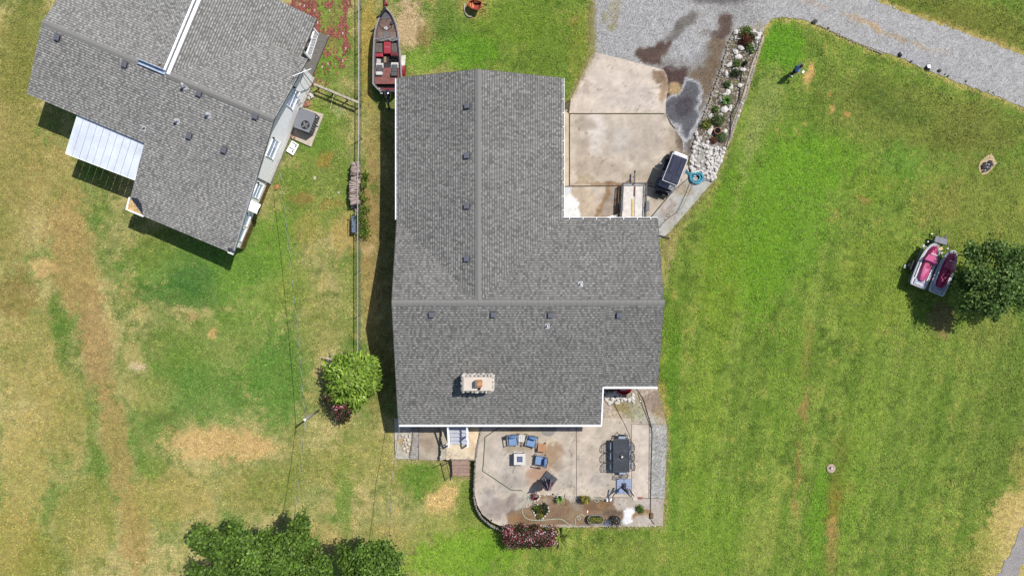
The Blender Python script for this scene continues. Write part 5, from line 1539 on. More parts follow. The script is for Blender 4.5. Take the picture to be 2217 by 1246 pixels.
# rough edging on both sides of the bed
sp = []
def edge(pts, n, jit, s0, s1, z=.08):
    pts = [Vector((a, b, 0)) for a, b in pts]
    L = [(pts[i + 1] - pts[i]).length for i in range(len(pts) - 1)]; T = sum(L)
    out = []
    for k in range(n):
        d = (k + .5) / n * T; i = 0
        while i < len(L) - 1 and d > L[i]: d -= L[i]; i += 1
        q = pts[i].lerp(pts[i + 1], min(d / L[i], 1)); dr = pts[i + 1] - pts[i]
        s = rnd.uniform(s0, s1)
        p = PG(q.x + rnd.uniform(-jit, jit), q.y + rnd.uniform(-jit, jit), z)
        out.append((p, s * rnd.uniform(.9, 1.5), s, s * .8, math.atan2(-dr.y, dr.x) + rnd.uniform(-.3, .3)))
    return out
stones(edge([(1589, 72), (1576, 100), (1563, 150), (1540, 212), (1530, 240), (1514, 270)], 48, 1.6, .05, .1), bed, m_rock2, seed=5)
stones(edge([(1589, 72), (1604, 64), (1628, 67), (1650, 74)], 16, 2, .06, .12), bed, m_rock, seed=6)
kerb = patch('bed_kerb', [(1653, 74), (1655, 82), (1636, 142), (1617, 208), (1600, 252), (1583, 302), (1575, 318), (1569, 315), (1577, 296), (1592, 250), (1609, 204), (1628, 138), (1645, 96)], .13, .1, layer((196, 180, 158), [(1600, 220, 12, 30, 0, (166, 152, 136), .7)], 6, 4, 8), M('concrete'), skirt=.16)
stones(edge([(1650, 88), (1634, 140), (1615, 206), (1597, 252), (1580, 304)], 44, 1.4, .05, .1, .14), bed, m_rock2, seed=7)
bp = MB(); bp.tube([P(1612, 140, .15), P(1606, 160, .16), P(1601, 215, .15), P(1583, 250, .15), P(1582, 285, .15), P(1572, 320, .15)], .03, 6)
tag(bp.build('edging_pipe', M('dark pipe', (70, 68, 70), rough=.6)), 'dark pipe laid along the right side of the garden bed', 'pipe')
stones(edge([(1756, 44), (1765, 52), (1790, 62), (1830, 82), (1870, 100), (1910, 115)], 34, 1.4, .04, .08, .02), drive, m_rock2, seed=9)
stones([(PG(x, y, .06), s, s * .8, s * .7, a) for x, y, s, a in ((1763, 47, .2, .3), (2034, 153, .14, 0), (2046, 161, .07, 0), (2053, 165, .08, 1), (1973, 133, .09, 0), (1793, 61, .09, 0), (2092, 176, .06, 0), (2150, 200, .06, 0))], drive, M('dark rock', (92, 84, 78), rough=.9, var=.3), seed=10)

# pile of white rocks in the corner behind the house
c = P(1342, 858, 0)
rp = thing('rock_pile', 'pile of white rocks in the corner under the eave', 'rocks', c)
sp = []
poly = [(1306, 848), (1340, 842), (1360, 846), (1372, 844), (1375, 866), (1371, 876), (1362, 866), (1345, 872), (1320, 878), (1314, 868)]
while len(sp) < 62:
    x, y = rnd.uniform(1304, 1378), rnd.uniform(840, 882)
    if not bool(pip(poly, np.array([x]), np.array([y]))[0]): continue
    s = rnd.uniform(.06, .13); sp.append((P(x, y, .05 + rnd.random() * .06), s * rnd.uniform(.8, 1.7), s, s * .8, rnd.uniform(0, PI)))
stones(sp, rp, m_rock, seed=11)
c = PG(880, 960, 0); c.z = LZ
rp2 = thing('rock_pile', 'pale flat stones piled beside the low wall left of the back steps', 'rocks', c)
sp = []
for cx, cy, w in ((210, 260, 70), (275, 275, 70), (250, 340, 60), (320, 350, 80), (355, 280, 60), (345, 230, 50), (215, 410, 40), (270, 405, 60), (345, 440, 70), (210, 465, 40), (275, 460, 50), (240, 530, 80), (295, 505, 60), (310, 590, 80), (380, 200, 40), (170, 430, 24)):
    q = P(850 + cx / 9.585, 915 + cy / 9.585, LZ + .1); sp.append((q, w / 9.585 * S_ * .55, w / 9.585 * S_ * .5, .09, rnd.uniform(0, PI)))
stones(sp, rp2, M('cream rock', (236, 222, 208), rough=.9, var=.1, sc=4), seed=12)
for nm, lb, x, y, w, c_ in (('rock', 'pale crescent shaped flat rock lying on the grass near the firewood', 681, 386, .17, (214, 206, 180)), ('rock', 'small pale rock lying near the bushes by the fence line', 733, 417, .12, (206, 204, 180)), ('rock', 'orange brown flat stone at the lower corner of the white house', 599, 404, .26, (206, 140, 96))):
    p = PG(x, y, .05); o = MB().blob(p, (w, w * .65, .07), x, .2, rz=.9).build(nm, M('rock %d' % x, c_, rough=.9, var=.15)); tag(o, lb, 'rock')
c = PG(712, 790)
rp3 = thing('rock_pile', 'pinkish pale rocks heaped at the left of the bright green bush', 'rocks', c)
stones([(PG(600 + cx / 5.19, 700 + cy / 5.19, .16), w / 5.19 * S_, h / 5.19 * S_, .2, rnd.uniform(0, 3)) for cx, cy, w, h in ((518, 380, 20, 16), (568, 395, 26, 28), (612, 355, 16, 20), (608, 405, 24, 22), (720, 335, 20, 26), (555, 480, 36, 34), (545, 562, 24, 22), (580, 450, 30, 26), (600, 440, 24, 30), (720, 365, 16, 16), (590, 470, 24, 24))], rp3, M('pink rock', (224, 206, 190), rough=.9, var=.1), seed=13)
c = PG(665, 200)
rp4 = thing('rock_pile', 'small heap of stones and bricks against the white house', 'rocks', c)
stones([(PG(x, y, .08), s, s * .8, s * .7, a) for x, y, s, a in ((672, 205, .16, 0), (676, 210, .14, 1), (668, 212, .12, 2), (679, 203, .1, 0))], rp4, m_rock, seed=14)
stones([(PG(x, y, .07), s, s * .7, s * .6, a) for x, y, s, a in ((664, 224, .2, .3), (667, 227, .16, 1), (660, 228, .15, 2), (664, 208, .12, 1))], rp4, M('brick rock', (190, 130, 110), rough=.9, var=.2), seed=15)
# mossy old bricks showing through the grass beside the white house
def oldbricks():
    rng = random.Random(4); V = []; F = []; C = []
    clus = [(650, 16, 26, 22, 260), (678, 30, 10, 34, 150), (712, 10, 14, 8, 60), (748, 10, 10, 14, 90), (745, 48, 9, 24, 110), (748, 100, 7, 14, 60), (690, 108, 14, 12, 80), (705, 75, 24, 22, 70), (730, 70, 22, 10, 60), (666, 150, 10, 12, 60), (660, 170, 8, 10, 30), (700, 150, 30, 16, 36), (684, 55, 10, 24, 50), (716, 118, 26, 10, 30), (740, 130, 10, 16, 30), (690, 180, 12, 10, 16)]
    mb = MB()
    for cx, cy, rx, ry, n in clus:
        for _ in range(n):
            x = cx + rng.gauss(0, rx * .55); y = cy + rng.gauss(0, ry * .55)
            x = round(x / 3.2) * 3.2; y = round(y / 6.6) * 6.6 + (3.3 if int(round(x / 3.2)) % 2 else 0)
            if rng.random() < .35: continue
            c = A((168, 100, 90)) * rng.uniform(.7, 1.25) if rng.random() < .97 else A((220, 190, 180))
            p = PG(x, y, .005 + rng.uniform(0, .014))
            mb.box(p, (.08, .16, .05), rng.gauss(0, .05), col=tuple(c))
    mb.build('old_paving_bricks', M('old brick', attr=True, rough=.95, var=.15), kind='stuff')
oldbricks()

# bits of mulch, bark and gravel lying in the bed, and dry leaves along the slabs
def litter(name, n, where, z, size, cols, seed):
    rng = np.random.default_rng(seed)
    px = np.concatenate([rng.uniform(a, c, int(n * w)) for a, b, c, d, w, poly in where]); py = np.concatenate([rng.uniform(b, d, int(n * w)) for a, b, c, d, w, poly in where])
    ok = np.zeros(len(px), bool)
    for *_, poly in where: ok |= pip(poly, px, py)
    px, py = px[ok], py[ok]; m = len(px)
    x = (px - CX) * CAM_H / FPX; y = (CY - py) * CAM_H / FPX; a = rng.uniform(0, 2 * PI, m); s = rng.uniform(*size, m); w = s * rng.uniform(.3, .8, m); zz = z + rng.uniform(.004, .02, m)
    ca, sa = np.cos(a), np.sin(a); t = rng.uniform(-.01, .02, (m, 4))
    co = np.stack([np.stack([x + ca * u * s - sa * v * w, y + sa * u * s + ca * v * w, zz + t[:, i] + .008], -1) for i, (u, v) in enumerate(((-.5, -.5), (.5, -.4), (.5, .5), (-.4, .5)))], 1)
    pal = np.array([A(c) for c in cols]); col = pal[rng.integers(0, len(pal), m)] * rng.uniform(.7, 1.25, (m, 1))
    link(name, fast_mesh(name, co, 4, col), M('litter', attr=True, rough=.9, var=.1), kind='stuff')
litter('bed_litter', 9000, [(1490, 60, 1655, 310, 1, [(1588, 70), (1650, 74), (1575, 308), (1502, 308), (1538, 212)])], .05, (.04, .13), [(150, 134, 120), (112, 94, 80), (190, 180, 168), (96, 82, 70), (210, 204, 196), (132, 120, 100), (140, 150, 90)], 3)
litter('dry_leaves', 500, [(1400, 385, 1540, 515, .3, T_WALK), (1043, 1060, 1435, 1140, .6, PAT_D), (1290, 835, 1440, 917, .5, BACK_C)], .055, (.02, .055), [(110, 84, 60), (150, 124, 90), (84, 74, 62), (186, 170, 140), (120, 128, 70)], 4)
# plants in the bed
def smallplant(name, label, x, y, z, r, cols, seed, h=.25, flowers=None, cat='plant', pz=None):
    p = P(x, y, z); t = thing(name, label, cat, p)
    MB().tube([p, p + Vector((0, 0, h * .6))], .02, 6).build('stem', m_bark, t)
    leafcloud('foliage', [((p.x, p.y, z + h * .55), (r, r, h * .6))], max(10, int(90 * r)), 30, (.05, .11), cols, t, seed, r * .28, long=1.5, up=.5)
    if flowers: leafcloud('flowers', [((p.x, p.y, z + h * .7), (r, r, h * .6))], max(8, int(60 * r)), 8, (.04, .08), flowers, t, seed + 50, r * .2, long=.6, up=1.2, rand=.5)
    return t
GB = [(96, 128, 50), (120, 152, 62), (80, 104, 44), (140, 168, 74)]
DG = [(66, 82, 46), (84, 104, 56), (56, 70, 40)]
smallplant('shrub', 'round bright green shrub at the top of the garden bed', 1613, 71, .06, .30, GB, 31)
smallplant('shrub', 'reddish brown leaved shrub near the top of the garden bed', 1612, 88, .06, .33, [(128, 70, 48), (104, 58, 44), (150, 92, 64)], 32, .35)
smallplant('shrub', 'white flowering plant by the right edge of the garden bed', 1625, 104, .06, .26, GB, 33, .3, [(236, 236, 216), (226, 230, 190)])
smallplant('shrub', 'small dark shrub at the upper right of the garden bed', 1626, 81, .06, .17, DG, 34)
smallplant('shrub', 'leafy green plant between three pale rocks in the bed', 1593, 139, .06, .22, GB, 35)
smallplant('shrub', 'dark leafy plant just below three pale rocks in the bed', 1592, 160, .06, .24, DG, 36)
smallplant('shrub', 'dark small plant near the kerb of the garden bed', 1611, 138, .06, .14, DG, 37)
smallplant('shrub', 'narrow green plant left of a round pale rock in the bed', 1574, 183, .06, .16, GB, 38)
smallplant('shrub', 'flowering low plant left of the potted plant in the bed', 1527, 270, .06, .28, [(150, 160, 70), (176, 180, 84), (120, 140, 56)], 39)
smallplant('shrub', 'dark green shrub above the clay pot in the bed', 1554, 260, .06, .36, [(88, 110, 60), (110, 132, 70), (70, 90, 48), (170, 180, 110)], 40, .32)
smallplant('shrub', 'soft green clump right of the clay pot in the bed', 1561, 296, .06, .26, [(110, 140, 84), (130, 156, 92)], 41)
smallplant('shrub', 'tiny yellow green plant beside the star shaped rock', 1548, 238, .06, .16, GB, 42)
smallplant('shrub', 'rusty dry clump under the clay pot', 1543, 303, .06, .2, [(150, 104, 82), (130, 88, 70)], 43, .15)
blade_plant('spiky_plant', 'green spiky rosette plant in the middle of the garden bed', 1572, 219, .07, .42, 46, [(96, 140, 46), (120, 164, 60), (80, 118, 40)], 44, .35, w=.05)


def pot(name, label, px, py, z, r, h, mat, soil=True, cat='pot', n=20):
    p = P(px, py, z); t = thing(name, label, cat, p)
    MB().lathe([(r * .72, 0), (r, h), (r * 1.06, h), (r * 1.06, h - .03), (r * .9, h - .03), (r * .88, h - .08)], p, n).build('shell', mat, t, smooth=False)
    if soil: MB().cyl((p.x, p.y), r * .88, z + h - .09, z + h - .06, n).build('soil', M('bed soil'), t)
    return t
m_clay = M('clay pot', (206, 140, 112), rough=.85, var=.15)
pot('flower_pot', 'round clay pot standing in the lower garden bed', 1551, 285, .06, .2, .3, m_clay)
# ================================================================== VEHICLES AND YARD THINGS
m_blk = M('black rubber', (44, 43, 45), rough=.75, var=.15)
m_steel = M('galvanised steel', (176, 178, 180), rough=.45, var=.1, metal=.4)
m_grey = M('grey plastic', (128, 130, 136), rough=.6, var=.08)


def wheel(parent, c, r, w, axis='x', rim=True):
    """tyre with a rim; axis along x"""
    v = bpy.data.objects.new('wheel', None); COL.objects.link(v); v.parent = parent
    c = Vector(c); v.location = c - wloc(parent) if False else c
    mb = MB(); n = 20; prof = [(r * .6, -w / 2), (r * .92, -w / 2), (r, -w * .3), (r, w * .3), (r * .92, w / 2), (r * .6, w / 2)]
    vs = []; fs = []
    for a, b in prof:
        for k in range(n):
            t = 2 * PI * k / n; vs.append((b, a * math.cos(t), a * math.sin(t)))
    for i in range(len(prof) - 1):
        for k in range(n): fs.append((i * n + k, i * n + (k + 1) % n, (i + 1) * n + (k + 1) % n, (i + 1) * n + k))
    me = MB().add(vs, fs).mesh('tyre'); link('tyre', me, m_blk, v)
    if rim:
        mb = MB(); mb.tube([(-w * .42, 0, 0), (w * .42, 0, 0)], r * .62, 14); link('rim', mb.mesh('rim'), m_steel, v)
    return v


def put(t, p, rz=0.0): t.location = p; t.rotation_euler = (0, 0, rz)


O0 = Vector((0, 0, 0))
# ------------------------------------------------------------------ bass boat on its trailer
def BQ(cx, cy, z):
    """point of the close look at the boat (crop coordinates) at height z"""
    return P(750 + cx / 4.79, cy / 4.79, z)


bt = thing('boat_trailer', 'red boat trailer with a white and red fender under the fishing boat', 'trailer', P(838, 110, 0))
m_red = M('red paint', (158, 48, 56), rough=.4, var=.1, coat=.3)
MB().tube([BQ(415, -60, .5), BQ(412, 60, .5), BQ(412, 120, .5)], .06, 8).build('tongue', m_red, bt)
fr = MB()
for a, b in (((412, 100), (310, 330)), ((412, 100), (530, 330)), ((310, 330), (300, 860)), ((530, 330), (560, 860)), ((300, 500), (560, 500)), ((300, 860), (560, 860))):
    fr.beam(BQ(*a, .5), BQ(*b, .5), .08, .1)
fr.build('frame', m_red, bt)
MB().box(BQ(412, 45, .62), (.2, .12, .24)).build('winch', m_red, bt)
for sgn, cx in ((1, 596), (-1, 310)):
    c = BQ(cx, 690, .32); q = BQ(cx, 690, .62)
    wh = wheel(bt, c - wloc(bt), .32, .2)
    if sgn < 0: continue
    for nm, y0, y1, mt in (('fender', 570, 690, M('fender white', (226, 220, 206), rough=.4)), ('fender_rear', 690, 790, m_red)):
        a = BQ(cx, y0, .5); b = BQ(cx, y1, .5); mb = MB(); n = 5
        vs = []
        for k in range(n + 1):
            y = a.y + (b.y - a.y) * k / n; d = (y - c.y) / .62; z = .3 + .42 * math.sqrt(max(0, 1 - d * d * .8))
            vs += [(c.x - .12, y, z), (c.x + .12, y, z), (c.x + .14, y, z - .08)]
        mb.add(vs, [f for k in range(n) for f in ((3 * k, 3 * k + 1, 3 * k + 4, 3 * k + 3), (3 * k + 1, 3 * k + 2, 3 * k + 5, 3 * k + 4))])
        mb.build(nm, mt, bt, smooth=True)

bo = thing('fishing_boat', 'long black fishing boat with red seats and an outboard motor beside the house', 'boat', P(838, 110, .55))
L_ = [(405, 68), (380, 110), (350, 150), (326, 205), (303, 270), (288, 340), (279, 430), (273, 560), (270, 700), (269, 868), (300, 905), (352, 958)]
R_ = [(405, 68), (436, 105), (462, 130), (490, 175), (517, 240), (535, 315), (550, 420), (562, 560), (572, 700), (580, 868), (556, 905), (510, 960)]
zg = [1.22, 1.2, 1.18, 1.15, 1.12, 1.1, 1.08, 1.06, 1.05, 1.05, 1.05, 1.0]
n = len(L_)
vs = []; fs = []
def ring(inset, z0, zadd):
    out = []
    for i in range(n):
        l = BQ(*L_[i], zg[i] + zadd); r = BQ(*R_[i], zg[i] + zadd); c = (l + r) / 2
        w = (r - l).length / 2
        k = max(0, 1 - inset / max(w, .02)) if i else 0
        l2, r2 = c + (l - c) * k, c + (r - c) * k
        if inset and i == 0: l2.y -= inset * 1.3; r2.y -= inset * 1.3
        if inset and i == n - 1: l2.y += inset; r2.y += inset
        if z0 is not None: l2.z = r2.z = z0(i)
        out.append((l2, r2))
    return out
def skin(rings, close=True):
    vs = []; fs = []
    for rg in rings:
        for l, r in rg: vs += [l, r]
    for k in range(len(rings) - 1):
        a, b = k * 2 * n, (k + 1) * 2 * n
        for i in range(n - 1):
            fs.append((a + 2 * i, a + 2 * i + 2, b + 2 * i + 2, b + 2 * i)); fs.append((a + 2 * i + 3, a + 2 * i + 1, b + 2 * i + 1, b + 2 * i + 3))
        e = 2 * (n - 1); fs.append((a + e, a + e + 1, b + e + 1, b + e))
    return MB().add(vs, fs)
hull = skin([ring(.0, None, 0), ring(.05, None, -.22), ring(.18, lambda i: .72 + .25 * max(0, 1 - i / 3), 0), ring(.75, lambda i: .58 + .35 * max(0, 1 - i / 3), 0)])
hull.build('hull', M('black hull', (52, 48, 50), rough=.3, var=.15, coat=.5), bo, smooth=False)
g1 = skin([ring(0, None, 0), ring(.035, None, .03), ring(.07, None, .0)]); g1.build('gunwale', M('gunwale black', (58, 56, 60), rough=.4), bo)
for ins in (.012, .062):
    mb = MB(); rg = ring(ins, None, .034)
    mb.tube([p[0] for p in rg], .014, 6); mb.tube([p[1] for p in rg][0:], .014, 6); 
    mb.build('trim_stripe', M('pale stripe', (214, 206, 210), rough=.4), bo)
side = skin([ring(.07, None, 0), ring(.16, None, -.04), ring(.17, lambda i: .62, 0)]); side.build('inner_side', M('inner hull', (84, 74, 74), rough=.6), bo)
m_carp = M('brown carpet', (132, 108, 98), rough=.95, var=.3, sc=4, bump=.3)
rg = ring(.15, None, -.07)
def deckpoly(i0, i1, z, ins=.15):
    rg = ring(ins, lambda i: z, 0); pts = [rg[i][0] for i in range(i0, i1 + 1)] + [rg[i][1] for i in range(i1, i0 - 1, -1)]
    return [(p.x, p.y) for p in pts]
MB().prism(deckpoly(2, 6, 1.02), .94, 1.02).build('front_deck', m_carp, bo)
MB().prism(deckpoly(1, 3, 1.0, .1), 1.0, 1.05).build('bow_plate', M('bow plate', (98, 98, 104), rough=.5), bo)
MB().prism(deckpoly(5, 9, .66), .6, .66).build('floor', M('dark carpet', (64, 56, 54), rough=.95, var=.3), bo)
MB().prism(deckpoly(8, 9, .98), .9, .98).build('rear_deck', M('reddish carpet', (150, 98, 92), rough=.95, var=.2), bo)
def bbox(nm, x0, y0, x1, y1, z0, z1, mat, bev=.02, tp=1.0):
    a = BQ(x0, y0, z1); b = BQ(x1, y1, z1)
    return MB().box(((a.x + b.x) / 2, (a.y + b.y) / 2, (z0 + z1) / 2), (abs(b.x - a.x), abs(b.y - a.y), z1 - z0), taper=tp).build(nm, mat, bo, bev=bev)
m_mar = M('maroon vinyl', (176, 44, 62), rough=.5, var=.12, coat=.2); m_mar2 = M('dark maroon', (138, 44, 56), rough=.5)
m_gcar = M('grey carpet', (112, 104, 98), rough=.95, var=.25)
bbox('hatch', 325, 330, 376, 388, 1.0, 1.035, M('deck hatch', (140, 122, 112), rough=.9)); bbox('hatch', 382, 330, 446, 388, 1.0, 1.035, M('grey hatch', (128, 122, 120), rough=.9)); bbox('hatch', 452, 332, 515, 388, 1.0, 1.035, M('deck hatch'))
bbox('cooler', 384, 432, 458, 556, .66, 1.0, m_mar, .03); bbox('cooler_latch', 394, 486, 446, 492, .99, 1.015, M('latch', (220, 150, 160)))
bbox('locker', 296, 446, 372, 545, .66, .97, m_gcar); bbox('locker', 464, 446, 530, 545, .66, .97, m_gcar)
bbox('seat_base', 292, 545, 378, 590, .66, .9, m_mar, .03); bbox('dash', 458, 545, 536, 582, .66, 1.0, m_mar2, .03)
c = BQ(500, 594, 1.08); mb = MB(); mb.tube([c + Vector((math.cos(t) * .19, math.sin(t) * .13, math.sin(t) * .12)) for t in [k * PI / 8 for k in range(16)]], .022, 6, closed=True); mb.tube([c - Vector((.18, 0, 0)), c + Vector((.18, 0, 0))], .02, 5); mb.tube([c, c + Vector((0, .18, -.1))], .03, 6)
mb.build('steering_wheel', m_blk, bo, smooth=True)
for (x0, y0, x1, y1, bx) in ((306, 655, 384, 790, 0), (462, 648, 540, 800, 1)):
    s = bpy.data.objects.new('seat', None); COL.objects.link(s); s.parent = bo; q = BQ((x0 + x1) / 2, (y0 + y1) / 2, .95); s.location = q - wloc(bo)
    a = BQ(x0, y0, 1.0); b = BQ(x1, y1, 1.0); w = b.x - a.x; h = a.y - b.y
    MB().box((q.x, q.y, .93), (w, h, .1)).build('shell', M('seat white', (226, 222, 216), rough=.5), s, bev=.03)
    MB().box((q.x, q.y + h * .08, 1.0), (w * .78, h * .52, .08)).build('cushion', M('seat grey', (92, 94, 98), rough=.7), s, bev=.03)
    MB().box((q.x, q.y - h * .36, 1.06), (w * .9, h * .28, .26)).build('backrest', M('seat white') if not bx else M('seat grey'), s, bev=.05)
bbox('battery_box', 392, 668, 462, 722, .66, .92, M('box black', (60, 60, 62)), .02); bbox('battery_label', 400, 704, 448, 716, .91, .925, M('label white', (236, 236, 236)))
bbox('floor_plank', 386, 586, 414, 650, .66, .7, M('tan plank', (164, 140, 112)))
bbox('transom', 362, 912, 520, 952, .7, .96, m_mar2, .03); bbox('splash_well', 300, 852, 540, 900, .66, .74, M('well black', (34, 30, 30)), .01)
# roll of netting across the middle
mb = MB(); rnd = random.Random(2)
for k in range(5): mb.tube([BQ(288 + t * 24.5, 398 + 10 * math.sin(t * 1.3 + k) + k * 5, 1.06 + .03 * math.sin(t * 2 + k * 2)) for t in range(11)], .035, 6)
tag(mb.build('netting_roll', M('grey netting', (150, 148, 146), rough=.9, var=.4, sc=14)), 'grey roll of netting lying across the fishing boat', 'netting')
# bow motor, its foot and the pedestal
tm = bpy.data.objects.new('bow_motor', None); COL.objects.link(tm); tm.parent = bo; tm.location = BQ(380, 200, 1.1) - wloc(bo)
MB().tube([BQ(310, 188, 1.2), BQ(350, 165, 1.22), BQ(395, 100, 1.26), BQ(405, 75, 1.28)], [.05, .07, .06, .04], 8).build('shaft', m_blk, tm, smooth=True)
MB().tube([BQ(325, 205, 1.08), BQ(345, 265, 1.08), BQ(380, 300, 1.07), BQ(430, 315, 1.07), BQ(468, 290, 1.07), BQ(470, 265, 1.07)], .012, 5).build('cable', m_blk, tm)
MB().blob(BQ(468, 240, 1.1), (.11, .15, .06), 3, .1).build('foot_pedal', M('pedal', (74, 72, 72)), tm)
MB().cyl(BQ(410, 296, 1.03), .1, 1.02, 1.07, 18).build('pedestal_plate', M('label white'), bo)
MB().cyl(BQ(410, 296, 1.03), .035, 1.06, 1.1, 10).build('pedestal_socket', m_blk, bo)
# outboard
ob = bpy.data.objects.new('outboard_motor', None); COL.objects.link(ob); ob.parent = bo; ob.location = BQ(428, 985, 1.1) - wloc(bo)
c = BQ(426, 975, 1.25); m_ob = M('glossy navy cowl', (34, 36, 50), rough=.18, var=.05, spec=.6, coat=.8)
mb = MB(); mb.lathe([(.17, -.3), (.24, -.2), (.25, .0), (.22, .1), (.14, .16), (.04, .18)], c, 18, .8, 1.15); mb.build('cowl', m_ob, ob, smooth=True)
q = BQ(432, 1075, .8); MB().tube([c + Vector((0, -.1, -.2)), c + Vector((.0, -.3, -.35)), q, q + Vector((.03, -.25, -.3))], [.12, .1, .07, .05], 8).build('leg', m_ob, ob, smooth=True)
for k in range(3):
    a = k * 2.094; MB().box(q + Vector((math.cos(a) * .1, -.3, -.3 + math.sin(a) * .1)), (.14, .03, .09), mat=Matrix.Rotation(-a, 3, 'Y')).build('propeller_blade', m_ob, ob)
MB().beam(BQ(352, 968, 1.0), BQ(376, 968, 1.0), .05, .04).build('light_bar', M('label white'), bo); MB().cyl(BQ(343, 920, 1.06), .035, 1.04, 1.09, 10).build('stern_light', M('label white'), bo)

# ------------------------------------------------------------------ flat utility trailer with two white deck sheets
ut = thing('utility_trailer', 'small utility trailer with a white boarded deck parked by the garage', 'trailer', P(1372, 433, 0))
def UQ(cx, cy, z): return P(1300 + cx / 7.79, 320 + cy / 7.79, z)
m_fr = M('grey trailer frame', (104, 102, 100), rough=.6, var=.2)
DZ = .5
for x0, x1 in ((398, 578), (586, 748)):
    a = UQ(x0, 610, DZ); b = UQ(x1, 1165, DZ); s = .97 if x0 < 500 else 1
    MB().add([UQ(x0, 610, DZ), UQ(x1, 625 if x0 > 500 else 618, DZ), UQ(x1 - 14 if x0 > 500 else x1 - 6, 1170, DZ), UQ(x0 - 35 if x0 < 500 else x0 - 6, 1165, DZ)] + [UQ(x0, 610, DZ - .03), UQ(x1, 620, DZ - .03), UQ(x1 - 10, 1170, DZ - .03), UQ(x0 - 30 if x0 < 500 else x0 - 6, 1165, DZ - .03)], [(3, 2, 1, 0), (4, 5, 6, 7), (0, 1, 5, 4), (1, 2, 6, 5), (2, 3, 7, 6), (3, 0, 4, 7)]).build('deck_sheet', M('weathered white board', (242, 234, 226), rough=.85, var=.16, sc=3.5, fine=.1, bsc=20), ut)
c4 = [UQ(385, 592, .82), UQ(783, 592, .82), UQ(768, 1180, .82), UQ(345, 1180, .82)]
for i in range(4): MB().beam(c4[i], c4[(i + 1) % 4], .05, .05).build('top_rail', m_fr, ut)
d4 = [Vector((p.x, p.y, .45)) for p in c4]
for i in range(4): MB().beam(d4[i], d4[(i + 1) % 4], .06, .1).build('bed_frame', m_fr, ut)
for i in range(4):
    a, b = c4[i], c4[(i + 1) % 4]
    for k in range(3 if i in (1, 3) else 2):
        q = a.lerp(b, k / (3 if i in (1, 3) else 2)); MB().beam((q.x, q.y, .45), (q.x, q.y, .82), .04, .04).build('stake', m_fr, ut)
mid = [Vector((p.x, p.y, .63)) for p in c4]
for i in (1, 3): MB().beam(mid[i], mid[(i + 1) % 4], .03, .03).build('side_rail', m_fr, ut)
MB().beam(UQ(572, 600, .45), UQ(578, 400, .45), .08, .08).build('tongue', m_fr, ut); MB().blob(UQ(580, 398, .47), (.07, .08, .06), 4, .1).build('coupler', m_blk, ut)
MB().tube([UQ(556, 490, .3), UQ(556, 490, .62), UQ(546, 500, .64)], .025, 6).build('jack', m_blk, ut)
for cx, sx in ((778, 1), (338, -1)):
    c = UQ(cx, 990, .3); wheel(ut, c - wloc(ut), .3, .17)
    MB().box(c + Vector((0, 0, .36)), (.22, .62, .03)).build('fender', M('fender grey', (112, 114, 120), rough=.5), ut, bev=.01)
tag(MB().beam(UQ(545, 860, .525), UQ(540, 1155, .525), .14, .03).build('timber_plank', M('yellow timber', (230, 204, 140), rough=.8, var=.12, sc=4)), 'pale yellow plank lying on the utility trailer deck', 'plank')
tag(MB().beam(UQ(578, 650, .52), UQ(572, 815, .52), .1, .025).build('timber_plank', M('rust stained wood', (126, 90, 78), rough=.9, var=.3)), 'short dark rust stained plank on the utility trailer deck', 'plank')
q = UQ(200, 1175, .12); tag(MB().box(q, (.62, .22, .12), rz=.25).build('white_board', m_white, bev=.01), 'white board lying under the garage eave by the trailer', 'board')

# ------------------------------------------------------------------ golf cart
gc = thing('golf_cart', 'golf cart with a dark ribbed roof edged in white', 'golf cart', O0)
m_roof = M('dark roof plastic', (62, 66, 86), rough=.55, var=.15, sc=3, spec=.08); m_body = M('dark cart body', (40, 42, 62), rough=.3, var=.1, coat=.4)
RZ = 1.78
mb = MB(); mb.box((0, -.02, RZ), (1.0, 1.78, .06)); mb.build('roof_edge', M('pale edge', (232, 232, 236), rough=.5), gc, bev=.05)
mb = MB(); mb.box((0, -.04, RZ + .05), (.93, 1.68, .07), taper=.94); mb.build('roof_panel', m_roof, gc, bev=.03)
for x in (-.24, .24):
    MB().box((x, .12, RZ + .09), (.27, 1.1, .035), taper=.82).build('roof_rib', m_roof, gc, bev=.014)
    MB().box((x, .12, RZ + .112), (.17, .9, .02), taper=.8).build('roof_rib', m_roof, gc, bev=.01)
MB().box((0, -.1, RZ + .092), (.1, 1.45, .03), taper=.7).build('roof_rib', m_roof, gc, bev=.012)
MB().box((0, .93, RZ - .01), (.86, .12, .05), taper=.8).build('front_lip', m_white, gc, bev=.03)
for x in (-.44, .44):
    for y0, y1 in ((.78, 1.0), (-.75, -.72)): MB().tube([(x, y0, RZ - .02), (x, y1, .75)], .022, 6).build('roof_post', m_blk, gc)
MB().box((0, .95, .5), (1.0, .62, .4), taper=.85).build('front_cowl', m_body, gc, bev=.08)
MB().box((0, .25, .32), (1.0, .9, .08)).build('floor', m_blk, gc)
MB().box((0, -.45, .48), (1.05, .75, .36)).build('seat_box', m_body, gc, bev=.04)
MB().box((0, -.3, .72), (.96, .44, .12)).build('seat_cushion', M('grey vinyl', (150, 152, 160), rough=.5), gc, bev=.04)
MB().box((0, -.55, .98), (.96, .1, .34), mat=Matrix.Rotation(.15, 3, 'X')).build('seat_back', M('grey vinyl'), gc, bev=.03)
MB().box((0, -1.0, .42), (1.0, .5, .3)).build('rear_body', m_body, gc, bev=.05)
MB().box((0, -.86, .74), (.94, .42, .1)).build('rear_seat', M('grey vinyl'), gc, bev=.04)
MB().box((0, -1.32, .3), (.8, .34, .05)).build('rear_step', m_blk, gc, bev=.02)
MB().tube([(-.25, .62, .95), (-.25, .75, .6)], .025, 6).build('steering_column', m_blk, gc)
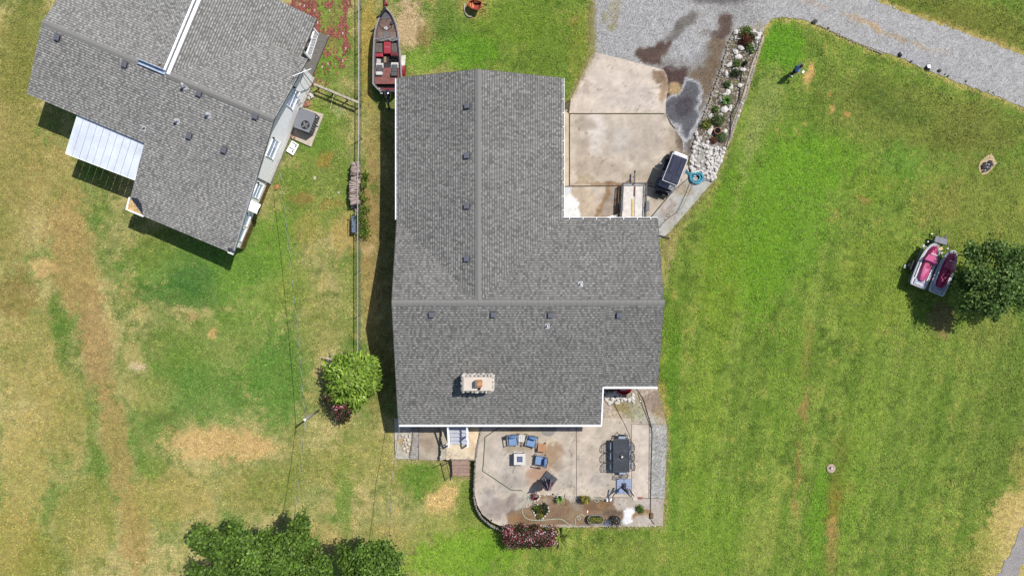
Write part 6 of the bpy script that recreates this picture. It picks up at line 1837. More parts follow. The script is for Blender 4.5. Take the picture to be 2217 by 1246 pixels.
mb = MB(); mb.tube([(-.25 + math.cos(t) * .17, .6 + math.sin(t) * .12, .97 + math.sin(t) * -.1) for t in [k * PI / 8 for k in range(16)]], .018, 6, closed=True); mb.build('steering_wheel', m_blk, gc)
MB().box((0, .86, 1.25), (.92, .02, .9), mat=Matrix.Rotation(-.2, 3, 'X')).build('windscreen', M('clear screen', (150, 165, 180), rough=.05, spec=.8), gc)
for x in (-.47, .47):
    for y in (.82, -.82): wheel(gc, (x, y, .24), .24, .2)
    MB().box((x * 1.02, -.82, .52), (.26, .6, .05)).build('fender', M('fender grey'), gc, bev=.02)
for x in (-.36, .36): MB().box((x, -1.27, .5), (.1, .03, .12)).build('tail_light', M('tail lens', (190, 190, 196), rough=.2), gc)
put(gc, P(1448, 376, SLABZ), R(-21.3))

# ------------------------------------------------------------------ personal watercraft on a double trailer
pt = thing('watercraft_trailer', 'double trailer carrying two pink seated watercraft beside the tree', 'trailer', P(2012, 580, 0))
ax = Vector((39.6, 95, 0)).normalized(); axx = Vector((95, -39.6, 0)).normalized()
pc = P(2011, 582, .0)
def TQ(a, b, z): return Vector((pc.x, pc.y, 0)) + axx * a + ax * b + Vector((0, 0, z))
for a in (-1.05, -.15, .15, 1.05): MB().beam(TQ(a, -1.3, .36), TQ(a, 1.2, .36), .06, .08).build('bunk', m_steel, pt)
for b in (-.9, .5, 1.1): MB().beam(TQ(-1.15, b, .3), TQ(1.15, b, .3), .06, .08).build('crossbar', m_steel, pt)
MB().beam(TQ(0, 1.1, .3), TQ(-.0, 2.3, .34), .07, .07).build('tongue', m_fr, pt)
for a in (-1, 1): MB().beam(TQ(a * .5, 1.5, .32), TQ(0, 2.2, .33), .04, .05).build('tongue_brace', m_fr, pt)
for a in (-1.28, 1.28): 
    w = wheel(pt, TQ(a, -.3, .25) - wloc(pt), .25, .16); w.rotation_euler = (0, 0, R(-22.6))
    MB().box(TQ(a, -.3, .54), (.2, .6, .03), rz=R(-22.6)).build('fender', m_blk, pt)
tb = P(2037.5, 520.5, .62)
MB().box((tb.x, tb.y, .48), (.78, .38, .3), rz=R(-16)).build('tool_box', M('grey box', (122, 126, 136), rough=.5), pt, bev=.02)
q = P(2035, 503, .6); mb = MB(); mb.tube([q + Vector((-.1, -.15, -.2)), q + Vector((0, .15, 0)), q + Vector((.08, -.15, -.2))], .035, 6); mb.tube([q + Vector((-.1, -.15, -.2)), q + Vector((.08, -.15, -.2))], .03, 6); mb.build('winch_frame', m_fr, pt)
q = P(2018, 506, .55); MB().blob(q, (.08, .04, .04), 3).build('light', m_white, pt)
q = P(2036.5, 538, .5); tag(MB().box((q.x, q.y, .5), (.24, .2, .06), rz=.4).build('cardboard', M('cardboard', (226, 206, 150))), 'small yellow block on the watercraft trailer below its tool box', 'block')
for x, y in ((2009, 523), (2052, 538)): MB().blob(P(x, y, .9), (.06, .06, .06), 4, .1).build('bow_stop', m_white, pt)
q = P(1959, 576, .3); mb = MB(); mb.blob(q + Vector((0, .06, 0)), (.08, .07, .04), 2, .1); mb.blob(q - Vector((.02, .07, 0)), (.08, .06, .04), 3, .1); mb.build('hub_light', M('pale plastic', (214, 224, 226)), pt)

pw = thing('watercraft', 'white watercraft with a bright pink seat in full sun on the trailer', 'watercraft', O0, 'pink seated watercraft on the trailer')
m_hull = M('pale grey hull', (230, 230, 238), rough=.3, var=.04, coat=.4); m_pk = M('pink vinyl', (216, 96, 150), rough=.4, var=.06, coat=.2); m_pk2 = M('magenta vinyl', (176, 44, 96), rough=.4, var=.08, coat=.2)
HW = [(1.42, .03), (1.36, .17), (1.2, .3), (.9, .42), (.5, .5), (0, .535), (-.5, .54), (-1.0, .52), (-1.3, .5), (-1.42, .44)]
def loft(levels):
    """levels: (scale x, scale y, z offset function) rings of the outline"""
    vs = []; fs = []; m = len(HW)
    for sx, sy, zf, dy in levels:
        for y, w in HW: vs.append((-w * sx, y * sy + dy, zf(y)))
        for y, w in reversed(HW): vs.append((w * sx, y * sy + dy, zf(y)))
    k = 2 * m
    for a in range(len(levels) - 1):
        for i in range(k): fs.append((a * k + i, a * k + (i + 1) % k, (a + 1) * k + (i + 1) % k, (a + 1) * k + i))
    fs.append(tuple(range((len(levels) - 1) * k, len(levels) * k))); fs.append(tuple(range(k - 1, -1, -1)))
    return MB().add(vs, fs)
rise = lambda z: (lambda y: z + .1 * max(0, y / 1.42) ** 2)
loft([(.3, .85, lambda y: .42 + .2 * max(0, y) ** 2, 0), (.9, .95, rise(.56), 0), (1.0, 1.0, rise(.68), 0), (1.0, 1.0, rise(.73), 0), (.93, .97, rise(.76), 0), (.8, .92, rise(.70), -.0)]).build('hull', m_hull, pw, smooth=False, bev=.0)
loft([(.62, .62, rise(.68), .38), (.56, .6, rise(.86), .38), (.40, .52, rise(.96), .38), (.14, .4, rise(1.0), .38)]).build('hood', m_pk2, pw, smooth=True)
MB().box((0, .86, 1.01), (.34, .5, .08), mat=Matrix.Rotation(-.12, 3, 'X'), taper=.7).build('hood_panel', m_pk, pw, bev=.04)
MB().box((0, .68, 1.06), (.4, .06, .04)).build('hood_stripe', M('stripe white', (240, 214, 226)), pw)
MB().add([(-.25, .62, 1.0), (.25, .62, 1.0), (-.42, .2, 1.12), (.42, .2, 1.12), (0, .2, 1.22), (0, .62, 1.08), (-.3, .12, 1.0), (.3, .12, 1.0)], [(0, 5, 4, 2), (5, 1, 3, 4), (2, 4, 6), (4, 3, 7), (4, 7, 6)]).build('handlebar_cover', m_pk, pw)
mb = MB(); mb.tube([(-.42, .25, 1.06), (.42, .25, 1.06)], .03, 8); mb.build('handlebar', m_blk, pw)
ss = [(.35, .2), (.2, .22), (-.3, .24), (-.8, .2), (-1.02, .13)]
vs = []; fs = []
for sc, z in ((1.3, .7), (1.2, .82), (.95, .96), (.5, .99)):
    for y, w in ss: vs.append((-w * sc, y, z - (.06 if y < -.9 else 0)))
    for y, w in reversed(ss): vs.append((w * sc, y, z - (.06 if y < -.9 else 0)))
k = 10
for a in range(3):
    for i in range(k): fs.append((a * k + i, a * k + (i + 1) % k, (a + 1) * k + (i + 1) % k, (a + 1) * k + i))
fs.append(tuple(range(30, 40)))
MB().add(vs, fs).build('seat', m_pk, pw, smooth=False)
MB().box((.0, -1.02, .86), (.1, .05, .04)).build('seat_handle', M('stripe white'), pw)
MB().box((0, -1.24, .775), (.42, .07, .03)).build('boarding_strip', M('white strip', (244, 244, 248)), pw)
for s in (-1, 1): MB().beam((s * .39, .2, .78), (s * .36, -.9, .78), .07, .05).build('footwell_edge', M('white strip'), pw)
MB().box((0, -1.15, .765), (.62, .36, .012)).build('rear_mat', M('pale mat', (188, 192, 206), rough=.7), pw)
rz = R(-22.6)
put(pw, P(1991, 574.5, .1), rz)
p2 = dup(pw, P(2030.5, 589.5, .1), rz, 'white watercraft with its pink seat darkened for the tree shade')
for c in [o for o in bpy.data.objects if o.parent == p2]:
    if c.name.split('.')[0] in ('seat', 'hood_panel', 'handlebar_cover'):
        c.data = c.data.copy(); c.data.materials[0] = m_pk2  # pink parts recoloured darker, putting the tree's shade into the colour

# ------------------------------------------------------------------ chain link fence along the side lawn
fe = thing('chain_link_fence', 'long grey chain link fence running down between the two houses', 'fence', PG(783, 380))
def FQ(py, z): q = PG(783.5 - (2.5 if py > 300 else 0), py, 0); return Vector((q.x, q.y, q.z + z))
FH = .92
ys = [-12, 20, 110, 205, 300, 395, 490, 585, 680, 785]
tr = MB(); tr.tube([FQ(y, FH) for y in ys], .026, 8); tr.build('top_rail', M('fence steel', (188, 190, 190), rough=.5, metal=.3, var=.08), fe)
pm = None
for y in ys:
    MB().tube([FQ(y, -.05), FQ(y, FH + .04)], .03, 8).build('post', M('fence steel'), fe)
mw = MB()
y0, y1 = -12.0, 785.0
n = 260
for k in range(n):
    py = y0 + (y1 - y0) * k / n; q = FQ(py, .03); d = (y1 - y0) / n * 5
    mw.tube([q, FQ(min(py + d, y1), FH - .02)], .004, 3, caps=False); q2 = FQ(py, FH - .02)
    mw.tube([q2, FQ(min(py + d, y1), .03)], .004, 3, caps=False)
mw.build('chain_link_mesh', M('fence steel'), fe, kind='stuff')
f2 = thing('rail_fence', 'weathered wooden rail fence joining the white house to the chain link fence', 'fence', PG(728, 200))
a = P(680, 182, .95); b = P(776, 222, .95)
MB().beam(a, b, .13, .06).build('top_rail', M('weathered wood', (196, 188, 168), rough=.9, var=.3, sc=5), f2)
for t_ in (.02, .35, .68, .98):
    q = a.lerp(b, t_); MB().beam((q.x, q.y, 0), (q.x, q.y, .92), .07, .07).build('post', M('dark wood', (104, 92, 76), rough=.9, var=.3), f2)
MB().beam(a - Vector((0, 0, .5)), b - Vector((0, 0, .5)), .04, .1).build('lower_rail', M('dark wood'), f2)
q = PG(720, 236, .03); tag(MB().beam(PG(715, 236, .03), PG(723, 204, .03), .05, .04).build('stick', M('pale wood', (206, 200, 150), rough=.8)), 'thin pale stick lying on the grass below the wooden rail fence', 'stick')

# firewood stacked along the fence
fw = thing('firewood_stack', 'stack of grey split logs along the chain link fence', 'firewood', PG(770, 413))
m_log = M('split log', (190, 172, 162), rough=.95, var=.35, sc=7, bump=.5, bsc=30); m_log2 = M('log bark', (140, 124, 116), rough=.95, var=.4, sc=7, bump=.5)
rnd = random.Random(12)
lm = []
for k in range(6):
    mb = MB(); L = .62 * rnd.uniform(.8, 1.15); r = rnd.uniform(.055, .085)
    pts = []
    for t_ in (0, .5, 1):
        for a in (0, 1.3, 2.5, 3.6, 4.9): pts.append((L * (t_ - .5), math.cos(a) * r * rnd.uniform(.8, 1.2), math.sin(a) * r * rnd.uniform(.8, 1.2)))
    mb.add(pts, [(i * 5 + j, i * 5 + (j + 1) % 5, (i + 1) * 5 + (j + 1) % 5, (i + 1) * 5 + j) for i in (0, 1) for j in range(5)] + [(4, 3, 2, 1, 0), (10, 11, 12, 13, 14)])
    me = mb.mesh('log'); me.materials.append(m_log if k < 5 else m_log2); lm.append(me)
for lv in range(6):
    py = 352 + lv * 2
    while py < 450 - lv * 2:
        q = PG(769.5 + rnd.uniform(-1.2, 1.2) - (2.5 if 395 < py < 435 else 0), py, .08 + lv * .14)
        o = bpy.data.objects.new('log', rnd.choice(lm)); COL.objects.link(o); o.parent = fw; o.location = q - wloc(fw); o.rotation_euler = (rnd.uniform(0, 6), rnd.uniform(-.1, .1), rnd.gauss(0, .22))
        py += rnd.uniform(3.6, 5.2)
for py, z in ((456, .1), (460, .08), (465, .12), (470, .08), (474, .1), (478, .08)):
    o = bpy.data.objects.new('log', rnd.choice(lm)); COL.objects.link(o); o.parent = fw; o.location = PG(770 + rnd.uniform(-3, 3), py, z) - wloc(fw); o.rotation_euler = (rnd.uniform(0, 6), 0, rnd.gauss(.3, .8)); o.scale = (.55, .8, .8)
# garden cart standing by the fence
wb = thing('garden_cart', 'black framed garden cart with a grey blue tub beside the fence', 'cart', PG(767, 486))
def CQ(cx, cy, z): return PG(740 + cx / 6.92, 340 + cy / 6.92, z)
MB().box(CQ(188, 1010, .42), (.26, .82, .26), taper=1.25).build('tub', M('blue grey tub', (112, 128, 150), rough=.5, var=.2), wb, bev=.04)
mb = MB(); mb.tube([CQ(185, 870, .5), CQ(130, 880, .55), CQ(122, 960, .55), CQ(126, 1130, .55), CQ(180, 1130, .45)], .022, 6); mb.build('handle', m_blk, wb)
mb = MB(); mb.tube([CQ(160, 940, .3), CQ(160, 1090, .3)], .025, 6); mb.tube([CQ(140, 960, .3), CQ(140, 1120, .3)], .02, 6); mb.build('frame', m_blk, wb)
for cy in (960, 1070): wheel(wb, CQ(160, cy, .16) - wloc(wb), .16, .07)
vt = thing('vine', 'green climbing vine on the fence beside the garden cart', 'plant', PG(784, 480))
limbs(PG(784, 480), PG(784, 470, .5), [PG(784, 440, .7), PG(785, 500, .7)], .02, vt, 'stem')
leafcloud('foliage', [(tuple(PG(x, y, z)), (r, r, .3)) for x, y, z, r in ((787, 425, .3, .2), (788, 450, .4, .25), (785, 470, .5, .32), (790, 490, .4, .3), (787, 505, .4, .22), (775, 470, .4, .2), (789, 400, .25, .16), (790, 382, .25, .16))], 34, 30, (.07, .14), [(104, 140, 44), (88, 124, 40), (128, 160, 56), (150, 176, 70)], vt, 61, .14)

# ------------------------------------------------------------------ beside the white house
ac = thing('air_conditioner', 'grey packaged air conditioner on a concrete pad by the white house', 'air conditioner', P(663, 265, 0))
ang = math.atan2(-.388, .922)
def AQ(cx, cy, z): return P(620 + cx / 5.42, 120 + cy / 5.42, z)
pp = [AQ(160, 600, .12), AQ(438, 690, .12), AQ(290, 1072, .12), AQ(35, 960, .12)]
tag(MB().prism([(p.x, p.y) for p in pp], -.05, .12).build('concrete_pad', M('pad concrete', (214, 200, 180), rough=.9, var=.15)), 'square concrete pad under the grey air conditioner', 'pad')
tp = [AQ(155, 612, 1.02), AQ(350, 685, 1.02), AQ(265, 905, 1.02), AQ(72, 835, 1.02)]
ctr = sum(tp, Vector()) / 4
mb = MB(); mb.prism([(p.x, p.y) for p in tp], .12, .98); mb.build('cabinet', M('ac cabinet', (96, 98, 106), rough=.5), ac, bev=.01)
# top with a round opening: ring of quads
fc = AQ(222, 815, 1.02); fr_ = .27
n = 28; inner = [(fc.x + fr_ * math.cos(2 * PI * k / n), fc.y + fr_ * math.sin(2 * PI * k / n)) for k in range(n)]
outer = []
cs = [(p.x, p.y) for p in tp]
for k in range(n):
    dx, dy = math.cos(2 * PI * k / n), math.sin(2 * PI * k / n); best = 9
    for i in range(4):
        (ax_, ay_), (bx_, by_) = cs[i], cs[(i + 1) % 4]; ex, ey = bx_ - ax_, by_ - ay_
        den = dx * ey - dy * ex
        if abs(den) < 1e-9: continue
        t_ = ((ax_ - fc.x) * ey - (ay_ - fc.y) * ex) / den; s_ = ((ax_ - fc.x) * dy - (ay_ - fc.y) * dx) / den
        if t_ > 0 and -.001 <= s_ <= 1.001: best = min(best, t_)
    outer.append((fc.x + dx * best, fc.y + dy * best))
vs = [(x, y, 1.02) for x, y in inner] + [(x, y, 1.02) for x, y in outer] + [(x, y, .985) for x, y in inner]
MB().add(vs, [(k, n + k, n + (k + 1) % n, (k + 1) % n) for k in range(n)] + [(2 * n + k, k, (k + 1) % n, 2 * n + (k + 1) % n) for k in range(n)]).build('top_panel', M('ac top', (142, 144, 152), rough=.5, var=.05), ac)
for i in range(4): MB().beam(tp[i] - Vector((0, 0, .02)), tp[(i + 1) % 4] - Vector((0, 0, .02)), .02, .05).build('top_edge', M('ac top'), ac)
MB().cyl((fc.x, fc.y), fr_ * .98, .984, .988, 24).build('fan_well', M('fan well', (58, 58, 62)), ac)
for k in range(4):
    a = k * PI / 2 + .5; MB().box((fc.x + math.cos(a) * .12, fc.y + math.sin(a) * .12, .998), (.2, .11, .008), mat=Matrix.Rotation(a, 3, 'Z') @ Matrix.Rotation(.15, 3, 'X')).build('fan_blade', M('fan blade', (150, 150, 156), rough=.4), ac)
mb = MB()
for r_ in (.07, .12, .17, .22): mb.tube([(fc.x + r_ * math.cos(2 * PI * k / 20), fc.y + r_ * math.sin(2 * PI * k / 20), 1.016) for k in range(20)], .004, 4, closed=True)
mb.build('fan_guard', m_blk, ac, kind='stuff')
for k in range(5):
    f0 = .30 + k * .13; q = tp[1].lerp(tp[2], f0) ; o_ = U * .012
    MB().beam(Vector((q.x, q.y, .86)) + o_, Vector((q.x, q.y, .3)) + o_, .05, .02).build('louvre', M('louvre', (150, 152, 160)), ac)
q = tp[1].lerp(tp[2], .12); MB().box(Vector((q.x, q.y, .7)) + U * .01, (.02, .12, .12), rz=ang).build('rating_label', M('label white'), ac)
q = AQ(362, 815, .3); mb = MB(); mb.tube([q + Vector((-.1, 0, .1)), q, q + Vector((.05, -.05, -.1))], .03, 6); mb.build('drain_pipe', M('pale plastic'), ac)
bh_ = bpy.data.objects.new('brick_heap', None); COL.objects.link(bh_); bh_.location = AQ(70, 935, .12); tag(bh_, 'few loose red bricks beside the air conditioner', 'bricks')
stones([(AQ(cx, cy, .16), .09, .07, .06, a) for cx, cy, a in ((60, 910, .3), (70, 935, 1), (95, 965, .4), (60, 950, 2))], bh_, M('brick rock'), 'brick', 17)
sk = thing('sink', 'discarded white double bowl sink lying on the grass by the house', 'sink', PG(633, 321))
sq = [PG(620 + x / 5.42, 120 + y / 5.42, .16) for x, y in ((70, 998), (150, 1050), (75, 1172), (2, 1120))]
cen = sum(sq, Vector()) / 4; m_sink = M('sink enamel', (300, 300, 300), rough=.25, spec=.5)
sb = math.atan2((sq[1] - sq[0]).y, (sq[1] - sq[0]).x); wd = (sq[1] - sq[0]).length; ln = (sq[3] - sq[0]).length
lx = Vector((math.cos(sb), math.sin(sb), 0)); ly = (sq[3] - sq[0]).normalized()
rim = MB()
for a, b, w_ in ((-.46, 0, .08), (.46, 0, .08)): rim.beam(cen + lx * wd * a - ly * ln * .5, cen + lx * wd * a + ly * ln * .5, wd * w_, .03)
for b, w_ in ((-.46, .09), (0, .08), (.46, .09)): rim.beam(cen + ly * ln * b - lx * wd * .42, cen + ly * ln * b + lx * wd * .42, ln * w_, .029)
rim.build('rim', m_sink, sk)
for b in (-.23, .23):
    bw = MB(); c0 = cen + ly * ln * b
    for s in (-1, 1): bw.beam(c0 + lx * wd * .40 * s - ly * ln * .18 - Vector((0, 0, .07)), c0 + lx * wd * .40 * s + ly * ln * .18 - Vector((0, 0, .07)), .012, .12); bw.beam(c0 + ly * ln * .185 * s - lx * wd * .39 - Vector((0, 0, .07)), c0 + ly * ln * .185 * s + lx * wd * .39 - Vector((0, 0, .07)), .012, .12)
    bw.box(c0 - Vector((0, 0, .135)), (wd * .8, ln * .38, .012), rz=sb)
    bw.build('bowl', m_sink, sk); MB().cyl(c0 + lx * wd * .1, .045, .03, .045, 12).build('drain', m_blk, sk)
    MB().blob(c0 + lx * wd * .15 + ly * ln * .08 - Vector((0, 0, .11)), (.05, .04, .02), 4).build('dead_leaf', M('dead leaf', (60, 56, 50)), sk)
# aerial
an = thing('tv_aerial', 'leaning television aerial at the upper corner of the white house roof', 'aerial', NL(UW + .15, -3.4, 0))
b_ = NL(UW + .12, -3.3, .0); t_ = P(655, 155, 3.9)
MB().tube([b_, t_], .025, 8).build('mast', m_steel, an)
MB().tube([P(633, 165, 4.0), P(674, 149, 4.0)], .022, 6).build('boom', m_white, an)
mb = MB()
for k in range(7):
    q = P(636 + k * 6, 164 - k * 2.4, 4.0); d = Vector((.25, .55 - .03 * k, 0)) * (.6 if k > 1 else .8); MB().tube([q - d, q + d], .012, 5).build('element', m_steel, an)
MB().tube([P(636, 128, 4.1), P(652, 158, 3.95), P(668, 184, 2.6), P(680, 202, .6), P(679, 206, .05)], .012, 5).build('guy_wire', m_blk, an)
cbk = MB(); cbk.tube([P(656, 155, 3.9), P(650, 180, 2.9), P(663, 200, 1.4), P(668, 212, .3)], .012, 5); cbk.build('lead', m_blk, an)

# ------------------------------------------------------------------ fire bowl, person and lawn features
fbw = thing('fire_bowl', 'rusty open fronted fire bowl on a ring at the top edge of the lawn', 'fire bowl', P(1024, 20, 0))
def QF(cx, cy, z): return P(1000 + cx / 31.15, cy / 31.15, z)
vs = []; fs = []
out = [(420, 200), (480, 60), (700, -20), (1050, 20), (1370, 140), (1340, 330), (1180, 700), (900, 640), (640, 580), (440, 400)]
m_ = len(out)
for sc, z in ((1, .62), (.86, .60), (.72, .34), (1.0, .55)):
    for cx, cy in out: vs.append(QF(880 + (cx - 880) * sc, 330 + (cy - 330) * sc, z))
for a in (0, 1):
    for i in range(m_): fs.append((a * m_ + i, a * m_ + (i + 1) % m_, (a + 1) * m_ + (i + 1) % m_, (a + 1) * m_ + i))
fs.append(tuple(range(2 * m_, 3 * m_)))
for i in range(m_): fs.append((3 * m_ + i, 3 * m_ + (i + 1) % m_, (i + 1) % m_, i))
m_rust = M('rust', (176, 78, 56), rough=.7, var=.3, sc=4)
MB().add(vs, fs).build('bowl', m_rust, fbw)
for k, (a, b) in enumerate((((560, 120), (600, 560)), ((720, 100), (690, 560)), ((800, 220), (770, 570)))): MB().beam(QF(*a, .38), QF(*b, .38), .07, .08).build('stave', M('orange rust', (236, 146, 96), rough=.6, var=.2), fbw)
MB().beam(QF(800, 150, .5), QF(1280, 150, .48), .12, .1).build('ledge', M('dark rust', (120, 58, 44), rough=.8), fbw)
for cx, cy in ((520, 420), (1100, 640), (1260, 120), (560, 80)): MB().tube([QF(cx, cy, .5), QF(cx, cy, .02)], .03, 6).build('leg', m_rust, fbw)
mb = MB(); mb.tube([PG(1000 + (560 + 400 * math.cos(t)) / 31.15, (500 + 640 * math.sin(t)) / 31.15, .05) for t in [1.35 + k * .18 for k in range(13)]], .05, 8); mb.build('ground_ring', M('pale ring', (196, 186, 174), rough=.6), fbw)
for a, b in (((1380, 290), (1720, 290)), ((1320, 650), (1640, 700))): MB().tube([QF(*a, .3), QF(*b, .05)], .02, 5).build('poker', m_blk, fbw)

def person(px, py):
    p = PG(px, py, 0)
    t = thing('person', 'person in a blue shirt and dark trousers standing on the lawn by the drive', 'person', p)
    m_skin = M('skin', (196, 150, 122), rough=.6); m_sh = M('blue shirt', (96, 170, 262), rough=.8, var=.12); m_tr = M('dark trousers', (38, 40, 52), rough=.9); m_shoe = M('white shoe', (240, 240, 234), rough=.6); m_hair = M('dark hair', (46, 34, 34), rough=.8, var=.3)
    def sk(name, joints, edges, mat):
        me = bpy.data.meshes.new(name); me.from_pydata([j[:3] for j in joints], edges, [])
        o = link(name, me, mat, t); s = o.modifiers.new('skin', 'SKIN')
        for v, j in zip(me.skin_vertices[0].data, joints): v.radius = (j[3], j[3])
        me.skin_vertices[0].data[0].use_root = True
        o.modifiers.new('sub', 'SUBSURF').levels = 1
        o.modifiers['sub'].render_levels = 2
        return o
    J = [(0, 0, .92, .13), (0, .01, 1.15, .13), (0, .0, 1.38, .13), (0, .02, 1.48, .06), (0, .03, 1.56, .075), (0, .03, 1.66, .095),
         (-.19, 0, 1.38, .06), (-.24, .06, 1.12, .045), (-.12, .27, 1.08, .034), (.19, 0, 1.38, .06), (.24, .06, 1.12, .045), (.12, .27, 1.08, .034),
         (-.1, 0, .86, .085), (-.11, .02, .48, .06), (-.12, 0, .1, .042), (.1, 0, .86, .085), (.12, .02, .48, .06), (.13, 0, .1, .042)]
    E_ = [(0, 1), (1, 2), (2, 3), (3, 4), (4, 5), (2, 6), (6, 7), (7, 8), (2, 9), (9, 10), (10, 11), (0, 12), (12, 13), (13, 14), (0, 15), (15, 16), (16, 17)]
    sk('body', J, E_, m_skin)
    sk('shirt', [(0, 0, .95, .165), (0, .01, 1.15, .16), (0, 0, 1.36, .155), (0, .01, 1.44, .09), (-.2, 0, 1.38, .085), (-.235, .05, 1.2, .07), (.2, 0, 1.38, .085), (.235, .05, 1.2, .07)], [(0, 1), (1, 2), (2, 3), (2, 4), (4, 5), (2, 6), (6, 7)], m_sh)
    sk('trousers', [(0, 0, .93, .15), (-.1, 0, .84, .1), (-.115, .02, .48, .078), (-.12, 0, .12, .062), (.1, 0, .84, .1), (.122, .02, .48, .078), (.13, 0, .12, .062)], [(0, 1), (1, 2), (2, 3), (0, 4), (4, 5), (5, 6)], m_tr)
    mb = MB(); mb.blob((0, 0, 1.7), (.105, .12, .1), 3, .05, 2); link('hair', mb.mesh('hair', None, True), m_hair, t)
    for s in (-1, 1):
        mb = MB(); mb.box((s * .125, .06, .045), (.1, .29, .09), taper=.8); link('shoe', mb.mesh('shoe'), m_shoe, t, .03)
        mb = MB(); w = Vector((s * .12, .27, 1.08))
        mb.blob(w + Vector((-s * .015, .05, 0)), (.035, .05, .018), 2, 0)
        for k in range(4): mb.tube([w + Vector((-s * .015 + (k - 1.5) * .018, .085, 0)), w + Vector((-s * .03 + (k - 1.5) * .017, .125 + .01 * (1 - abs(k - 1.5)), -.012)), w + Vector((-s * .045 + (k - 1.5) * .015, .14, -.035))], [.009, .008, .007], 6)
        mb.tube([w + Vector((-s * .04, .03, .01)), w + Vector((-s * .07, .065, .02)), w + Vector((-s * .075, .09, .015))], [.01, .009, .008], 6)
        link('hand', mb.mesh('hand', None, True), m_skin, t)
    f = MB(); f.blob((0, .135, 1.61), (.016, .022, .025), 2, 0); link('nose', f.mesh('nose'), m_skin, t)
    for s in (-1, 1):
        f = MB(); f.blob((s * .035, .118, 1.645), (.012, .008, .008), 2, 0); link('eye', f.mesh('eye'), m_hair, t)
        f = MB(); f.blob((s * .098, .03, 1.63), (.012, .022, .032), 2, 0); link('ear', f.mesh('ear'), m_skin, t)
    f = MB(); f.box((0, .123, 1.565), (.045, .012, .01)); link('mouth', f.mesh('mouth'), M('lip', (160, 96, 88)), t)
    rz = R(-120)
    t.rotation_euler = (0, 0, rz); t.scale = (.96, .96, .96)
    c = MB(); c.box((0, 0, 0), (.15, .1, .04)); c.beam((-.05, .06, .02), (-.05, .16, .05), .012, .012); c.beam((.05, .06, .02), (.05, .16, .05), .012, .012)
    o = c.build('remote_control', m_white, bev=.01); o.location = p + Matrix.Rotation(rz, 3, 'Z') @ Vector((0, .40 * .96, 1.10 * .96)); o.rotation_euler = (0, 0, rz)
    tag(o, 'small white remote control held by the person in blue', 'remote')
person(1712.5, 160)

fp = thing('fire_pit', 'dark heap of charred wood and stones in a bare sandy circle', 'fire pit', PG(2138, 358))
def HQ(cx, cy, z): return PG(2110 + cx / 17.8, 320 + cy / 17.8, z)
patch('sand_ring', [(2118 + 0, 362), (2122, 350), (2133, 340), (2141, 334), (2150, 337), (2154, 346), (2158, 354), (2150, 363), (2138, 376), (2126, 379), (2121, 371)], lambda x, y: Gz(x, y) + .012, .08, layer((214, 190, 148), [(2138, 356, 8, 10, 0, (190, 172, 166), .7)], 5, 3, 6), M('dry soil'), skirt=.05)
stones([(HQ(cx, cy, .07), w / 17.8 * S_, w * .8 / 17.8 * S_, .09, a) for cx, cy, w, a in ((400, 600, 80, .3), (350, 700, 100, .2), (330, 780, 80, 1), (600, 560, 100, .6), (640, 640, 90, 0), (560, 680, 90, 1), (450, 860, 90, 0), (500, 800, 80, 2), (560, 780, 80, 1.4), (420, 760, 100, 0), (345, 900, 60, 0), (590, 520, 60, 0))], fp, M('charred rock', (72, 66, 70), rough=.8, var=.4, sc=6), seed=19)
stones([(HQ(cx, cy, .1), w / 17.8 * S_, w * .7 / 17.8 * S_, .07, a) for cx, cy, w, a in ((490, 740, 50, .4), (400, 870, 50, .6), (540, 650, 50, 2), (450, 630, 40, 1), (575, 770, 36, 0))], fp, M('ash rock', (206, 200, 204), rough=.8, var=.2), seed=20)
q = HQ(1010, 600, 0); gs = thing('ground_stake', 'thin metal stake with a shiny tip beside the fire pit circle', 'stake', q)
MB().tube([HQ(690, 720, .02), HQ(830, 660, .3), HQ(960, 610, .55)], .014, 5).build('rod', m_blk, gs); MB().blob(HQ(1010, 590, .6), (.07, .06, .05), 3, .2).build('tip', m_steel, gs)
wc = thing('well_cap', 'round concrete cap with a small pipe in the right lawn', 'cap', PG(1798, 1012))
q = PG(1798.5, 1013); MB().lathe([(.28, -.02), (.28, .05), (.26, .07), (.0, .07)], q, 24).build('cap', M('cap concrete', (192, 172, 150), rough=.9, var=.2, sc=5), wc)
q2 = PG(1798, 1011); mb = MB(); mb.tube([q2 + Vector((0, 0, .06)), q2 + Vector((0, 0, .16))], .07, 12); mb.build('collar', M('grey collar', (150, 140, 140)), wc); MB().cyl((q2.x, q2.y), .035, q2.z + .1, q2.z + .22, 10).build('pipe', m_white, wc)
for i, (x, y, lb) in enumerate(((1948, 119, 'round dark landscape lamp with a glassy top by the drive edge'), (2006.5, 147, 'dark solar landscape lamp with a white square top by the drive edge'))):
    p = PG(x, y); t = thing('landscape_lamp', lb, 'lamp', p)
    MB().lathe([(.07, 0), (.12, .05), (.11, .12), (.05, .16)], p, 12, 1.0, 1.3).build('base', M('dark green plastic', (48, 58, 58), rough=.4), t, smooth=True)
    if i: MB().box(p + Vector((.02, .03, .2)), (.17, .18, .03), rz=.2).build('panel', m_white, t); MB().tube([p + Vector((0, 0, .1)), p + Vector((.02, .03, .19))], .03, 6).build('neck', m_blk, t); MB().box(p + Vector((.14, -.06, .08)), (.1, .2, .1), rz=.5).build('side_wing', M('dark green plastic'), t)
    else: MB().blob(p + Vector((.03, .06, .17)), (.06, .07, .04), 3, 0, 2).build('lens', M('pale lens', (206, 222, 220), rough=.1, spec=.8), t)

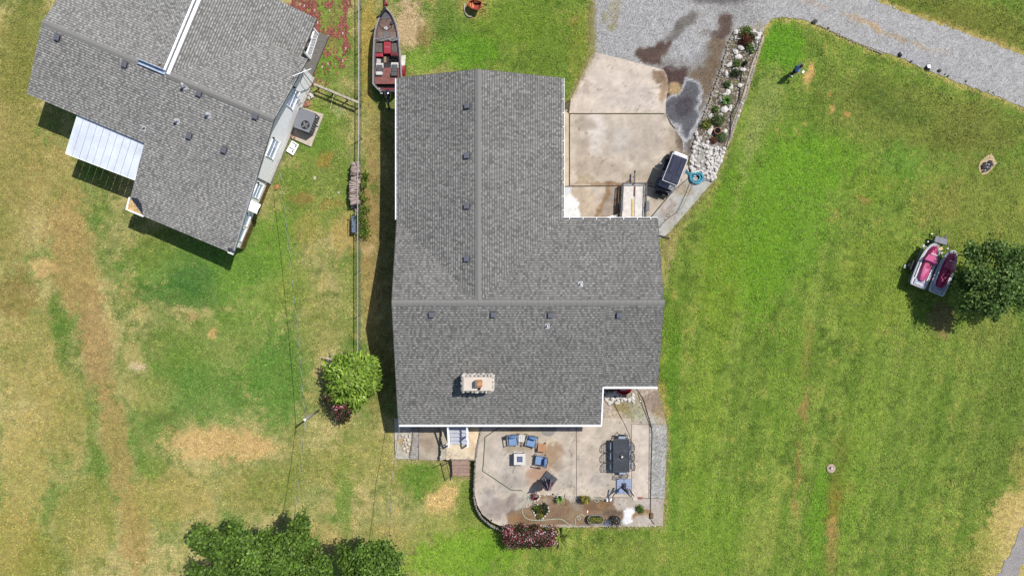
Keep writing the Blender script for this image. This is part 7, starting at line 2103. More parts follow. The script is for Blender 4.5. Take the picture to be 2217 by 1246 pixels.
# pole and overhead cables
pb = PG(690, 888); pl = thing('utility_pole', 'slim grey metal pole with cables near the flowering bush', 'pole', pb)
ptop = P(660.5, 907.5, 0); hp = 3.15
for hp in (2.6, 2.8, 3.0, 3.2, 3.4, 3.6):
    q = P(660.5, 907.5, hp)
    if math.hypot(q.x - pb.x, q.y - pb.y) < .05: break
ptop = Vector((pb.x, pb.y, 3.1)); best = 9
for k in range(200):
    hh = 2 + k * .01; q = P(660.5, 907.5, hh); dd = math.hypot(q.x - pb.x, q.y - pb.y)
    if dd < best: best = dd; ptop = Vector((q.x, q.y, hh))
MB().tube([pb - Vector((0, 0, .1)), ptop], [.07, .055], 12).build('shaft', M('pole steel', (190, 190, 188), rough=.4, metal=.3), pl, smooth=True)
MB().cyl((ptop.x, ptop.y), .07, ptop.z - .01, ptop.z + .06, 12).build('cap', m_white, pl)
def cable(name, label, pts, r=.012):
    P_ = []
    for a, b in zip(pts[:-1], pts[1:]):
        L = (b - a).length
        for k in range(12):
            t = k / 12; q = a.lerp(b, t); q.z -= L * .02 * 4 * t * (1 - t); P_.append(q)
    P_.append(pts[-1])
    # two wires twisted together catch the light as dashes
    t = thing(name, label, 'cable', pts[0])
    MB().tube(P_, r, 5).build('wire', m_blk, t)
    tw = []
    L = 0
    for i in range(len(P_) - 1):
        for k in range(10):
            q = P_[i].lerp(P_[i + 1], k / 10); L += (P_[i + 1] - P_[i]).length / 10; ph = L * 7.0
            d = (P_[i + 1] - P_[i]).normalized(); s = d.cross(Vector((0, 0, 1))).normalized(); tw.append(q + (s * math.cos(ph) + Vector((0, 0, 1)) * math.sin(ph)) * r * 1.25)
    MB().tube(tw, r * .85, 4).build('twisted_wire', M('pale wire', (206, 206, 200), rough=.5), t)
cable('overhead_cable', 'twisted overhead cable from the white house to the grey pole', [P(606, 372, 2.7), ptop + Vector((0, 0, .02))])
cable('overhead_cable', 'twisted overhead cable running from the grey pole down over the middle tree', [ptop + Vector((0, 0, .04)), P(636, 1130, 4.0), P(630, 1290, 5.5)])
cable('overhead_cable', 'twisted overhead cable from the big house corner over the lowest lawn', [Vector((XL + .05, YB + .05, 2.2)), P(848, 1040, 2.6), P(842, 1166, 3.4), P(838, 1290, 4.6)])
q = P(1432, 513, 0); tag(MB().beam(P(1428, 510, .06), P(1449, 516, .06), .1, .08).build('black_kerb', M('black kerb', (48, 48, 50), rough=.6)), 'short black edging board between the walkway end and the lawn', 'edging')
# ================================================================== BEHIND THE HOUSE: steps, walls, furniture, planters
m_wpaint = M('white paint', (300, 300, 302), rough=.5, var=.03)
m_tread = M('grey blue tread', (206, 208, 220), rough=.6, var=.06)
st = thing('back_steps', 'white framed steps with grey treads leading down from the back door', 'steps', P(993, 942, 0))
def TQ2(cx, cy, z): return P(850 + cx / 9.585, 915 + cy / 9.585, z)
x0, x1 = P(974.5, 930, .5).x, P(1011.5, 930, .5).x
xm = (x0 + x1) / 2
ytop, ybot = P(992, 905, 0).y, P(992, 960, 0).y
ns = 6
for k in range(ns):
    f = k / ns; yy = ytop + (ybot - ytop) * (k + .5) / ns; zz = 1.0 - 1.0 * (k + .6) / ns
    MB().box((xm, yy, zz), (x1 - x0, abs(ybot - ytop) / ns + .03, .04)).build('tread', m_tread, st, bev=.006)
for x in (x0 - .05, x1 + .05):
    MB().beam((x, ytop, 1.0), (x, ybot - .04, .02), .06, .24).build('stringer', m_wpaint, st)
    MB().beam((x, ytop, 1.75), (x, ybot - .02, .85), .09, .06).build('handrail', m_wpaint, st)
    MB().box((x, ybot, .42), (.09, .09, .86)).build('newel_post', m_wpaint, st)
MB().beam((x1 + .05, ybot + .62, .75), (x1 + .05, ybot + .62, 1.3), .1, .1).build('mid_post', m_wpaint, st)
MB().box((x0 - .2, ybot + .05, .35), (.2, .05, .12), rz=.5).build('bracket', m_wpaint, st)

ls = thing('lower_steps', 'brown timber steps going down from the landing to the lawn', 'steps', P(995, 1012, -.6))
m_brn = M('brown timber', (176, 146, 132), rough=.85, var=.18, sc=5)
xa, xb = P(979, 1012, -.3).x, P(1015.5, 1012, -.3).x
ya, yb = P(995, 996, -.1).y, P(995, 1029, -.5).y
for k in range(4):
    d = (ya - yb) / 4; MB().box(((xa + xb) / 2, ya - d * (k + .5), -.10 - k * .135), (xb - xa, d + .025, .05)).build('tread', m_brn, ls, bev=.006)
    MB().box(((xa + xb) / 2, ya - d * k - .02, -.17 - k * .135), (xb - xa - .02, .025, .12)).build('riser', M('riser timber', (128, 100, 90), rough=.9), ls)
MB().box(((xa + xb) / 2 + .1, ya + .05, -.06), (xb - xa + .45, .1, .07)).build('edge_board', M('edge board', (158, 140, 130), rough=.9, var=.2), ls)
hr = thing('handrail', 'black iron handrail on the left of the brown timber steps', 'railing', P(976, 1010, -.6))
h0 = P(979.5, 989, .75); h1 = P(979.5, 1021, .25)
h0 = Vector((xa - .05, ya + .12, .85)); h1 = Vector((xa - .05, yb, .3))
MB().tube([h0 + Vector((0, .15, .05)), h0, h1, h1 - Vector((0, .1, .1))], .028, 8).build('top_rail', m_blk, hr, smooth=True)
MB().tube([h0 - Vector((0, 0, .72)), h1 - Vector((0, 0, .72))], .02, 6).build('bottom_rail', m_blk, hr)
for k in range(12):
    q = h0.lerp(h1, k / 11); MB().tube([q, q - Vector((0, 0, .74 if k not in (0, 11) else .95))], .013 if k not in (0, 11) else .025, 5).build('baluster', m_blk, hr)
MB().tube([h0, h0 + Vector((-.55, -.25, -.02))], .022, 6).build('return_rail', m_blk, hr)

# rough stone retaining walls
rw = thing('retaining_wall', 'rough stone retaining wall along the curved left side of the patio', 'wall', P(1030, 1060, -.6))
rnd = random.Random(21)
curve = [(1041, 925), (1040, 937), (1034, 957), (1030.5, 990), (1028.5, 1030), (1027.5, 1070), (1032.5, 1093), (1043.5, 1113), (1065, 1131), (1091, 1142)]
for lv, (off_, z) in enumerate(((0, -.02), (.6, -.2), (1, -.38), (1.2, -.56))):
    sp = edge([(a - off_ * .4, b) for a, b in curve], 52, .4, .05, .085, 0)
    stones([(P(CX + p.x * FPX / CAM_H, CY - p.y * FPX / CAM_H, z), sx, sy, .11, a) for p, sx, sy, h, a in [(Vector((q[0].x, q[0].y, 0)), q[1], q[2], q[3], q[4]) for q in sp]], rw, m_rock2, seed=30 + lv)
w2 = thing('retaining_wall', 'low stone wall dividing the pads left of the back steps', 'wall', P(893, 960, -.5))
stones([(P(a, b, -.44), .09, .08, .1, rnd.uniform(0, 3)) for a, b in [(895 - max(0, k - 6) * .8 + rnd.uniform(-.6, .6), 922 + k * 5.0) for k in range(14)]], w2, m_rock2, seed=35)
w3 = thing('retaining_wall', 'broken stone wall edging the pale landing on its left', 'wall', P(958, 970, -.5))
stones([(P(a, b, -.1 - rnd.random() * .08), .09, .08, .1, rnd.uniform(0, 3)) for a, b in [(957.5 - max(0, k - 5) * .35 + rnd.uniform(-1, 1.5), 926 + k * 5.2) for k in range(14)]], w3, M('cream rock'), seed=36)
w4 = thing('retaining_wall', 'row of rough stones between the landing and the patio', 'wall', P(1036, 960, -.2))
stones([(P(a, b, .03), .08, .07, .09, rnd.uniform(0, 3)) for a, b in [(1041.5 - k * .75 + rnd.uniform(-.6, .6), 922 + k * 5) for k in range(14)]], w4, m_rock2, seed=37)
# pale broken lip along the bottom edge of the patio
lip = thing('patio_lip', 'pale broken concrete lip along the bottom edge of the patio', 'kerb', P(1300, 1138, 0))
sp = []
for k in range(48): sp.append((P(1198 + k * 5 + rnd.uniform(-2, 2), 1138.5 - k * .04 + rnd.uniform(-1, 1), .0), rnd.uniform(.06, .12), .06, .05, rnd.uniform(-.3, .3)))
stones(sp, lip, M('cream rock'), seed=38)
sp = []
mid = thing('edging_stones', 'row of small pale stones along the joint in the patio', 'stones', P(1240, 1072, .05))
for k in range(34):
    x = 1166 + k * 4.6 + rnd.uniform(-2, 2); y = 1069.5 + (x - 1150) * .035 + rnd.uniform(-1.2, 1.2)
    if 1255 < x < 1275: continue
    sp.append((P(x, y, .05), rnd.uniform(.03, .08), rnd.uniform(.03, .05), .035, rnd.uniform(-.5, .5)))
stones(sp, mid, M('cream rock'), seed=39)

# ------------------------------------------------------------------ dining set
TZ = .74
dt = thing('dining_table', 'dark metal rectangular patio dining table with a sunburst slatted top', 'table', P(1345.4, 985.4, PZ))
tc_ = P(1345.4, 985.4, TZ + PZ)
tw, tl = .99, 2.03
m_iron = M('dark iron', (74, 78, 86), rough=.55, var=.08); m_iron2 = M('dark iron shade', (58, 62, 70), rough=.6)
MB().box((tc_.x, tc_.y, tc_.z - .03), (tw - .1, tl - .1, .02)).build('top_plate', m_iron2, dt)
for s in (-1, 1):
    MB().box((tc_.x + s * (tw / 2 - .035), tc_.y, tc_.z - .012), (.07, tl, .04)).build('top_border', m_iron, dt, bev=.008)
    MB().box((tc_.x, tc_.y + s * (tl / 2 - .035), tc_.z - .011), (tw - .14, .07, .04)).build('top_border', m_iron, dt, bev=.008)
mb = MB()
for s in (-1, 1):
    for k in range(25):
        a = (k - 12) / 12 * 1.32
        dx, dy = math.sin(a), math.cos(a) * s
        q0 = Vector((tc_.x + dx * .16, tc_.y + s * .12 + dy * .16, tc_.z - .012))
        t_ = min((tw / 2 - .08) / max(abs(dx), .01), (tl / 2 - .2) / max(abs(dy), .01))
        t_ = min(t_, .95)
        mb.beam(q0, Vector((tc_.x + dx * t_, tc_.y + s * .12 + dy * t_, tc_.z - .012)), .016, .016)
mb.build('sunburst_slats', M('slat iron', (92, 98, 106), rough=.5), dt, kind='stuff')
mb = MB(); mb.tube([(tc_.x + .1 * math.cos(t), tc_.y + .14 * math.sin(t), tc_.z - .006) for t in [k * PI / 10 for k in range(20)]], .012, 6, closed=True); mb.build('umbrella_ring', m_iron, dt)
for sx in (-1, 1):
    for sy in (-1, 1): MB().tube([(tc_.x + sx * .42, tc_.y + sy * .92, tc_.z - .03), (tc_.x + sx * .4, tc_.y + sy * .9, .4), (tc_.x + sx * .43, tc_.y + sy * .93, PZ)], .025, 8).build('leg', m_iron, dt)
q = P(1346, 987.5, TZ + PZ); nh = thing('napkin_holder', 'small white and red holder in the middle of the dining table', 'table item', q)
MB().box(q + Vector((0, 0, .06)), (.14, .12, .12), rz=.4).build('body', M('label white'), nh, bev=.02); MB().box(q + Vector((.02, -.05, .07)), (.1, .05, .08), rz=.4).build('red_jar', m_mar, nh); MB().blob(q + Vector((-.05, .02, .1)), (.05, .05, .05), 3).build('dark_lid', m_blk, nh)

dc = thing('dining_chair', 'dark lattice backed chair, upper one on the left side of the dining table', 'chair', O0, 'chairs around the dining table')
MB().box((0, 0, .42), (.5, .48, .03)).build('seat', m_iron, dc, bev=.02)
MB().box((0, .01, .47), (.46, .44, .07)).build('cushion', M('blue grey cushion', (176, 188, 210), rough=.85, var=.06), dc, bev=.03)
bt_ = [(-.26, -.24, .44), (-.27, -.29, .7), (-.2, -.33, .9), (0, -.35, .97), (.2, -.33, .9), (.27, -.29, .7), (.26, -.24, .44)]
MB().tube(bt_, .02, 8).build('back_frame', m_iron, dc, smooth=True)
mb = MB()
for k in range(5):
    x = -.18 + k * .09
    mb.tube([(x, -.25, .46), (x + .035, -.275, .58), (x - .035, -.295, .7), (x + .03, -.32, .82), (x * .8, -.335, .9)], .012, 5)
for z, y in ((.6, -.28), (.78, -.31)): mb.tube([(-.25, y, z), (.25, y, z)], .01, 5)
mb.build('back_lattice', m_iron, dc, kind='stuff')
for s in (-1, 1):
    MB().tube([(s * .27, -.27, .66), (s * .29, -.05, .68), (s * .28, .2, .66), (s * .26, .22, .42)], .018, 7).build('armrest', m_iron, dc)
    MB().tube([(s * .24, .21, .42), (s * .25, .24, 0)], .018, 7).build('leg', m_iron, dc); MB().tube([(s * .24, -.23, .44), (s * .26, -.3, 0)], .018, 7).build('leg', m_iron, dc)
spots = [(1328, 965, -90, None), (1328, 986.5, -90, 'middle one on the left side'), (1328.5, 1007.5, -92, 'lower one on the left side'), (1358.5, 966, 90, 'upper one on the right side'), (1358.5, 985.5, 88, 'middle one on the right side'), (1359.5, 1006, 91, 'lower one on the right side'), (1346.5, 949, 174, 'at the top end'), (1348, 1018, 2, 'at the bottom end')]
for i, (x, y, a, lb) in enumerate(spots):
    q = P(x, y, .45); q.z = PZ
    if i == 0: put(dc, q, R(a))
    else: dup(dc, q, R(a), 'dark lattice backed chair, %s of the dining table' % lb)

# ------------------------------------------------------------------ lounge group
m_blue = M('blue cushion', (138, 170, 212), rough=.85, var=.07, sc=3); m_blue2 = M('deep blue cushion', (112, 146, 194), rough=.85, var=.08, sc=3); m_alu = M('taupe frame', (176, 168, 164), rough=.5)
lc = thing('patio_chair', 'blue cushioned armchair left of the white slatted side table', 'chair', O0, 'blue cushioned armchairs on the patio')
MB().box((0, 0, .26), (.6, .6, .08)).build('seat_frame', m_alu, lc, bev=.01)
MB().box((0, .05, .37), (.54, .54, .14)).build('seat_cushion', m_blue, lc, bev=.04)
MB().box((0, -.27, .58), (.54, .14, .36), mat=Matrix.Rotation(.25, 3, 'X')).build('back_cushion', m_blue2, lc, bev=.04)
MB().tube([(-.24, -.26, .78), (.24, -.26, .78)], .07, 10).build('head_roll', m_blue2, lc, smooth=True)
for s in (-1, 1):
    MB().tube([(s * .33, -.36, .7), (s * .34, -.1, .62), (s * .33, .3, .58)], .032, 8).build('armrest', m_alu, lc)
    for y in (-.3, .3): MB().tube([(s * .32, y, .6), (s * .33, y, 0)], .022, 6).build('leg', m_alu, lc)
MB().tube([(-.33, -.36, .7), (0, -.42, .74), (.33, -.36, .7)], .025, 8).build('back_rail', m_blk, lc)
for i, (x, y, a, lb) in enumerate(((1110.5, 952, 185, None), (1150.5, 954.5, 167, 'blue cushioned armchair right of the white slatted side table'), (1170, 996, 82, 'blue cushioned armchair below the orange brown stool'))):
    q = P(x, y, .4); q.z = PZ
    if i == 0: put(lc, q, R(a))
    else: dup(lc, q, R(a), lb)
q = P(1131, 948.5, .5); sd = thing('side_table', 'white slatted side table between two blue armchairs', 'table', (q.x, q.y, PZ))
for k in range(4): MB().box((q.x - .165 + k * .11, q.y, .5), (.1, .44, .035)).build('slat', M('white slat', (238, 236, 232), rough=.6), sd, bev=.006)
for sx in (-1, 1):
    for sy in (-1, 1): MB().box((q.x + sx * .19, q.y + sy * .19, .26), (.04, .04, .44)).build('leg', m_blk, sd)
q = P(1173, 968.5, .42); so = thing('stool', 'square orange brown topped stool with dark legs', 'stool', (q.x, q.y, PZ))
MB().box((q.x, q.y, .44), (.5, .5, .06), rz=-.06).build('top', M('orange vinyl', (196, 146, 106), rough=.6, var=.12, sc=4), so, bev=.02)
for sx in (-1, 1):
    for sy in (-1, 1): MB().box((q.x + sx * .23, q.y + sy * .23, .23), (.05, .05, .38)).build('leg', m_blk, so)
q = P(1125, 993, .6); ft = thing('fire_table', 'square white fire table with a blue grey glass centre', 'table', (q.x, q.y, PZ))
m_ft = M('pale stone top', (236, 232, 226), rough=.6, var=.05)
FT = .64
MB().box((q.x, q.y, .33), (.6, .6, .56)).build('body', M('table body', (200, 192, 182), rough=.7), ft)
for s in (-1, 1):
    MB().box((q.x + s * .26, q.y, FT), (.18, .7, .06)).build('top_border', m_ft, ft, bev=.008); MB().box((q.x, q.y + s * .26, FT - .001), (.34, .18, .06)).build('top_border', m_ft, ft, bev=.008)
MB().box((q.x, q.y, FT - .02), (.345, .345, .03)).build('glass_bed', M('blue glass', (88, 98, 130), rough=.2, var=.35, sc=30, spec=.6), ft)
MB().box((q.x, q.y, FT + .006), (.25, .25, .02)).build('burner_lid', M('blue lid', (104, 116, 150), rough=.4), ft, bev=.01)
q = P(1121, 978, .1); tag(MB().box((q.x, q.y, .09), (.55, .07, .06)).build('white_batten', M('white slat')), 'white batten lying above the square fire table', 'batten')

# ------------------------------------------------------------------ two folded cantilever umbrellas
def umbrella(name, label, corners, pole, top, basemat, rz, size, cloth, arms):
    q = P(*corners, .12); t = thing(name, label, 'umbrella', (q.x, q.y, PZ))
    for sx in (-1, 1):
        for sy in (-1, 1):
            m = Matrix.Rotation(rz, 3, 'Z'); c = Vector((q.x, q.y, .11)) + m @ Vector((sx * size[0] / 4, sy * size[1] / 4, 0))
            MB().box(c, (size[0] / 2 - .012, size[1] / 2 - .012, .12), rz=rz).build('base_weight', basemat, t, bev=.02)
    p0 = P(*pole, .2); p0.z = .16
    MB().box(p0 + Vector((0, 0, .03)), (.28, .28, .04), rz=rz).build('pole_plate', m_iron2, t)
    p1 = Vector((p0.x, p0.y, top))
    MB().tube([p0, p1], .045, 12).build('mast', M('umbrella mast', (132, 126, 120), rough=.5) if arms else m_iron, t)
    return t, p0, p1
u1, a0, a1 = umbrella('patio_umbrella', 'folded umbrella with red white and blue cloth on a dark square base', (1188, 1037), (1184, 1039), 2.45, M('charcoal base', (84, 86, 94), rough=.6, var=.06), R(-37), (.86, .72), None, False)
rng = random.Random(5)
cols = [(150, 60, 76), (236, 226, 232), (56, 62, 92), (44, 46, 66), (206, 190, 204), (70, 74, 100)]
for k in range(14):
    a = k / 14 * 2 * PI; nxt = a + 2 * PI / 14
    vs = []; fs = []
    prof = [(.03, 2.4), (.12, 2.1), (.19, 1.7), (.25, 1.25), (.27, .95), (.2, .85)]
    for i, (r_, z) in enumerate(prof):
        for b, s in ((a, .72), ((a + nxt) / 2, 1.2), (nxt, .72)):
            rr = r_ * s * rng.uniform(.9, 1.15); vs.append((a0.x + math.cos(b) * rr, a0.y + math.sin(b) * rr, z + (rng.uniform(-.12, .12) if i == 5 else 0)))
    for i in range(5): fs += [(3 * i, 3 * i + 1, 3 * i + 4, 3 * i + 3), (3 * i + 1, 3 * i + 2, 3 * i + 5, 3 * i + 4)]
    c = cols[k % 6]; MB().add(vs, fs).build('cloth_fold', M('cloth %d' % (k % 6), c, rough=.9, var=.25, sc=7), u1)
MB().tube([a1, a1 + Vector((0, 0, .1))], .05, 8).build('finial', m_alu, u1); MB().tube([(a0.x, a0.y, 1.45), (a0.x + .02, a0.y - .02, 1.5)], .3, 14, caps=False).build('tie_strap', M('cloth 3'), u1)
u2, a0, a1 = umbrella('patio_umbrella', 'bare grey cantilever umbrella frame on a blue grey square base', (1350.5, 1052, ), (1351, 1050), 2.2, M('blue grey base', (158, 172, 204), rough=.5, var=.05), 0, (.9, .92), None, True)
MB().tube([a1 + Vector((-.05, .3, -.3)), a1 + Vector((0, -.05, 0)), a1 + Vector((.1, -.1, .02))], .05, 8).build('arm', M('umbrella mast'), u2)
MB().tube([(a0.x - .22, a0.y + .05, .9), (a0.x - .05, a0.y, 1.6), (a0.x + .02, a0.y - .06, 2.1)], [.07, .06, .04], 8).build('folded_arm', m_iron2, u2)
MB().tube([(a0.x + .18, a0.y + .05, 1.2), (a0.x + .2, a0.y - .02, 1.7), (a0.x + .28, a0.y - .1, 2.15)], [.03, .035, .03], 8).build('strut', m_blk, u2)
MB().box((a0.x, a0.y - .08, 1.0), (.12, .1, .2)).build('crank_box', M('umbrella mast'), u2, bev=.02); MB().tube([(a0.x, a0.y - .13, 1.0), (a0.x + .1, a0.y - .18, 1.0)], .02, 6).build('crank_handle', m_steel, u2)

# ------------------------------------------------------------------ planters on the lower strip
SZ = PZ - .005
rpot = pot('flower_pot', 'red flower pot ringed with white stones at the left of the patio joint', 1158, 1072, SZ, .2, .3, M('red pot', (180, 56, 58), rough=.5, var=.1))
leafcloud('foliage', [(tuple(P(1158, 1071, .38)), (.12, .12, .08))], 10, 14, (.05, .1), [(196, 120, 110), (230, 210, 200), (110, 130, 70)], rpot, 71, .05)
stones([(P(1158 + 10 * math.cos(a), 1074 + 9.5 * math.sin(a), SZ + .05), .085, .07, .08, a) for a in [k * PI / 6 for k in range(12)]], rpot, m_rock, seed=41)
ring = thing('planter_ring', 'pear shaped ring of white stones filled with green plants', 'planter', P(1168, 1106, SZ))
def CQ6(cx, cy, z): return P(1020 + cx / 6.92, 1030 + cy / 6.92, z)
rs = [(1050, 412, 34), (1100, 420, 30), (990, 425, 28), (955, 440, 26), (930, 470, 34), (1150, 470, 40), (1158, 520, 34), (1135, 560, 34), (1105, 598, 32), (1075, 630, 38), (1020, 645, 36), (995, 605, 34), (955, 580, 40), (938, 545, 34), (918, 508, 30), (1125, 440, 26), (1050, 648, 24)]
stones([(CQ6(a, b, SZ + .06), w / 6.92 * S_ * .55, w / 6.92 * S_ * .48, .1, rnd.uniform(0, 3)) for a, b, w in rs], ring, m_rock, seed=42)
MB().prism([tuple(CQ6(a, b, SZ)[:2]) for a, b in ((1030, 425), (1110, 435), (1140, 500), (1110, 570), (1040, 640), (970, 570), (930, 500), (960, 440))], SZ, SZ + .05).build('soil', M('bed soil'), ring)
for a, b, r_, h_, cs, sd_ in ((975, 480, .17, .16, GB, 72), (1040, 500, .22, .14, [(120, 116, 56), (100, 96, 50), (140, 130, 70)], 73), (1090, 460, .16, .16, [(80, 88, 60), (60, 66, 48)], 74), (1030, 590, .16, .14, [(170, 160, 80), (126, 138, 60)], 75), (1110, 520, .12, .14, DG, 76)):
    q = CQ6(a, b, SZ + .12); leafcloud('foliage', [(tuple(q), (r_, r_, h_))], 22, 22, (.05, .11), cs, ring, sd_, .06, long=1.3)
q = CQ6(990, 560, SZ + .1); MB().blob(q, (.08, .08, .05), 2).build('dark_pot', m_blk, ring)
gp = pot('flower_pot', 'white rimmed pot with a light green spiky plant below the patio joint', 1211, 1075, SZ, .17, .24, m_white)
blade_plant('spiky_plant', 'light green spiky plant growing in the white rimmed pot', 0, 0, 0, .34, 44, [(150, 190, 84), (176, 206, 110), (116, 156, 60)], 45, .4, w=.028, loc=P(1211, 1078, SZ + .2))
yp = pot('flower_pot', 'dark pot hidden under the yellow flowering plant', 1265, 1078, SZ, .17, .26, m_blk)
yl = smallplant('flowering_plant', 'yellow flowering plant in a pot at the patio joint', 1266, 1078, SZ + .22, .24, [(96, 120, 50), (120, 140, 60)], 77, .4, [(226, 186, 50), (236, 206, 84), (204, 160, 44), (240, 220, 130)])
for i, (x, y, lb) in enumerate(((1313.5, 1081, 'left one of the two little white animal figures by the hose'), (1321, 1080, 'right one of the two little white animal figures by the hose'))):
    p = P(x, y, SZ); f = thing('garden_figure', lb, 'ornament', p)
    MB().blob(p + Vector((0, 0, .12)), (.08, .11, .13), 3 + i, .05, 2).build('body', m_wpaint, f, smooth=True); MB().blob(p + Vector((0, .06, .27)), (.06, .07, .065), 4, .05, 2).build('head', m_wpaint, f, smooth=True)
    for s in (-1, 1): MB().tube([p + Vector((s * .03, .06, .3)), p + Vector((s * .045, .05, .37))], [.022, .006], 6).build('ear', m_wpaint, f); MB().tube([p + Vector((s * .05, .07, .12)), p + Vector((s * .05, .1, .0))], .025, 6).build('foreleg', m_wpaint, f)
ot = thing('oval_planter', 'oval galvanised trough planted with yellow green leaves', 'planter', P(1289.5, 1124, SZ))
q = P(1289.5, 1124, .35); qq = Vector((q.x, q.y, SZ)); sxl = .5
def stadium(l, r, n=8): return [(q.x + l + r * math.cos(t), q.y + r * math.sin(t)) for t in [-PI / 2 + PI * k / n for k in range(n + 1)]] + [(q.x - l + r * math.cos(t), q.y + r * math.sin(t)) for t in [PI / 2 + PI * k / n for k in range(n + 1)]]
o1, o2, o3 = stadium(.23, .27), stadium(.22, .24), stadium(.21, .22)
nn = len(o1); vs = [(x, y, SZ) for x, y in o3] + [(x, y, .36) for x, y in o1] + [(x, y, .36) for x, y in o2] + [(x, y, .2) for x, y in o2]
MB().add(vs, [(a * nn + i, a * nn + (i + 1) % nn, (a + 1) * nn + (i + 1) % nn, (a + 1) * nn + i) for a in range(3) for i in range(nn)]).build('tub', m_steel, ot)
MB().prism(o2, .2, .27).build('soil', M('bed soil'), ot); mb = MB(); mb.tube([(x, y, .365) for x, y in o1], .018, 6, closed=True); mb.build('rim', m_steel, ot)
for dx, sd_ in ((-.26, 78), (-.08, 79), (.2, 80)): leafcloud('foliage', [((q.x + dx, q.y - .02, .36), (.16, .14, .1))], 16, 24, (.05, .11), [(176, 178, 70), (150, 158, 60), (206, 200, 110), (110, 120, 60)], ot, sd_, .06, long=1.4)
ds = thing('dead_shrub', 'dry dark leafless shrub in a pot at the bottom of the patio', 'shrub', P(1331, 1124, SZ))
rnd = random.Random(9); c = P(1331, 1122, SZ)
MB().lathe([(.2, 0), (.27, .26), (.29, .28), (.25, .28), (.22, .2)], c, 16).build('pot', M('dark pot', (70, 62, 56), rough=.8), ds)
for k in range(34):
    a = rnd.uniform(0, 2 * PI); r_ = rnd.uniform(.1, .4); h_ = rnd.uniform(.5, 1.15)
    p0 = c + Vector((0, 0, .2)); p1 = c + Vector((math.cos(a) * r_ * .5, math.sin(a) * r_ * .5, h_ * .6)); p2 = c + Vector((math.cos(a) * r_, math.sin(a) * r_, h_))
    MB().tube([p0, p1, p2, p2 + Vector((rnd.uniform(-.1, .1), rnd.uniform(-.1, .1), .08))], [.016, .012, .007, .004], 5).build('twig', M('dry twig', (104, 92, 80), rough=.95, var=.3), ds)
leafcloud('dry_leaves', [((c.x, c.y, .7), (.3, .3, .3))], 30, 18, (.04, .08), [(84, 76, 66), (110, 100, 88), (64, 58, 50), (214, 210, 200)], ds, 81, .1)
smallplant('shrub', 'small bright green shrub on the pale slab near the patio corner', 1386, 1099, SZ, .2, GB, 82, .25)
q = P(1385.7, 1077.2, PZ + .02); tag(MB().box(q, (.3, .13, .07)).build('brick', M('red paver', (172, 108, 104), rough=.9, var=.2)), 'single red paver set in the patio joint', 'brick')
q = P(1375.5, 1079, PZ + .01); tag(MB().box(q, (.28, .2, .06)).build('paver', M('cream paver', (232, 220, 204), rough=.9, var=.1)), 'single cream paver left of the red paver in the patio joint', 'paver')
q = P(1411, 1115.5, .12); vb = thing('valve_box', 'small brown timber box beside the long hose at the patio corner', 'box', (q.x, q.y, SZ))
for s in (-1, 1): MB().box((q.x + s * .05, q.y, .12), (.08, .32, .2)).build('board', M('brown board', (140, 116, 84), rough=.9, var=.25), vb)
q = P(1272, 1107, .1); tag(MB().box((q.x, q.y, SZ + .02), (.05, .15, .03), rz=-.2).build('white_chip', m_wpaint), 'small white chip lying on the rust stained strip', 'chip')
# red tub half under the eave
q = P(1351, 842, .3); rt = thing('red_tub', 'bright red tub with folds half hidden under the eave above the white rocks', 'tub', (q.x, q.y - .0, 0))
MB().lathe([(.24, 0), (.42, .34), (.46, .36), (.44, .32), (.3, .12)], (q.x, q.y + .05, 0), 20, 1.05, .8).build('shell', M('bright red plastic', (206, 40, 56), rough=.4, var=.1), rt, smooth=False)
for k, (dy, rz_) in enumerate(((-.05, .1), (.08, -.15))): MB().tube([(q.x - .35, q.y + dy + .03, .36), (q.x, q.y + dy - .03, .42), (q.x + .34, q.y + dy + .05, .36)], .06, 8).build('fold', M('bright red plastic'), rt, smooth=True)
MB().tube([(q.x - .3, q.y + .02, .4), (q.x - .1, q.y - .02, .47), (q.x + .1, q.y, .46)], .02, 6).build('white_cord', m_wpaint, rt)
# round pale lid near the eave
q = P(1187, 926, PZ); tag(MB().cyl((q.x, q.y), .5, PZ + .003, PZ + .012, 28).build('round_mat', M('grey mat', (164, 156, 150), rough=.9, var=.1)), 'round grey mat on the patio in the shade of the eave', 'mat')

# ------------------------------------------------------------------ hoses
def smooth(pts, n=6):
    out = []
    m = len(pts)
    for i in range(m - 1):
        p0, p1, p2, p3 = pts[max(i - 1, 0)], pts[i], pts[i + 1], pts[min(i + 2, m - 1)]
        for k in range(n):
            t = k / n
            out.append(.5 * ((2 * p1) + (p2 - p0) * t + (2 * p0 - 5 * p1 + 4 * p2 - p3) * t * t + (3 * p1 - p0 - 3 * p2 + p3) * t ** 3))
    out.append(pts[-1]); return out
def hose(label, pix, z, r, mat, sm=True, cat='hose', name='garden_hose'):
    pts = [P(a, b, z + r) for a, b in pix]
    if sm: pts = smooth(pts)
    o = MB().tube(pts, r, 6).build(name, mat, smooth=True); return tag(o, label, cat)
m_hg = M('dark green hose', (70, 96, 88), rough=.5); m_hp = M('pale green hose', (196, 206, 184), rough=.5); m_hk = M('black hose', (74, 70, 66), rough=.6)
hose('dark green hose laid along the outer edge of the patio', [(1090, 920), (1070, 932), (1050, 945.4), (1049, 965), (1047.6, 986), (1045, 1018.7), (1062, 1030), (1106.8, 1060), (1130, 1061)], PZ, .024, m_hg, False)
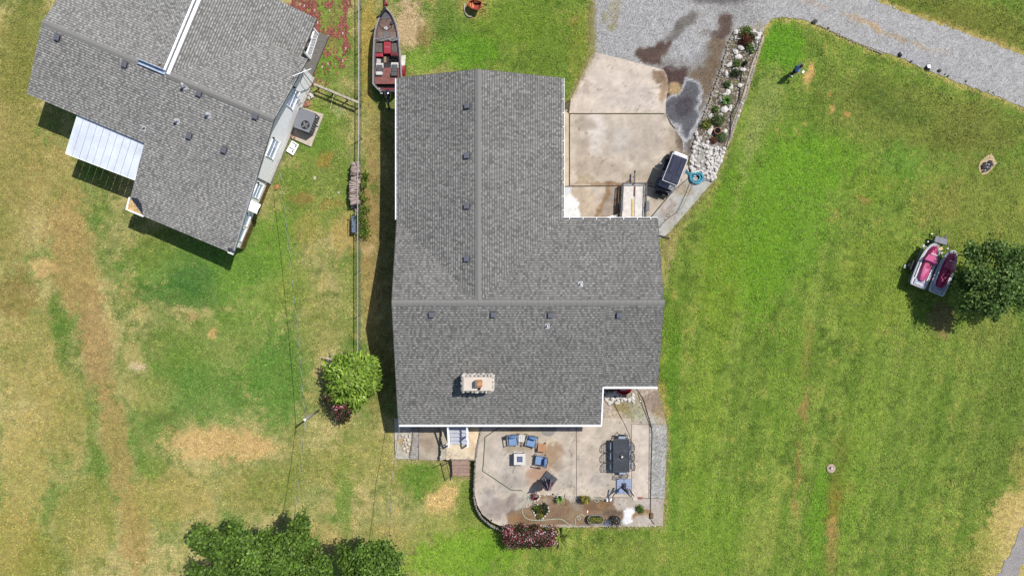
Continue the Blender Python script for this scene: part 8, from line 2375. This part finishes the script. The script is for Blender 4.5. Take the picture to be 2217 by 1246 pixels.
hose('pale green hose looping past the red pot and round the stone ring', [(1130, 1061), (1140, 1067.6), (1143.5, 1077.7), (1140, 1088), (1134, 1094), (1130.5, 1105), (1134, 1115), (1144, 1123), (1167, 1125.7), (1190, 1123.5), (1212, 1122.5), (1223.8, 1128), (1236.8, 1138), (1244.7, 1134), (1246, 1121), (1252, 1116), (1257, 1121), (1253, 1124.5), (1250, 1120), (1254, 1114.5), (1259.5, 1112.7), (1266, 1118)], SZ, .024, m_hp)
hose('pale green hose end curling from the joint into the stone ring', [(1136, 1068.5), (1131.3, 1076), (1136, 1083.5), (1150, 1084), (1163, 1090.7), (1170, 1094)], SZ, .022, m_hp)
hose('pale green hose from the yellow flowering plant to the white figures', [(1273, 1080.6), (1283, 1078), (1290, 1079), (1297, 1083), (1292, 1086), (1287.5, 1083.5), (1292, 1079), (1301, 1079.5), (1312, 1083)], SZ, .022, m_hp)
hose('thin brown hose curving down from the joint by the spiky pot', [(1224, 1068), (1222, 1074), (1226, 1084), (1224, 1091), (1218, 1093), (1213, 1090)], SZ, .018, M('brown hose', (110, 92, 70), rough=.6))
hose('thin orange cord across the rust stained strip', [(1228.5, 1091), (1223, 1106), (1217, 1120)], SZ, .012, M('orange cord', (208, 150, 84), rough=.6), cat='cord', name='cord')
hose('long black hose running down the right side of the patio', [(1377.8, 841), (1386, 852), (1394.5, 868), (1402, 895), (1409, 918), (1412, 937), (1411, 975), (1410, 1008), (1409, 1060), (1408.5, 1100), (1408, 1120), (1416.7, 1133.6)], PZ, .022, m_hk)
hose('black hose from the rock pile towards the dining table', [(1329.8, 874), (1340, 894), (1350.6, 914), (1358, 930), (1365, 949), (1367, 975)], PZ, .016, m_hk)
hose('second black hose beside the corner gravel', [(1381, 850), (1388, 870), (1397, 893), (1404, 912), (1409, 925)], PZ, .014, m_hk)
hose('black hose running down the front walkway', [(1493.5, 395.7), (1487, 412), (1479.7, 429), (1472, 446), (1464, 460), (1450, 470), (1438.6, 479), (1427, 493)], SLABZ, .018, m_hk)
hose('thin grey hose beside the black hose on the front walkway', [(1499, 396), (1494, 412), (1487, 428), (1478, 446), (1466, 461)], SLABZ, .012, M('grey hose', (140, 136, 130), rough=.6))
hose('small coil of black tubing on the front walkway', [(1445.7 + 3.4 * math.cos(t), 466 + 3.4 * math.sin(t)) for t in [k * PI / 6 for k in range(14)]], SLABZ, .014, m_hk)
bc = thing('hose_coil', 'coiled bright blue hose at the corner of the white rocks', 'hose', P(1507, 384, .05))
m_bh = M('blue hose', (44, 150, 180), rough=.4, var=.12); m_bh2 = M('pale blue hose', (110, 196, 214), rough=.4)
rnd = random.Random(6)
for k in range(13):
    c = P(1507 + rnd.uniform(-2.5, 2.5), 384 + rnd.uniform(-2, 2), .06 + k * .012); r_ = rnd.uniform(.2, .42)
    MB().tube([(c.x + math.cos(t) * r_ * rnd.uniform(.96, 1.04), c.y + math.sin(t) * r_ * .9, c.z + .03 * math.sin(t * 2 + k)) for t in [q_ * PI / 10 for q_ in range(20)]], .028, 6, closed=True).build('loop', m_bh if k % 3 else m_bh2, bc, smooth=True)
for k in range(3): MB().tube(smooth([P(1499 - k, 377 + k * 2, .08), P(1492 - k * 2, 374 + k, .07), P(1486 - k, 366 + k * 3, .06)]), .024, 6).build('hose_end', m_bh if k else m_bh2, bc, smooth=True)
q = P(1524, 388, .1); MB().box(q, (.24, .18, .14), rz=.4).build('reel_box', M('grey box'), bc)
for k in range(6): q = P(1507 + rnd.uniform(-5, 5), 384 + rnd.uniform(-4, 4), .12); MB().blob(q, (.06, .05, .04), k).build('fitting', M('label white'), bc)
